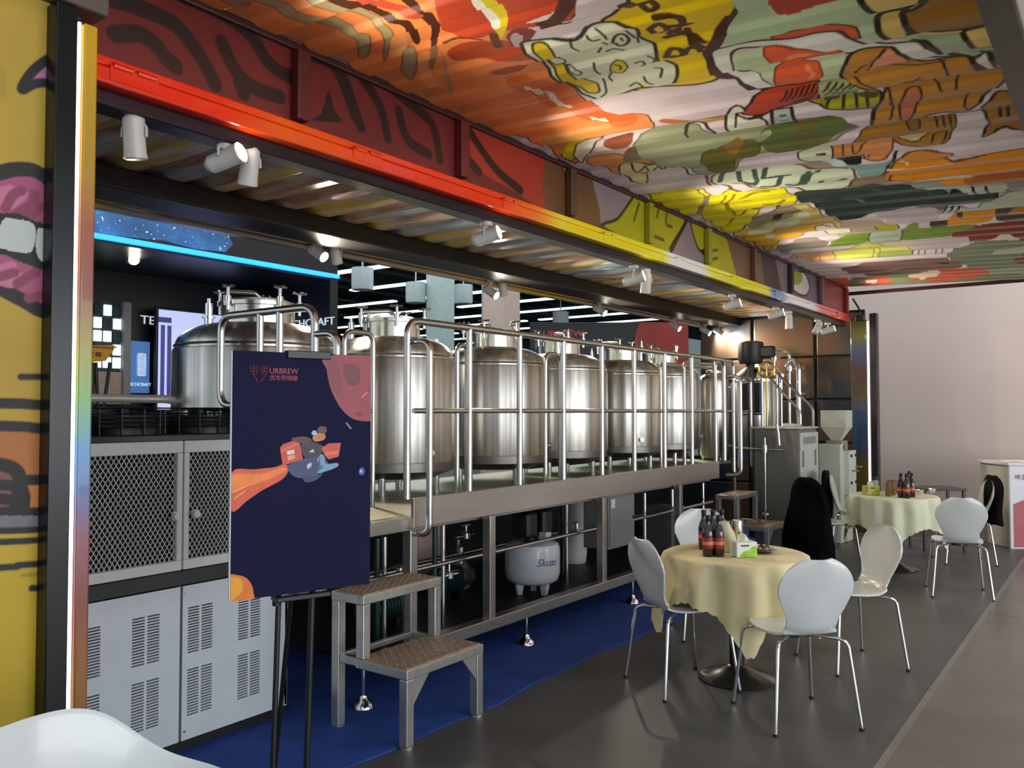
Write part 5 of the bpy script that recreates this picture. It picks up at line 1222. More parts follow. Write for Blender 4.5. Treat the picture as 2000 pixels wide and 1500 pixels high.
bm = BM(); bbox(bm, cbx - 0.02, cxe + 0.01, cby - 0.02, cy1 + 0.02, ctz, ctz + 0.02, 0.004); bbox(bm, cbx + 0.05, cbx + 0.17, cby + 0.1, cby + 0.2, ctz + 0.02, ctz + 0.06, 0.008); bbox(bm, cbx + 0.3, cbx + 0.44, cby + 0.1, cby + 0.2, ctz + 0.02, ctz + 0.05, 0.008); obj('top_plate', bm, 'cabinet_white', cb, O)
# pipe arm with valve in front of the cabinet side
bm = BM(); X = cbx - 0.06
a = at_X(1432, 875, X); b = at_X(1530, 879, X)
cyl(bm, a, b, 0.012, seg=8); c = at_X(1494, 878, X); cyl(bm, (c.x, c.y, 0.45), (c.x, c.y, at_X(1494, 855, X).z), 0.012, seg=8); cyl(bm, (c.x, c.y, c.z - 0.03), (c.x, c.y, c.z + 0.05), 0.028, seg=12)
tube(bm, [at_X(1517, 828, X), at_X(1520, 845, X), at_X(1522, 870, X)], 0.018, 8)
lathe(bm, [(0, 0.40), (0.05, 0.40), (0.05, 0.42), (0.012, 0.45), (0, 0.45)], 12, (c.x, c.y, 0)); cyl(bm, (c.x, c.y, 0.008), (c.x, c.y, 0.42), 0.01, seg=8); lathe(bm, [(0, 0.008), (0.07, 0.008), (0.07, 0.018), (0, 0.03)], 14, (c.x, c.y, 0))
solo('standpipe', bm, 'steel_tube', (c.x, c.y, 0.008), 'thin pipe arm with a valve standing in front of the grey cabinet', 'pipe')
# mash vessel
mv = thing('mash_vessel', 'polished mash vessel with a dark sight window behind the grey cabinet', 'tank', (10.75, 3.92, 0)); Rm = 0.32
bm = BM(); lathe(bm, [(0, 0.9), (Rm * 0.8, 0.92), (Rm, 1.0), (Rm, 1.93), (Rm * 0.97, 1.95)], 44); obj('body', bm, 'steel', mv)
bm = BM(); lathe(bm, [(Rm + 0.012, 1.93), (Rm + 0.012, 1.96), (Rm * 0.9, 1.99), (Rm * 0.5, 2.09), (0.1, 2.12), (0.1, 2.17), (0, 2.18)], 40); obj('dome', bm, 'chrome', mv)
for k in range(4):
    a = k * PI / 2 + 0.4; bm = BM(); cyl(bm, (Rm * 0.8 * math.cos(a), Rm * 0.8 * math.sin(a), 0.008), (Rm * 0.8 * math.cos(a), Rm * 0.8 * math.sin(a), 1.0), 0.025, seg=10); obj('leg', bm, 'steel_tube', mv)
ad = math.atan2(-3.92, -10.75) - 0.1
def onside(a, z, r=Rm): return Vector((r * math.cos(a), r * math.sin(a), z))
Mx = Matrix.Translation(onside(ad, 1.72, Rm - 0.02)) @ Matrix.Rotation(ad + PI / 2, 4, 'Z')
bm = BM(); bbox(bm, -0.15, 0.15, -0.045, 0.0, -0.22, 0.22, 0.02, 2, Mx); obj('window_frame', bm, 'steel_tube', mv)
bm = BM(); bbox(bm, -0.12, 0.12, -0.055, -0.03, -0.19, 0.19, 0.02, 2, Mx); obj('sight_window', bm, 'black_plastic', mv)
bm = BM(); cyl(bm, (0.0, 0, 2.17), (0, 0, 2.34), 0.05); bbox(bm, -0.12, 0.12, -0.1, 0.1, 2.32, 2.46, 0.03, 2); obj('agitator_motor', bm, 'black_plastic', mv)
# pipework tower
pt_ = thing('pipework', 'bundle of bright bent steel pipes beside the mash vessel', 'pipes', (11.2, 3.45, 0)); O = (11.2, 3.45, 0)
PX = 11.2
for pts, r_ in (([at_X(1560, 940, PX), at_X(1560, 715, PX), at_X(1548, 700, PX), at_X(1536, 716, PX)], 0.035), ([at_X(1542, 940, PX), at_X(1542, 690, PX), at_X(1530, 684, PX), at_X(1512, 684, PX), at_X(1512, 740, PX)], 0.02),
                ([at_X(1526, 940, PX), at_X(1526, 720, PX), at_X(1500, 712, PX)], 0.018), ([at_X(1498, 690, PX), at_X(1534, 690, PX)], 0.016)):
    q = [Vector(p) for p in pts]
    for v in q:
        if v.z < 0.5: v.z = 0.02
    if q[0].z < 1.4: q[0].z = 0.02
    bm = BM(); tube(bm, q, r_, 10, 0.08); obj('pipe', bm, 'chrome', pt_, O)
for px, py in ((1512, 700), (1526, 735), (1542, 720), (1560, 770), (1520, 752)):
    p = at_X(px, py, PX); bm = BM(); cyl(bm, p - Vector((0, 0, 0.03)), p + Vector((0, 0, 0.03)), 0.045, seg=14); cyl(bm, p - Vector((0, 0.09, 0)), p, 0.012, seg=6); obj('clamp', bm, 'chrome', pt_, O)
# black motor drum + brass wheel over the vessels
bm = BM(); p = at_Y(1466, 690, 4.3); p.x = min(p.x, 10.9)
p = at_X(1466, 690, 10.15); lathe(bm, [(0, -0.14), (0.13, -0.13), (0.15, -0.08), (0.15, 0.12), (0.06, 0.15), (0, 0.15)], 20, p); bbox(bm, p.x - 0.05, p.x + 0.05, p.y - 0.3, p.y, p.z - 0.06, p.z + 0.08, 0.02)
cyl(bm, (p.x, p.y, 0.02), (p.x, p.y, p.z - 0.1), 0.04, seg=12)
solo('mixer_motor', bm, 'black_plastic', (p.x, p.y, 0.02), 'black mixer motor above the slim vessels at the container end', 'motor')
bm = BM(); p = at_X(1497, 722, 10.15); torus(bm, p, (1, 0.3, 0), 0.09, 0.018, 24, 8)
for k in range(4):
    a = k * PI / 4 * 2; u, v = frame_of(Vector((1, 0.3, 0))); cyl(bm, p, p + (u * math.cos(a) + v * math.sin(a)) * 0.09, 0.01, seg=6)
cyl(bm, (p.x, p.y, 0.02), (p.x, p.y, p.z), 0.014, seg=8)
solo('hand_wheel', bm, mat('brass', (0.55, 0.42, 0.12), 0.3, 1.0), (p.x, p.y, 0.02), 'brass hand wheel above the mash vessel', 'wheel')
# stair with sloping handrails down to the floor
st = thing('platform_stair', 'steep steel stair with two sloping handrails beside the mash vessel', 'stair', (10.35, 3.0, 0)); O = (10.35, 3.0, 0)
for X in (10.30, 10.62):
    q = [at_X(1488 if X < 10.5 else 1517, 722 if X < 10.5 else 728, X), at_X(1563 if X < 10.5 else 1588, 804 if X < 10.5 else 798, X)]
    q.append(Vector((X, q[1].y, 1.30)))
    bm = BM(); tube(bm, q, 0.018, 8, 0.06); tube(bm, [Vector((X, q[1].y, 1.3)), Vector((X, q[1].y, 0.02))], 0.018, 8); tube(bm, [q[0], Vector((X, q[0].y, 0.02))], 0.018, 8); obj('handrail', bm, 'steel_tube', st, O)
for k in range(4):
    bm = BM(); y = 2.98 + 0.02 + k * 0.17; bbox(bm, 10.31, 10.61, y + 0.12, y + 0.27, 0.2 + k * 0.2, 0.225 + k * 0.2, 0.005); obj('tread', bm, 'steel_dull', st, O)
# grain mill
ml = thing('grain_mill', 'cream grain mill with a square hopper, against the dark end wall', 'mill', (10.45, 2.82, 0)); 
mat('mill_cream', '#c2c4b2', 0.4, var=0.04)
bm = BM(); hz = 1.56
def frust(bm, w0, w1, z0, z1, cx=0, cy=0):
    A = [bm.verts.new((cx + a * w0, cy + b * w0, z0)) for a, b in ((-1, -1), (1, -1), (1, 1), (-1, 1))]; B = [bm.verts.new((cx + a * w1, cy + b * w1, z1)) for a, b in ((-1, -1), (1, -1), (1, 1), (-1, 1))]
    for i in range(4): bm.faces.new((A[i], A[(i + 1) % 4], B[(i + 1) % 4], B[i]))
    bm.faces.new(A[::-1]); bm.faces.new(B)
frust(bm, 0.145, 0.145, 1.36, hz, 0.05); frust(bm, 0.05, 0.145, 1.20, 1.36, 0.05); obj('hopper', bm, 'mill_cream', ml)
bm = BM(); bbox(bm, -0.16, 0.0, -0.1, 0.16, 0.0, 1.16, 0.012); obj('column', bm, 'mill_cream', ml)
bm = BM(); bbox(bm, 0.0, 0.30, -0.16, 0.12, 0.55, 1.08, 0.012); bx_ = obj('roller_box', bm, mat('mill_white', '#c8cac2', 0.4), ml)
bm = BM(); bbox(bm, 0.03, 0.27, -0.12, 0.10, 0.0, 0.55, 0.01); obj('lower_frame', bm, 'mill_cream', ml)
bm = BM(); bbox(bm, -0.06, 0.16, -0.1, 0.1, 1.08, 1.2, 0.01); obj('throat', bm, 'steel_dull', ml)
for x, z in ((0.05, 1.02), (0.25, 1.02), (0.05, 0.70), (0.25, 0.70)):
    bm = BM(); cyl(bm, (x, -0.16, z), (x, -0.175, z), 0.018, seg=10); obj('bolt', bm, 'black_metal', bx_)
for x, z in ((0.12, 0.84), (0.27, 0.88)):
    bm = BM(); cyl(bm, (x, -0.16, z), (x, -0.22, z), 0.01, seg=8); cyl(bm, (x - 0.05, -0.22, z), (x + 0.05, -0.22, z), 0.008, seg=8); obj('handle', bm, 'steel_dull', bx_)

# ================================================================== step stools
def stool(P0, P1, P2, label, W=None):
    """P0 front-left foot, P1 front-right foot, P2 rear-left foot (on the floor)"""
    ux = (P1 - P0); w = ux.length; ux.normalize(); uy = Vector((-ux.y, ux.x, 0)); 
    if uy.dot(P2 - P0) < 0: uy = -uy
    dpt = (P2 - P0).dot(uy)
    t = thing('step_stool', label, 'step stool', P0[:], math.atan2(ux.y, ux.x))
    h1, h2, s = 0.36, 0.665, 0.052
    md = dpt * 0.56
    mat('step_frame', (0.50, 0.49, 0.46), 0.34, 0.85, var=0.15, scale=10)
    mat('tread_plate', (0.36, 0.26, 0.18), 0.5, 0.35, var=0.22, scale=30, bump=0.4, bscale=90)
    def leg(x, y, h):
        bm = BM(); bbox(bm, x + 0.001, x + s - 0.001, y + 0.001, y + s - 0.001, 0.012, h - 0.045, 0.005); l = obj('leg', bm, 'step_frame', t)
        bm = BM(); lathe(bm, [(0, 0.0), (0.036, 0.0), (0.036, 0.012), (0.0, 0.014)], 14, (x + s / 2, y + s / 2, 0)); obj('foot_pad', bm, 'steel_dull', l)
    leg(0, 0, h1); leg(w - s, 0, h1); leg(0, dpt - s, h2); leg(w - s, dpt - s, h2)
    for x in (0, w - s):
        bm = BM(); bbox(bm, x + 0.001, x + s - 0.001, md + 0.001, md + s - 0.001, h1, h2 - 0.045, 0.005); obj('upright', bm, 'step_frame', t)
    for y0, y1, h in ((0, md + s, h1), (md, dpt, h2)):
        bm = BM(); bbox(bm, 0, w, y0, y0 + 0.03, h - 0.045, h + 0.0, 0.004); bbox(bm, 0, w, y1 - 0.03, y1, h - 0.045, h, 0.004); bbox(bm, 0, 0.03, y0 + 0.03, y1 - 0.03, h - 0.045, h, 0.004); bbox(bm, w - 0.03, w, y0 + 0.03, y1 - 0.03, h - 0.045, h, 0.004); obj('tread_frame', bm, 'step_frame', t)
        bm = BM(); box(bm, 0.012, w - 0.012, y0 + 0.012, y1 - 0.012, h - 0.004, h + 0.004)
        nx, ny = 22, 10
        for i in range(nx):
            for k in range(ny):
                cx, cy = 0.03 + (w - 0.06) * i / (nx - 1), y0 + 0.03 + (y1 - y0 - 0.06) * k / (ny - 1); a = 0.7 if (i + k) % 2 else -0.7
                dx_, dy_ = 0.006 * math.cos(a), 0.006 * math.sin(a)
                vs = [bm.verts.new(c_) for c_ in ((cx - dx_, cy - dy_, h + 0.004), (cx + dy_ * .4, cy - dx_ * .4, h + 0.004), (cx + dx_, cy + dy_, h + 0.004), (cx - dy_ * .4, cy + dx_ * .4, h + 0.004), (cx, cy, h + 0.007))]
                for q in range(4): bm.faces.new((vs[q], vs[(q + 1) % 4], vs[4]))
        obj('tread', bm, 'tread_plate', t, None, 0)
    for x in (s, w - s):
        sg = 1 if x == s else -1
        bm = BM(); prism(bm, [(x, h1 - 0.045), (x + sg * 0.11, h1 - 0.045), (x, h1 - 0.17)], 'y', 0.008, 0.02); obj('gusset', bm, 'step_frame', t)
    bm = BM(); bbox(bm, s, w - s, dpt - s, dpt - s + 0.03, h1 - 0.03, h1, 0.004); bbox(bm, 0.008, s - 0.008, md, dpt - s, h1 - 0.04, h1, 0.004); bbox(bm, w - s + 0.008, w - 0.008, md, dpt - s, h1 - 0.04, h1, 0.004); obj('brace', bm, 'step_frame', t)
    return t
stool(Vector((2.875, 2.685, 0)), Vector((3.445, 2.685, 0)), Vector((2.875, 3.195, 0)), 'two step stainless stool with brown treads, nearest the camera')
a = at_Z(1462, 1098, 0); stool(Vector((8.55, 2.98, 0)), Vector((9.15, 2.98, 0)), Vector((8.55, 3.55, 0)), 'small two step stool in front of the grey cabinet, far end')

# ================================================================== poster on easel
BL = at_D(447, 1175, 3.0); BR = at_D(722, 1140, 3.0 * 1.104)
BR.z = BL.z
ph = at_D(470, 684, 3.03).z - BL.z
ux = BR - BL; PW = ux.length; ux.normalize(); nb = Vector((-ux.y, ux.x, 0))       # away from camera
if nb.dot(FV) < 0: nb = -nb
tilt = 0.035
rz = math.atan2(ux.y, ux.x)
ez = thing('easel', 'black folding easel holding the dark blue poster', 'easel', (BL.x, BL.y, 0), rz)
zb = BL.z
def loc2(px, py):     # pixel -> board coords (u along width, v up)
    r = ray(px, py); s = (BL - C0).dot(nb) / r.dot(nb); p = C0 + r * s
    return ((p - BL).dot(ux), p.z - BL.z)
mat('poster_navy', '#0d0f33', 0.7, var=0.08, scale=1.5, spec=0.2)
# easel legs (local: x along the board, y away from the camera)
def lp(px, py, off):
    u, v = loc2(px, py); return Vector((u, off, zb + v))
l1a, l1b = lp(551, 1160, 0.035), lp(537, 1500, 0.035)
d = (l1b - l1a) / (l1b.z - l1a.z); f1 = l1a + d * (0 - l1a.z); top1 = l1a + d * (zb + ph * 0.9 - l1a.z); top1.x = l1a.x + 0.03
bm = BM(); tube(bm, [f1 + Vector((0, -0.02, 0)), l1a, top1], 0.011, 8); obj('front_leg', bm, 'black_metal', ez)
l2a, l2b = lp(617, 1145, 0.035), lp(606, 1500, 0.035)
d2 = (l2b - l2a) / (l2b.z - l2a.z); f2 = l2a + d2 * (0 - l2a.z); top2 = l2a.copy(); top2.z = zb + ph * 0.9
bm = BM(); tube(bm, [f2, l2a, top2], 0.013, 8); obj('front_leg', bm, 'black_metal', ez)
bm = BM(); tube(bm, [Vector((l2a.x + 0.02, 0.50, 0.0)), Vector((l2a.x, 0.06, zb + ph * 0.85))], 0.011, 8); obj('rear_leg', bm, 'black_metal', ez)
bm = BM(); bbox(bm, min(l1a.x, l2a.x) - 0.03, max(l1a.x, l2a.x) + 0.05, -0.03, 0.04, zb - 0.022, zb - 0.004, 0.004); obj('ledge', bm, 'black_metal', ez)
for p in (l1a, l2a + Vector((0.03, 0, 0))):
    bm = BM(); c = p + Vector((-0.012, -0.01, -0.035)); lathe(bm, [(0, -0.014), (0.016, -0.01), (0.016, 0.01), (0, 0.014)], 10, c); cyl(bm, c, c + Vector((0.02, 0.03, 0)), 0.006, seg=6); obj('knob', bm, 'black_plastic', ez)
u0, v0 = loc2(560, 690); u1, v1 = loc2(645, 694)
bm = BM(); bbox(bm, u0, u1, -0.012, 0.03, zb + ph - 0.022, zb + ph + 0.008, 0.003); obj('clip', bm, 'black_metal', ez)
# the poster board
po = thing('poster_board', 'dark blue poster with red planet, rocket scooter and orange flames on an easel', 'poster', (BL.x, BL.y, zb), rz)
bm = BM(); bbox(bm, 0, PW, 0.0, 0.012, 0, ph, 0.001, 1); obj('foam_board', bm, mat('foam_white', '#d8d8dc', 0.6), po)
bm = BM(); box(bm, 0.004, PW, -0.0008, 0.0, 0.0, ph); obj('print', bm, 'poster_navy', po)
lay = [0.0009]
def pprint(name, col, pts, smooth=True, crop='P', em=None, rough=0.45):
    ox, oy, k = {'P': (0, 0, 1.0), 'H': (440, 760, 0.28), 'I': (430, 650, 0.16)}[crop]
    q = smooth_poly(pts) if smooth else np.array(pts, float)
    uv = []
    for x, y in q:
        u, v = loc2(ox + k * x, oy + k * y); uv.append((min(max(u, 0.0045), PW - 0.0002), min(max(v, 0.0), ph - 0.0002)))
    out = []
    for p in uv:
        if not out or abs(out[-1][0] - p[0]) + abs(out[-1][1] - p[1]) > 2e-4: out.append(p)
    bm = BM(); vs = [bm.verts.new((u, -lay[0], v)) for u, v in out]
    try:
        f = bm.faces.new(vs); bmesh.ops.triangulate(bm, faces=[f])
    except ValueError: pass
    lay[0] += 0.00003
    return obj(name, bm, mat('ink_' + col.strip('#'), col, rough, var=0.10, scale=20), po, None, 0)
pprint('planet_print', '#96303a', [(1290, 290), (1300, 450), (1330, 620), (1390, 780), (1480, 930), (1600, 1040), (1720, 1075), (1830, 1075), (1960, 1030), (1990, 250)], crop='I')
pprint('planet_shade', '#7e2c38', [(1330, 360), (1330, 560), (1380, 700), (1460, 760), (1480, 600), (1430, 400)], crop='I')
pprint('planet_crater', '#6a2430', [(1500, 430), (1560, 380), (1660, 390), (1710, 480), (1700, 600), (1620, 650), (1530, 590)], crop='I')
pprint('planet_crater', '#7e2830', [(1800, 660), (1880, 620), (1960, 640), (1960, 900), (1840, 800)], crop='I')
pprint('planet_crater', '#6a2028', [(1650, 985), (1700, 970), (1750, 990), (1710, 1015), (1660, 1010)], crop='I')
pprint('planet_glint', '#d86470', [(1715, 790), (1790, 715), (1800, 725), (1735, 800)], False, 'I')
pprint('comet_print', '#7880a8', [(1525, 1095), (1545, 1095), (1605, 1165), (1590, 1180)], False, 'I')
pprint('small_planet_print', '#2c4aa0', [(930, 570), (942, 550), (962, 548), (972, 570), (965, 595), (945, 600), (932, 590)], crop='H'); pprint('planet_glint', '#b0bcd8', [(938, 570), (948, 560), (955, 575), (945, 585)], crop='H')
pprint('orange_planet_print', '#d86a10', [(20, 1310), (90, 1298), (150, 1320), (185, 1370), (196, 1420), (200, 1460), (150, 1500), (10, 1510)], crop='H'); pprint('planet_shade', '#e09a10', [(20, 1330), (60, 1310), (110, 1330), (120, 1400), (80, 1450), (30, 1480), (10, 1480)], crop='H')
pprint('flame_print', '#d85020', [(40, 582), (200, 560), (340, 545), (400, 525), (440, 540), (430, 590), (380, 640), (250, 710), (150, 780), (40, 850)], crop='H')
pprint('flame_print', '#ec7a28', [(40, 600), (250, 590), (400, 545), (420, 570), (300, 630), (150, 680), (40, 720)], crop='H')
for q in ([(50, 715), (200, 650), (202, 655), (52, 725)], [(60, 760), (140, 705), (142, 711), (62, 772)]): pprint('flame_line', '#f0a060', q, False, 'H')
pprint('box_print', '#c44428', [(380, 410), (400, 385), (500, 350), (520, 380), (540, 490), (400, 535)], False, 'H'); pprint('box_lid_print', '#e0603c', [(384, 425), (500, 370), (505, 392), (388, 442)], False, 'H')
pprint('box_label_print', '#e0c8bc', [(428, 432), (478, 420), (484, 448), (434, 460)], False, 'H'); pprint('box_label_print', '#e09c84', [(432, 468), (482, 456), (486, 485), (438, 498)], False, 'H')
pprint('scooter_print', '#2c3a66', [(430, 545), (470, 515), (560, 480), (640, 470), (700, 480), (660, 580), (600, 620), (480, 610)], crop='H'); pprint('scooter_print', '#1c2448', [(540, 600), (620, 610), (680, 580), (640, 630), (560, 650)], crop='H')
pprint('scooter_print', '#3c2c58', [(500, 520), (620, 500), (640, 560), (540, 570)], crop='H'); pprint('scooter_glint', '#b8bce0', [(570, 530), (596, 512), (600, 535), (575, 558)], crop='H')
pprint('rider_print', '#241830', [(525, 400), (560, 360), (620, 370), (680, 400), (660, 460), (560, 480)], crop='H'); pprint('rider_print', '#4a2428', [(460, 345), (540, 330), (600, 350), (580, 380), (500, 370)], crop='H')
pprint('helmet_print', '#c07830', [(610, 330), (650, 305), (690, 310), (695, 345), (650, 365), (615, 360)], crop='H'); pprint('helmet_print', '#5a3024', [(640, 290), (660, 260), (700, 265), (705, 300), (670, 310)], crop='H'); pprint('goggle_print', '#a8b4d4', [(600, 305), (615, 288), (635, 295), (638, 318), (612, 322)], crop='H')
pprint('scarf_print', '#c8c4d0', [(580, 440), (610, 418), (622, 440)], False, 'H')
pprint('fairing_print', '#c8482c', [(670, 410), (720, 378), (805, 375), (790, 470), (720, 490), (690, 460)], False, 'H'); pprint('fairing_print', '#e06a40', [(700, 440), (790, 430), (785, 450), (700, 462)], False, 'H'); pprint('fairing_print', '#6a98b8', [(640, 500), (665, 455), (690, 470), (700, 520), (780, 515), (775, 545), (660, 585), (640, 575), (680, 545)], crop='H')
# crest and lettering
def ptext(s, px, py, hpx, col, sx=1.0):
    u, v = loc2(px, py); h = abs(loc2(px, py - hpx / 2)[1] - loc2(px, py + hpx / 2)[1])
    return text_mesh('lettering', s, h * 1.38, mat('ink_' + col.strip('#'), col, 0.5), po, Matrix.Translation((u, -0.0026, v)) @ Matrix.Rotation(PI / 2, 4, 'X'), 0.0002, sx=sx)
ptext('URBREW', 554, 725.5, 11, '#c04048', 0.95); ptext('优布劳精酿', 554, 739, 8.2, '#b03a44', 1.0)
for q in ([(370, 400), (372, 470), (410, 520), (440, 560), (440, 610)], [(408, 375), (408, 500)], [(450, 400), (450, 470), (425, 520)], [(500, 400), (500, 470), (525, 520)], [(535, 390), (535, 500)], [(572, 395), (570, 480), (540, 530), (510, 580), (470, 600)], [(385, 420), (408, 440), (435, 420)], [(385, 460), (408, 480), (435, 460)], [(515, 420), (535, 440), (558, 420)], [(515, 460), (535, 480), (558, 460)]):
    pts = [loc2(430 + .16 * x, 650 + .16 * y) for x, y in q]
    bm = BM(); tube(bm, [Vector((u, -0.0022, v)) for u, v in pts], 0.0012, 4); obj('crest_line', bm, mat('ink_crest', '#a83a44', 0.5), po, None, 0)

# ================================================================== spotlights
def spotlight(p, aim, lit, label, grp, power=26.0, size=1.0, hang=0.07, top=None, cone=100):
    """p: head pivot; mounted to the ceiling above; aim: direction of the beam"""
    aim = Vector(aim).normalized(); top = p.z + hang if top is None else top
    t = thing('spotlight', label, 'spotlight', (p.x, p.y, top), 0, grp)
    O = (p.x, p.y, top); m = mat('spot_white', '#c4c2bc', 0.35, var=0.03)
    bm = BM(); cyl(bm, (p.x, p.y, top - 0.022), (p.x, p.y, top), 0.036 * size, seg=18); cyl(bm, (p.x, p.y, p.z + 0.05 * size), (p.x, p.y, top - 0.02), 0.009, seg=8); obj('mount', bm, m, t, O)
    side = aim.cross(Vector((0, 0, 1)));  side = side.normalized() if side.length > 1e-3 else Vector((1, 0, 0))
    r_ = 0.040 * size
    bm = BM(); tube(bm, [p + side * (r_ + 0.006), p + side * (r_ + 0.006) + Vector((0, 0, 0.05 * size)), p - side * (r_ + 0.006) + Vector((0, 0, 0.05 * size)), p - side * (r_ + 0.006)], 0.005, 6, 0.03); obj('yoke', bm, m, t, O)
    a = p - aim * 0.065 * size; b = p + aim * 0.065 * size
    bm = BM(); cyl(bm, a, b, r_ * 0.92, r_, 24); cyl(bm, a - aim * 0.02 * size, a, r_ * 0.6, r_ * 0.9, 20); cyl(bm, b, b + aim * 0.012, r_ * 1.04, r_ * 1.04, 24); h = obj('housing', bm, m, t, O)
    bm = BM(); cyl(bm, b + aim * 0.0125, b + aim * 0.016, r_ * 0.86, r_ * 0.86, 20); obj('lens', bm, mat('lens_lit', '#fff6e0', 0.3, emit=(1.0, 0.90, 0.70), estr=22.0) if lit else mat('lens_off', '#8c8a84', 0.2), h, O)
    if lit:
        l = bpy.data.lights.new('spot_beam', 'SPOT'); l.energy = power; l.color = (1.0, 0.88, 0.68); l.spot_size = math.radians(cone); l.spot_blend = 0.9; l.shadow_soft_size = 0.04
        lo_ = bpy.data.objects.new('spot_beam', l); COL.objects.link(lo_); lo_.parent = t
        lo_.location = b + aim * 0.03 - Vector(O); lo_.rotation_euler = aim.to_track_quat('-Z', 'Y').to_euler()
    return t
FYS = 2.93
fr = [(262, 268, (0.15, 0.1, -1), 0, 'large unlit white spotlight nearest the yellow pillar, hanging straight down'), (440, 300, (0.30, -0.85, 0.26), 1, 'lit spotlight of the pair left of centre under the red rail'), (487, 325, (0.1, 0.3, -1), 0, 'unlit spotlight of the pair left of centre under the red rail'),
      (950, 462, (0.30, -0.85, 0.26), 1, 'single lit spotlight under the orange part of the rail'), (1238, 545, (0.30, -0.85, 0.26), 1, 'lit spotlight of the pair under the yellow part of the rail'), (1262, 552, (0.2, 0.2, -1), 0, 'unlit spotlight of the pair under the yellow part of the rail'),
      (1430, 596, (0.30, -0.85, 0.26), 1, 'lit spotlight under the second yellow stretch of the rail'), (1516, 614, (0.30, -0.85, 0.26), 1, 'lit spotlight under the white end of the rail'), (1541, 628, (0, 0, -1), 0, 'small unlit spotlight pointing down under the white end of the rail'),
      (1597, 640, (-0.3, 0.3, -0.8), 0, 'unlit spotlight of the last pair near the dark end wall'), (1617, 645, (0.30, -0.85, 0.26), 1, 'lit spotlight of the last pair near the dark end wall')]
for px, py, aim, lit, lab in fr:
    p = at_Y(px, py, FYS); p.z = min(p.z, 2.57)
    spotlight(p, aim, lit, lab, 'spotlights under the hinge rail', 44.0, 1.0, top=2.625)
BYS = 4.80
bk = [(620, 493, (0.1, -0.8, -0.5), 1, 'lit spotlight of the first pair on the rear rail above the first tank'), (656, 495, (0.4, 0.2, -0.85), 0, 'unlit spotlight of the first pair on the rear rail'), (958, 570, (0.1, -0.8, -0.5), 1, 'brightest lit spotlight on the rear rail above the third tank'),
      (982, 562, (0.4, 0.2, -0.85), 0, 'unlit spotlight beside the bright one above the third tank'), (1171, 606, (0.1, -0.8, -0.5), 1, 'lit spotlight on the rear rail above the fourth tank'), (1318, 637, (0.1, -0.8, -0.5), 1, 'lit spotlight on the rear rail in front of the red planet print'),
      (1408, 652, (0.1, -0.8, -0.5), 1, 'lit spotlight second from the far end of the rear rail'), (1450, 657, (0.1, -0.8, -0.5), 1, 'lit spotlight at the far end of the rear rail')]
for px, py, aim, lit, lab in bk:
    p = at_Y(px, py, BYS if px < 1440 else 4.6); p.x = min(p.x, 11.25)
    spotlight(p, aim, lit, lab, 'spotlights on the rear rail', 80.0, 1.0, top=max(p.z + 0.07, 2.78), cone=155)
p = at_Y(257, 500, 8.2); spotlight(p, (-0.2, -0.8, -0.5), 1, 'lit spotlight under the soffit of the navy booth', 'spotlights of the booth', 30.0, 1.4, top=zl - 0.03)
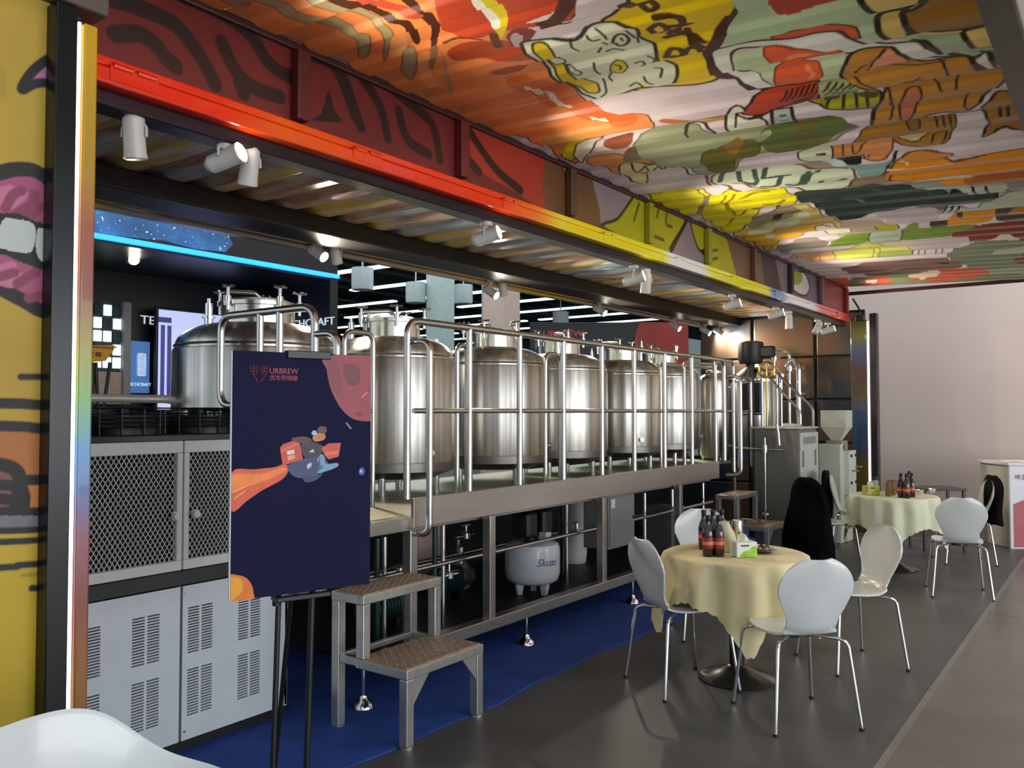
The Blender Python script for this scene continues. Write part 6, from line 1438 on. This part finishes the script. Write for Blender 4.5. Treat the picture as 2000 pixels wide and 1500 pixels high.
# ================================================================== chairs
def make_chair(label):
    t = thing('dining_chair', label, 'chair', group='white shell chairs')
    # local frame: sitter faces +x, seat at z .45, origin on the floor under the seat
    prof = [(0.215, 0.438), (0.19, 0.450), (0.10, 0.452), (0.0, 0.446), (-0.09, 0.445), (-0.15, 0.455), (-0.185, 0.485), (-0.205, 0.535), (-0.222, 0.60), (-0.24, 0.68), (-0.258, 0.76), (-0.272, 0.835)]
    P = smooth_poly(prof, False, 6)
    seg = np.concatenate([[0], np.cumsum(np.linalg.norm(np.diff(P, axis=0), axis=1))]); L = seg[-1]; s = seg / L
    wk_s = [0.0, 0.02, 0.06, 0.14, 0.26, 0.38, 0.46, 0.53, 0.60, 0.68, 0.78, 0.87, 0.94, 0.98, 1.0]
    wk_w = [0.085, 0.125, 0.160, 0.190, 0.198, 0.180, 0.150, 0.130, 0.136, 0.165, 0.196, 0.190, 0.148, 0.098, 0.045]
    w = np.interp(s, wk_s, wk_w)
    w = np.where(s > 0.80, 0.196 * np.sqrt(np.clip(1 - ((s - 0.80) / 0.213) ** 2, 0.05, 1)), w)
    nu = 17; bm = BM(); rows = []
    for i in range(len(P)):
        d = P[min(i + 1, len(P) - 1)] - P[max(i - 1, 0)]; d /= np.linalg.norm(d); n = Vector((-d[1], 0, d[0])) * -1   # towards the sitter / up
        if n.z < 0 and s[i] < 0.4: n = -n
        top = []; bot = []
        for k in range(nu):
            u = -1 + 2 * k / (nu - 1)
            cup = 0.022 * u * u * (1 if s[i] > 0.5 else 0.35)
            nn = Vector((d[1], 0, -d[0])); 
            if nn.x < 0 and s[i] > 0.5: nn = -nn
            if nn.z < 0 and s[i] <= 0.5: nn = -nn
            c = Vector((P[i][0], u * w[i], P[i][1])) + nn * cup
            top.append(bm.verts.new(c + nn * 0.005)); bot.append(bm.verts.new(c - nn * 0.006))
        rows.append((top, bot))
    for (A, a), (B, b) in zip(rows[:-1], rows[1:]):
        for k in range(nu - 1):
            f = bm.faces.new((A[k], A[k + 1], B[k + 1], B[k])); f.smooth = True
            f = bm.faces.new((a[k], b[k], b[k + 1], a[k + 1])); f.smooth = True
        f = bm.faces.new((A[0], B[0], b[0], a[0])); f.smooth = True
        f = bm.faces.new((A[-1], a[-1], b[-1], B[-1])); f.smooth = True
    for (A, a) in (rows[0], rows[-1]):
        for k in range(nu - 1): bm.faces.new((A[k], a[k], a[k + 1], A[k + 1]))
    obj('shell', bm, 'white_plastic', t, None, 60)
    for sx in (1, -1):
        for sy in (1, -1):
            bm = BM(); tube(bm, [(sx * 0.05, sy * 0.05, 0.428), (sx * 0.165, sy * 0.165, 0.425), (sx * 0.19, sy * 0.185, 0.405), (sx * 0.235, sy * 0.225, 0.006)], 0.0095, 8, 0.025); l = obj('leg', bm, 'chrome', t)
            bm = BM(); cyl(bm, (sx * 0.235, sy * 0.225, 0.0), (sx * 0.2345, sy * 0.2245, 0.014), 0.012, seg=10); obj('foot_cap', bm, 'black_plastic', l)
    bm = BM(); cyl(bm, (0, 0, 0.418), (0, 0, 0.440), 0.085, seg=20); obj('mount_plate', bm, 'black_metal', t)
    return t
FV2 = (FV.x, FV.y); RV2 = (RV.x, RV.y)
def heading(f, r):          # heading from forward/right components as seen by the camera
    v = FV * f + RV * r; return math.atan2(v.y, v.x)
def spot_of(px, d):
    p = at_D(px, 803, d); return (p.x, p.y, 0)
TB1 = Vector(spot_of(1435, 4.95)); TB2 = Vector(spot_of(1742, 8.35))
ch0 = make_chair('white shell chair left of the near table, facing it side on')
ch0.location = spot_of(1327, 4.84); ch0.rotation_euler.z = heading(0.34, 0.94)
copy_tree(ch0, spot_of(1546, 4.34), heading(0.985, -0.17), 'white shell chair nearest the camera, its back turned to us, right of the near table')
copy_tree(ch0, spot_of(1655, 5.25), heading(-0.21, -0.98), 'white shell chair right of the near table, its front turned to us')
copy_tree(ch0, spot_of(1382, 5.95), heading(-1.0, 0.0), 'white shell chair behind the beer bottles of the near table')
copy_tree(ch0, spot_of(1866, 7.22), heading(0.94, 0.34), 'white shell chair right of the far table, its back turned to us')
copy_tree(ch0, spot_of(1878, 8.75), heading(0.2, -1.0), 'white shell chair under a black jacket right of the far table')
copy_tree(ch0, spot_of(1612, 8.45), heading(0.5, 0.9), 'white shell chair hidden under a long black coat')
copy_tree(ch0, spot_of(1668, 9.30), heading(-0.45, 0.9), 'white shell chair with a black jacket, behind the far table')

# coats and jackets hung over chair backs
mat('black_cloth', '#070608', 0.9, var=0.3, bump=0.3, bscale=25, spec=0.1)
def drape(name, loc, rz, prof, label, seed, seg=40, mt='black_cloth'):
    """garment: stacked soft rings (z, half width y, half depth x, x centre)"""
    rnd = random.Random(seed); ph = [rnd.uniform(0, 6.28) for _ in range(4)]
    bm = BM(); rings = []
    Pz = smooth_poly(prof, False, 4)
    for (z, hw, hd, xc) in Pz:
        ring = []
        for i in range(seg):
            a = 2 * PI * i / seg; f = 1 + 0.05 * math.sin(5 * a + ph[0] + z * 6) + 0.035 * math.sin(9 * a + ph[1] - z * 4)
            e = 0.75; ca, sa = math.cos(a), math.sin(a)
            ring.append(bm.verts.new((xc + hd * f * math.copysign(abs(ca) ** e, ca), hw * f * math.copysign(abs(sa) ** e, sa), z + 0.008 * math.sin(3 * a + ph[2]))))
        rings.append(ring)
    for A, B in zip(rings[:-1], rings[1:]):
        for i in range(seg):
            j = (i + 1) % seg; f = bm.faces.new((A[i], A[j], B[j], B[i])); f.smooth = True
    f = bm.faces.new(rings[0]); bm.faces.new(rings[-1])
    o = obj(name, bm, mt, None, None, 0); o.location = loc; o.rotation_euler.z = rz
    return put(o, label, 'coat')
cl = [(0.895, 0.05, 0.02, -0.275), (0.88, 0.11, 0.035, -0.275), (0.80, 0.18, 0.055, -0.265), (0.65, 0.225, 0.07, -0.245), (0.50, 0.245, 0.10, -0.25), (0.35, 0.265, 0.12, -0.26), (0.20, 0.28, 0.135, -0.265), (0.09, 0.285, 0.14, -0.265)]
drape('black_coat', spot_of(1612, 8.45), heading(0.5, 0.9), cl, 'long black coat draped over a chair in front of the grey cabinet', 3)
jk = [(0.885, 0.07, 0.02, -0.285), (0.872, 0.15, 0.03, -0.285), (0.79, 0.225, 0.045, -0.285), (0.66, 0.23, 0.055, -0.275), (0.52, 0.20, 0.06, -0.27), (0.40, 0.21, 0.06, -0.28)]
drape('black_jacket', spot_of(1878, 8.75), heading(0.2, -1.0), jk, 'black jacket hung on the chair back beside the white counter', 5)
jk2 = [(0.885, 0.07, 0.02, -0.305), (0.872, 0.15, 0.028, -0.305), (0.79, 0.225, 0.035, -0.30), (0.66, 0.235, 0.04, -0.295), (0.50, 0.22, 0.045, -0.28), (0.30, 0.20, 0.045, -0.29)]
drape('black_jacket', spot_of(1668, 9.30), heading(-0.45, 0.9), jk2, 'black jacket behind the white chair back left of the far table', 8)

# moulded armchair in the bottom left corner
def tub_chair():
    loc = spot_of(215, 1.78); rz = heading(-0.4, 0.9)
    t = thing('tub_armchair', 'white moulded tub armchair in the bottom left corner of the picture', 'armchair', loc, rz)
    bm = BM(); n = 81; cols = []
    za = np.interp(np.abs(np.linspace(-2.35, 2.35, 401)), [0, 0.55, 0.80, 1.0, 1.25, 1.9, 2.2, 2.35], [0.855, 0.85, 0.81, 0.735, 0.70, 0.675, 0.63, 0.52])
    za = np.convolve(np.pad(za, 15, mode='edge'), np.ones(31) / 31, 'valid'); za = np.convolve(np.pad(za, 10, mode='edge'), np.ones(21) / 21, 'valid')
    for i in range(n):
        th = -2.35 + 4.70 * i / (n - 1)                  # 0 = backrest, + / - = arms
        a = abs(th)
        # rim height: high round back, dip, lower arm, closed off at the front
        zr = float(np.interp(th, np.linspace(-2.35, 2.35, 401), za))
        rr = np.interp(a, [0, 0.8, 1.5, 2.35], [0.27, 0.29, 0.30, 0.30])
        dx, dy = -math.cos(th), math.sin(th); col = []
        for rad, z in ((rr * 0.80, 0.44), (rr * 0.90, 0.46), (rr, 0.53), (rr + 0.012, (0.53 + zr) / 2), (rr + 0.02, zr - 0.012), (rr + 0.026, zr), (rr + 0.034, zr - 0.010), (rr + 0.028, (0.53 + zr) / 2), (rr + 0.016, 0.52), (rr * 0.92, 0.43), (rr * 0.80, 0.425)):
            col.append(bm.verts.new((dx * rad, dy * rad, z)))
        cols.append(col)
    for A, B in zip(cols[:-1], cols[1:]):
        for k in range(len(A) - 1):
            f = bm.faces.new((A[k], B[k], B[k + 1], A[k + 1])); f.smooth = True
    for c in (cols[0], cols[-1]): bm.faces.new(c)
    obj('shell', bm, 'white_plastic', t, None, 60)
    bm = BM(); lathe(bm, [(0, 0.425), (0.25, 0.43), (0.262, 0.445), (0.25, 0.458), (0, 0.448)], 36); obj('seat', bm, 'white_plastic', t)
    for sx in (1, -1):
        for sy in (1, -1):
            bm = BM(); cyl(bm, (sx * 0.13, sy * 0.13, 0.43), (sx * 0.22, sy * 0.22, 0.0), 0.016, 0.011, 10); obj('leg', bm, 'chrome', t)
tub_chair()

# ================================================================== tables and cloths
def table(c, label):
    t = thing('bistro_table', label, 'table', c[:])
    bm = BM(); lathe(bm, [(0, 0.695), (0.395, 0.695), (0.40, 0.70), (0.40, 0.718), (0.395, 0.722), (0, 0.722)], 48); obj('table_top', bm, 'white_plastic', t)
    bm = BM(); cyl(bm, (0, 0, 0.03), (0, 0, 0.70), 0.042, seg=20); obj('column', bm, 'black_metal', t)
    bm = BM(); lathe(bm, [(0.215, 0.0), (0.222, 0.008), (0.20, 0.022), (0.12, 0.05), (0.06, 0.075), (0.045, 0.085), (0, 0.085)], 40); obj('base', bm, mat('table_base', (0.16, 0.15, 0.14), 0.22, 0.9), t)
table(TB1, 'round pedestal table under a cream cloth, nearest the camera'); table(TB2, 'round pedestal table under a pale cloth, farther back')
def cloth(c, half, rot, seed, m, label):
    rnd = random.Random(seed); R = 0.404; zt = 0.724; n = 240
    ph = [rnd.uniform(0, 6.28) for _ in range(6)]
    bm = BM(); ctr = bm.verts.new((0, 0, zt)); rings = []
    def ring(f):   # f: r, z by angle
        return [bm.verts.new(f(2 * PI * i / n)) for i in range(n)]
    for r in (0.1, 0.2, 0.3, 0.37): rings.append(ring(lambda a, r=r: (r * math.cos(a), r * math.sin(a), zt + 0.0008 * math.sin(3 * a + ph[0]))))
    def edge_len(a):
        b = a - rot; q = half / max(abs(math.cos(b)), abs(math.sin(b)))
        return min(q, half * 1.36) - R + 0.010 * abs(math.sin(30 * a))
    NS = 16
    for k in range(NS + 1):
        t = k / NS
        def f(a, t=t):
            D = edge_len(a); s = D * t
            b = a - rot; corner = abs(math.sin(2 * b)) ** 3
            fold = (0.020 * math.sin(11 * a + ph[1]) + 0.014 * math.sin(17 * a + ph[2]) + 0.010 * math.sin(7 * a + ph[3])) * min(1, s / 0.12)
            # round over the rim then hang
            if s < 0.03: r = R - 0.006 + 0.012 * math.sin(s / 0.03 * PI / 2); z = zt - 0.010 * (1 - math.cos(s / 0.03 * PI / 2)); 
            else: r = R + 0.006 + (0.06 + 0.05 * corner) * (s - 0.03); z = zt - 0.010 - (s - 0.03) * 0.985
            r += fold
            return (r * math.cos(a), r * math.sin(a), z)
        rings.append(ring(f))
    for i in range(n):
        fc = bm.faces.new((ctr, rings[0][i], rings[0][(i + 1) % n])); fc.smooth = True
    for A, B in zip(rings[:-1], rings[1:]):
        for i in range(n):
            j = (i + 1) % n; fc = bm.faces.new((A[i], A[j], B[j], B[i])); fc.smooth = True
    o = obj('tablecloth', bm, m, None, None, 0); o.location = c[:]
    put(o, label, 'tablecloth')
mat('cloth_cream', '#d6c99c', 0.8, var=0.05, bump=0.12, bscale=180); mat('cloth_pale', '#c9cbae', 0.8, var=0.05, bump=0.12, bscale=180)
cloth(TB1, 0.66, heading(-0.98, -0.12) - PI / 4, 2, 'cloth_cream', 'cream scalloped tablecloth on the near round table')
cloth(TB2, 0.70, heading(-0.9, -0.45) - PI / 4, 9, 'cloth_pale', 'pale green tablecloth on the far round table')
TZ = 0.7262
# ------------------------------------------------------------------ bottles
mat('beer_glass', '#1c0806', 0.08, var=0.1, coat=0.6); mat('beer_label', '#8c1f1c', 0.5, var=0.3, scale=60); mat('beer_cap', '#1a1412', 0.35, 0.4); mat('label_gold', '#b87858', 0.5)
def make_bottle(label, grp):
    t = thing('beer_bottle', label, 'bottle', group=grp)
    bm = BM(); lathe(bm, [(0, 0), (0.029, 0.0), (0.0315, 0.004), (0.0315, 0.130), (0.029, 0.145), (0.019, 0.170), (0.0145, 0.185), (0.013, 0.215), (0.0145, 0.217), (0.0145, 0.226), (0, 0.226)], 24); obj('glass', bm, 'beer_glass', t)
    bm = BM(); lathe(bm, [(0.0318, 0.045), (0.0322, 0.046), (0.0322, 0.105), (0.0318, 0.106)], 24); obj('label_band', bm, 'beer_label', t)
    bm = BM()
    for i in range(9):
        a = -0.5 + i / 9 * 1.0
    lathe(bm, [(0.0325, 0.066), (0.0327, 0.067), (0.0327, 0.084), (0.0325, 0.085)], 24); obj('label_stripe', bm, 'label_gold', t)
    bm = BM(); lathe(bm, [(0.0152, 0.214), (0.0155, 0.228), (0.012, 0.232), (0, 0.232)], 16); obj('cap', bm, 'beer_cap', t)
    return t
def on_table(c, px, py, z=TZ):
    if c is TB2: py = 967 + (py - 955) * 0.75
    p = at_Z(px, py, z); return (p.x, p.y, z)
b0 = make_bottle('front right beer bottle of the near table, with a red label', 'beer bottles on the near table'); b0.location = on_table(TB1, 1404, 1086)
for px, py, lab in ((1383, 1086, 'front left beer bottle of the near table, with a red label'), (1375, 1072, 'leftmost beer bottle of the near table, half hidden'), (1393, 1071, 'middle rear beer bottle of the near table'), (1410, 1070, 'rear right beer bottle of the near table')):
    copy_tree(b0, on_table(TB1, px, py), random.uniform(0, 6), lab)
for px, py, lab in ((1760, 961, 'left beer bottle on the far table'), (1771, 963, 'middle beer bottle on the far table'), (1781, 960, 'right beer bottle on the far table'), (1776, 954, 'rearmost beer bottle on the far table')):
    copy_tree(b0, on_table(TB2, px, py), random.uniform(0, 6), lab, 'beer bottles on the far table')
# ------------------------------------------------------------------ other things on the near table
def carton(loc, rz, sx, sy, sz, label, m1, m2, name='tissue_box'):
    t = thing(name, label, 'tissue box', loc, rz)
    bm = BM(); bbox(bm, -sx / 2, sx / 2, -sy / 2, sy / 2, 0, sz, 0.003); obj('carton', bm, m1, t)
    bm = BM(); q = smooth_poly([(-sx * 0.30, 0.003), (sx * 0.47, 0.003), (sx * 0.47, sz * 0.62), (sx * 0.30, sz * 0.70), (sx * 0.05, sz * 0.45), (-sx * 0.2, sz * 0.35)])
    prism(bm, [(max(min(a, sx * .49), -sx * .49), max(b, 0.002)) for a, b in q], 'y', -sy / 2 - 0.0008, -sy / 2 - 0.0001); obj('printed_front', bm, m2, t, None, 0)
    bm = BM(); bbox(bm, -sx * 0.3, sx * 0.1, -sy / 2 - 0.0006, -sy / 2, sz * 0.72, sz * 0.82, 0.0002, 1); obj('printed_name', bm, 'black_plastic', t)
    bm = BM(); vs = []
    for i in range(7):
        a = i / 6; vs.append((bm.verts.new((-sx * .3 + sx * .6 * a, 0.01 * math.sin(a * 9), sz - 0.002)), bm.verts.new((-sx * .2 + sx * .5 * a, 0.02 * math.sin(a * 7 + 1), sz + 0.03 + 0.015 * math.sin(a * 5)))))
    for (a, b), (c_, d_) in zip(vs[:-1], vs[1:]): f = bm.faces.new((a, c_, d_, b)); f.smooth = True
    obj('tissue', bm, mat('tissue', '#d8d2bc', 0.9), t, None, 0)
mat('carton_white', '#d4d8c8', 0.5); mat('leaf_green', '#86b81c', 0.5, var=0.3, scale=25)
carton(on_table(TB1, 1452, 1086), heading(0.2, 1.0), 0.125, 0.09, 0.085, 'white tissue box with a green leaf print on the near table', 'carton_white', 'leaf_green')
def cup(loc, r, h, label, m, name='cup'):
    bm = BM(); lathe(bm, [(0, 0), (r * 0.85, 0), (r * 0.88, 0.004), (r, h), (r * 0.95, h), (r * 0.82, 0.006), (0, 0.006)], 24); o = obj(name, bm, m, None); o.location = loc; put(o, label, 'cup')
cup(on_table(TB1, 1440, 1068), 0.036, 0.16, 'tall silver tumbler behind the tissue box', 'chrome', 'tumbler')
# clear plastic bag slumped by the bottles
rnd = random.Random(4); bm = BM(); rings = []
for k in range(9):
    t = k / 8; z = 0.17 * t; r = 0.055 * (1 - 0.75 * t) + 0.01
    rings.append([bm.verts.new(((r * (1 + rnd.uniform(-.18, .18))) * math.cos(2 * PI * i / 18) - 0.03 * t, (r * (1 + rnd.uniform(-.18, .18))) * math.sin(2 * PI * i / 18), max(0, z + (rnd.uniform(-.006, .006) if k else 0)))) for i in range(18)])
for A, B in zip(rings[:-1], rings[1:]):
    for i in range(18): f = bm.faces.new((A[i], A[(i + 1) % 18], B[(i + 1) % 18], B[i])); f.smooth = True
bm.faces.new(rings[0]); bm.faces.new(rings[-1])
o = obj('plastic_bag', bm, mat('bag', '#c9c19a', 0.5, var=0.15), None, None, 0); o.location = on_table(TB1, 1426, 1076); o.rotation_euler.z = heading(0, 1); put(o, 'crumpled pale plastic bag leaning beside the beer bottles', 'bag')
# plate of snacks
pl_ = thing('snack_plate', 'small dark plate of snacks right of the tissue box', 'plate', on_table(TB1, 1487, 1079))
bm = BM(); lathe(bm, [(0, 0), (0.05, 0.0), (0.062, 0.012), (0.088, 0.020), (0.085, 0.024), (0.058, 0.017), (0, 0.006)], 32); obj('dish', bm, mat('plate_dark', '#3a4642', 0.25), pl_)
for i in range(14):
    a = i * 2.4; r = 0.012 + 0.045 * (i / 14) ** 0.5; bm = BM(); q = 0.012 + 0.004 * (i % 3)
    bmesh.ops.create_icosphere(bm, subdivisions=1, radius=q, matrix=Matrix.Translation((r * math.cos(a), r * math.sin(a), 0.010 + q)) @ Matrix.Rotation(i, 4, 'X') @ Matrix.Diagonal((1.3, 0.8, 0.7, 1)))
    obj('morsel', bm, mat('morsel_%d' % (i % 3), ('#6a3a24', '#a87a4c', '#3c2c28')[i % 3], 0.6), pl_)
# ------------------------------------------------------------------ things on the far table
carton(on_table(TB2, 1701, 954), heading(0.2, 1.0), 0.13, 0.1, 0.09, 'yellow tissue box on the far table', mat('carton_yellow', '#b8b060', 0.5), mat('carton_olive', '#9a9a24', 0.5))
mat('amber_glass', '#7a5c40', 0.2, var=0.2, coat=0.4)
for i, (px, py) in enumerate(((1735, 957), (1744, 955), (1738, 949), (1748, 950))):
    cup(on_table(TB2, px, py), 0.03, 0.13, '%s brownish beer glass on the far table' % ('front left', 'front right', 'rear left', 'rear right')[i], 'amber_glass', 'beer_glass')
jr = thing('glass_jar', 'grey lidded jar behind the yellow tissue box on the far table', 'jar', on_table(TB2, 1710, 946))
bm = BM(); lathe(bm, [(0, 0), (0.03, 0), (0.032, 0.01), (0.032, 0.10), (0.024, 0.12), (0, 0.12)], 20); obj('body', bm, mat('jar_grey', '#8c9894', 0.2, coat=0.4), jr)
bm = BM(); cyl(bm, (0, 0, 0.12), (0, 0, 0.15), 0.027, seg=20); obj('lid', bm, 'black_plastic', jr)
for px, py, lab in ((1797, 953, 'small steel bowl right of the far bottles'), (1821, 950, 'small tilted steel cup at the right edge of the far table')):
    cup(on_table(TB2, px, py), 0.04, 0.045, lab, 'chrome', 'steel_cup')
# grey side table behind the far table
sd = spot_of(1826, 9.6)
ss = thing('side_table', 'dark topped narrow side table behind the far table', 'table', sd, heading(0, 1))
bm = BM(); bbox(bm, -0.25, 0.25, -0.2, 0.2, 0.665, 0.69, 0.005); obj('table_top', bm, mat('side_top', '#2a2624', 0.4), ss)
for sx in (-0.22, 0.22):
    for sy in (-0.17, 0.17):
        bm = BM(); bbox(bm, sx - 0.015, sx + 0.015, sy - 0.015, sy + 0.015, 0, 0.665, 0.003); obj('leg', bm, 'black_metal', ss)

# ================================================================== white counter
A = at_Z(1974, 1072, 0); Bq = at_Z(1880, 1046, 0)
cl_dir = (Bq - A).normalized(); fr_dir = Vector((-cl_dir.y, cl_dir.x, 0))
if fr_dir.dot(RV) < 0: fr_dir = -fr_dir
ct = thing('reception_counter', 'white counter with a red triangle on its front, by the pale wall', 'counter', A[:], math.atan2(fr_dir.y, fr_dir.x))
# local x runs along the front (to the right), local y away from the front
sgn = 1 if Vector((-fr_dir.y, fr_dir.x, 0)).dot(cl_dir) > 0 else -1
CW, CD, CH = 1.5, 0.62, 0.965
ya, yb_ = (0, CD) if sgn > 0 else (-CD, 0)
mat('counter_white', '#c6c6cc', 0.35, var=0.02); mat('counter_side', '#a9a69d', 0.5, var=0.02)
bm = BM(); bbox(bm, 0.02, CW, ya + (0.02 if sgn > 0 else 0), yb_ - (0 if sgn > 0 else 0.02), 0, CH - 0.03, 0.004); obj('carcass', bm, 'counter_side', ct)
fy = ya if sgn > 0 else yb_
bm = BM(); bbox(bm, -0.005, CW + 0.005, fy - 0.012, fy + 0.025, 0, CH - 0.03, 0.004); fp = obj('front_panel', bm, 'counter_white', ct)
bm = BM(); bbox(bm, -0.02, CW + 0.02, ya - 0.02, yb_ + 0.02, CH - 0.03, CH, 0.004); obj('counter_top', bm, 'counter_white', ct)
out = fy - 0.0135 * sgn
bm = BM(); prism(bm, [(0.03, 0.02), (CW, 0.02), (CW, 0.80), (0.42, 0.66), (0.03, 0.50)], 'y', min(out, fy - 0.012 * sgn), max(out, fy - 0.012 * sgn)); obj('red_print', bm, mat('counter_red', '#a04a50', 0.45, var=0.1), fp, None, 0)
Mt = Matrix.Translation((0.12, out, 0.80)) @ Matrix.Rotation(PI / 2, 4, 'X')
text_mesh('lettering', '啤酒', 0.07, 'black_plastic', fp, Mt, 0.0004)
for i, (x, y, r_) in enumerate(((0.25, 0.3, 0.1), (0.62, 0.25, -0.2), (0.95, 0.33, 0.3))):
    bm = BM()
    for k in range(4): bbox(bm, -0.15, 0.15, -0.105, 0.105, 0.003 * k, 0.003 * k + 0.0028, 0.0005, 1, Matrix.Rotation(0.05 * k, 4, 'Z'))
    q = Matrix.Rotation(ct.rotation_euler.z, 3, 'Z') @ Vector((x, sgn * y, 0)) + A
    o = obj('paper_stack', bm, mat('paper', '#d8d4cc', 0.7), None); o.location = (q.x, q.y, CH + 0.0005); o.rotation_euler.z = ct.rotation_euler.z + r_
    put(o, '%s stack of papers on the white counter' % ('left', 'middle', 'right')[i], 'papers')
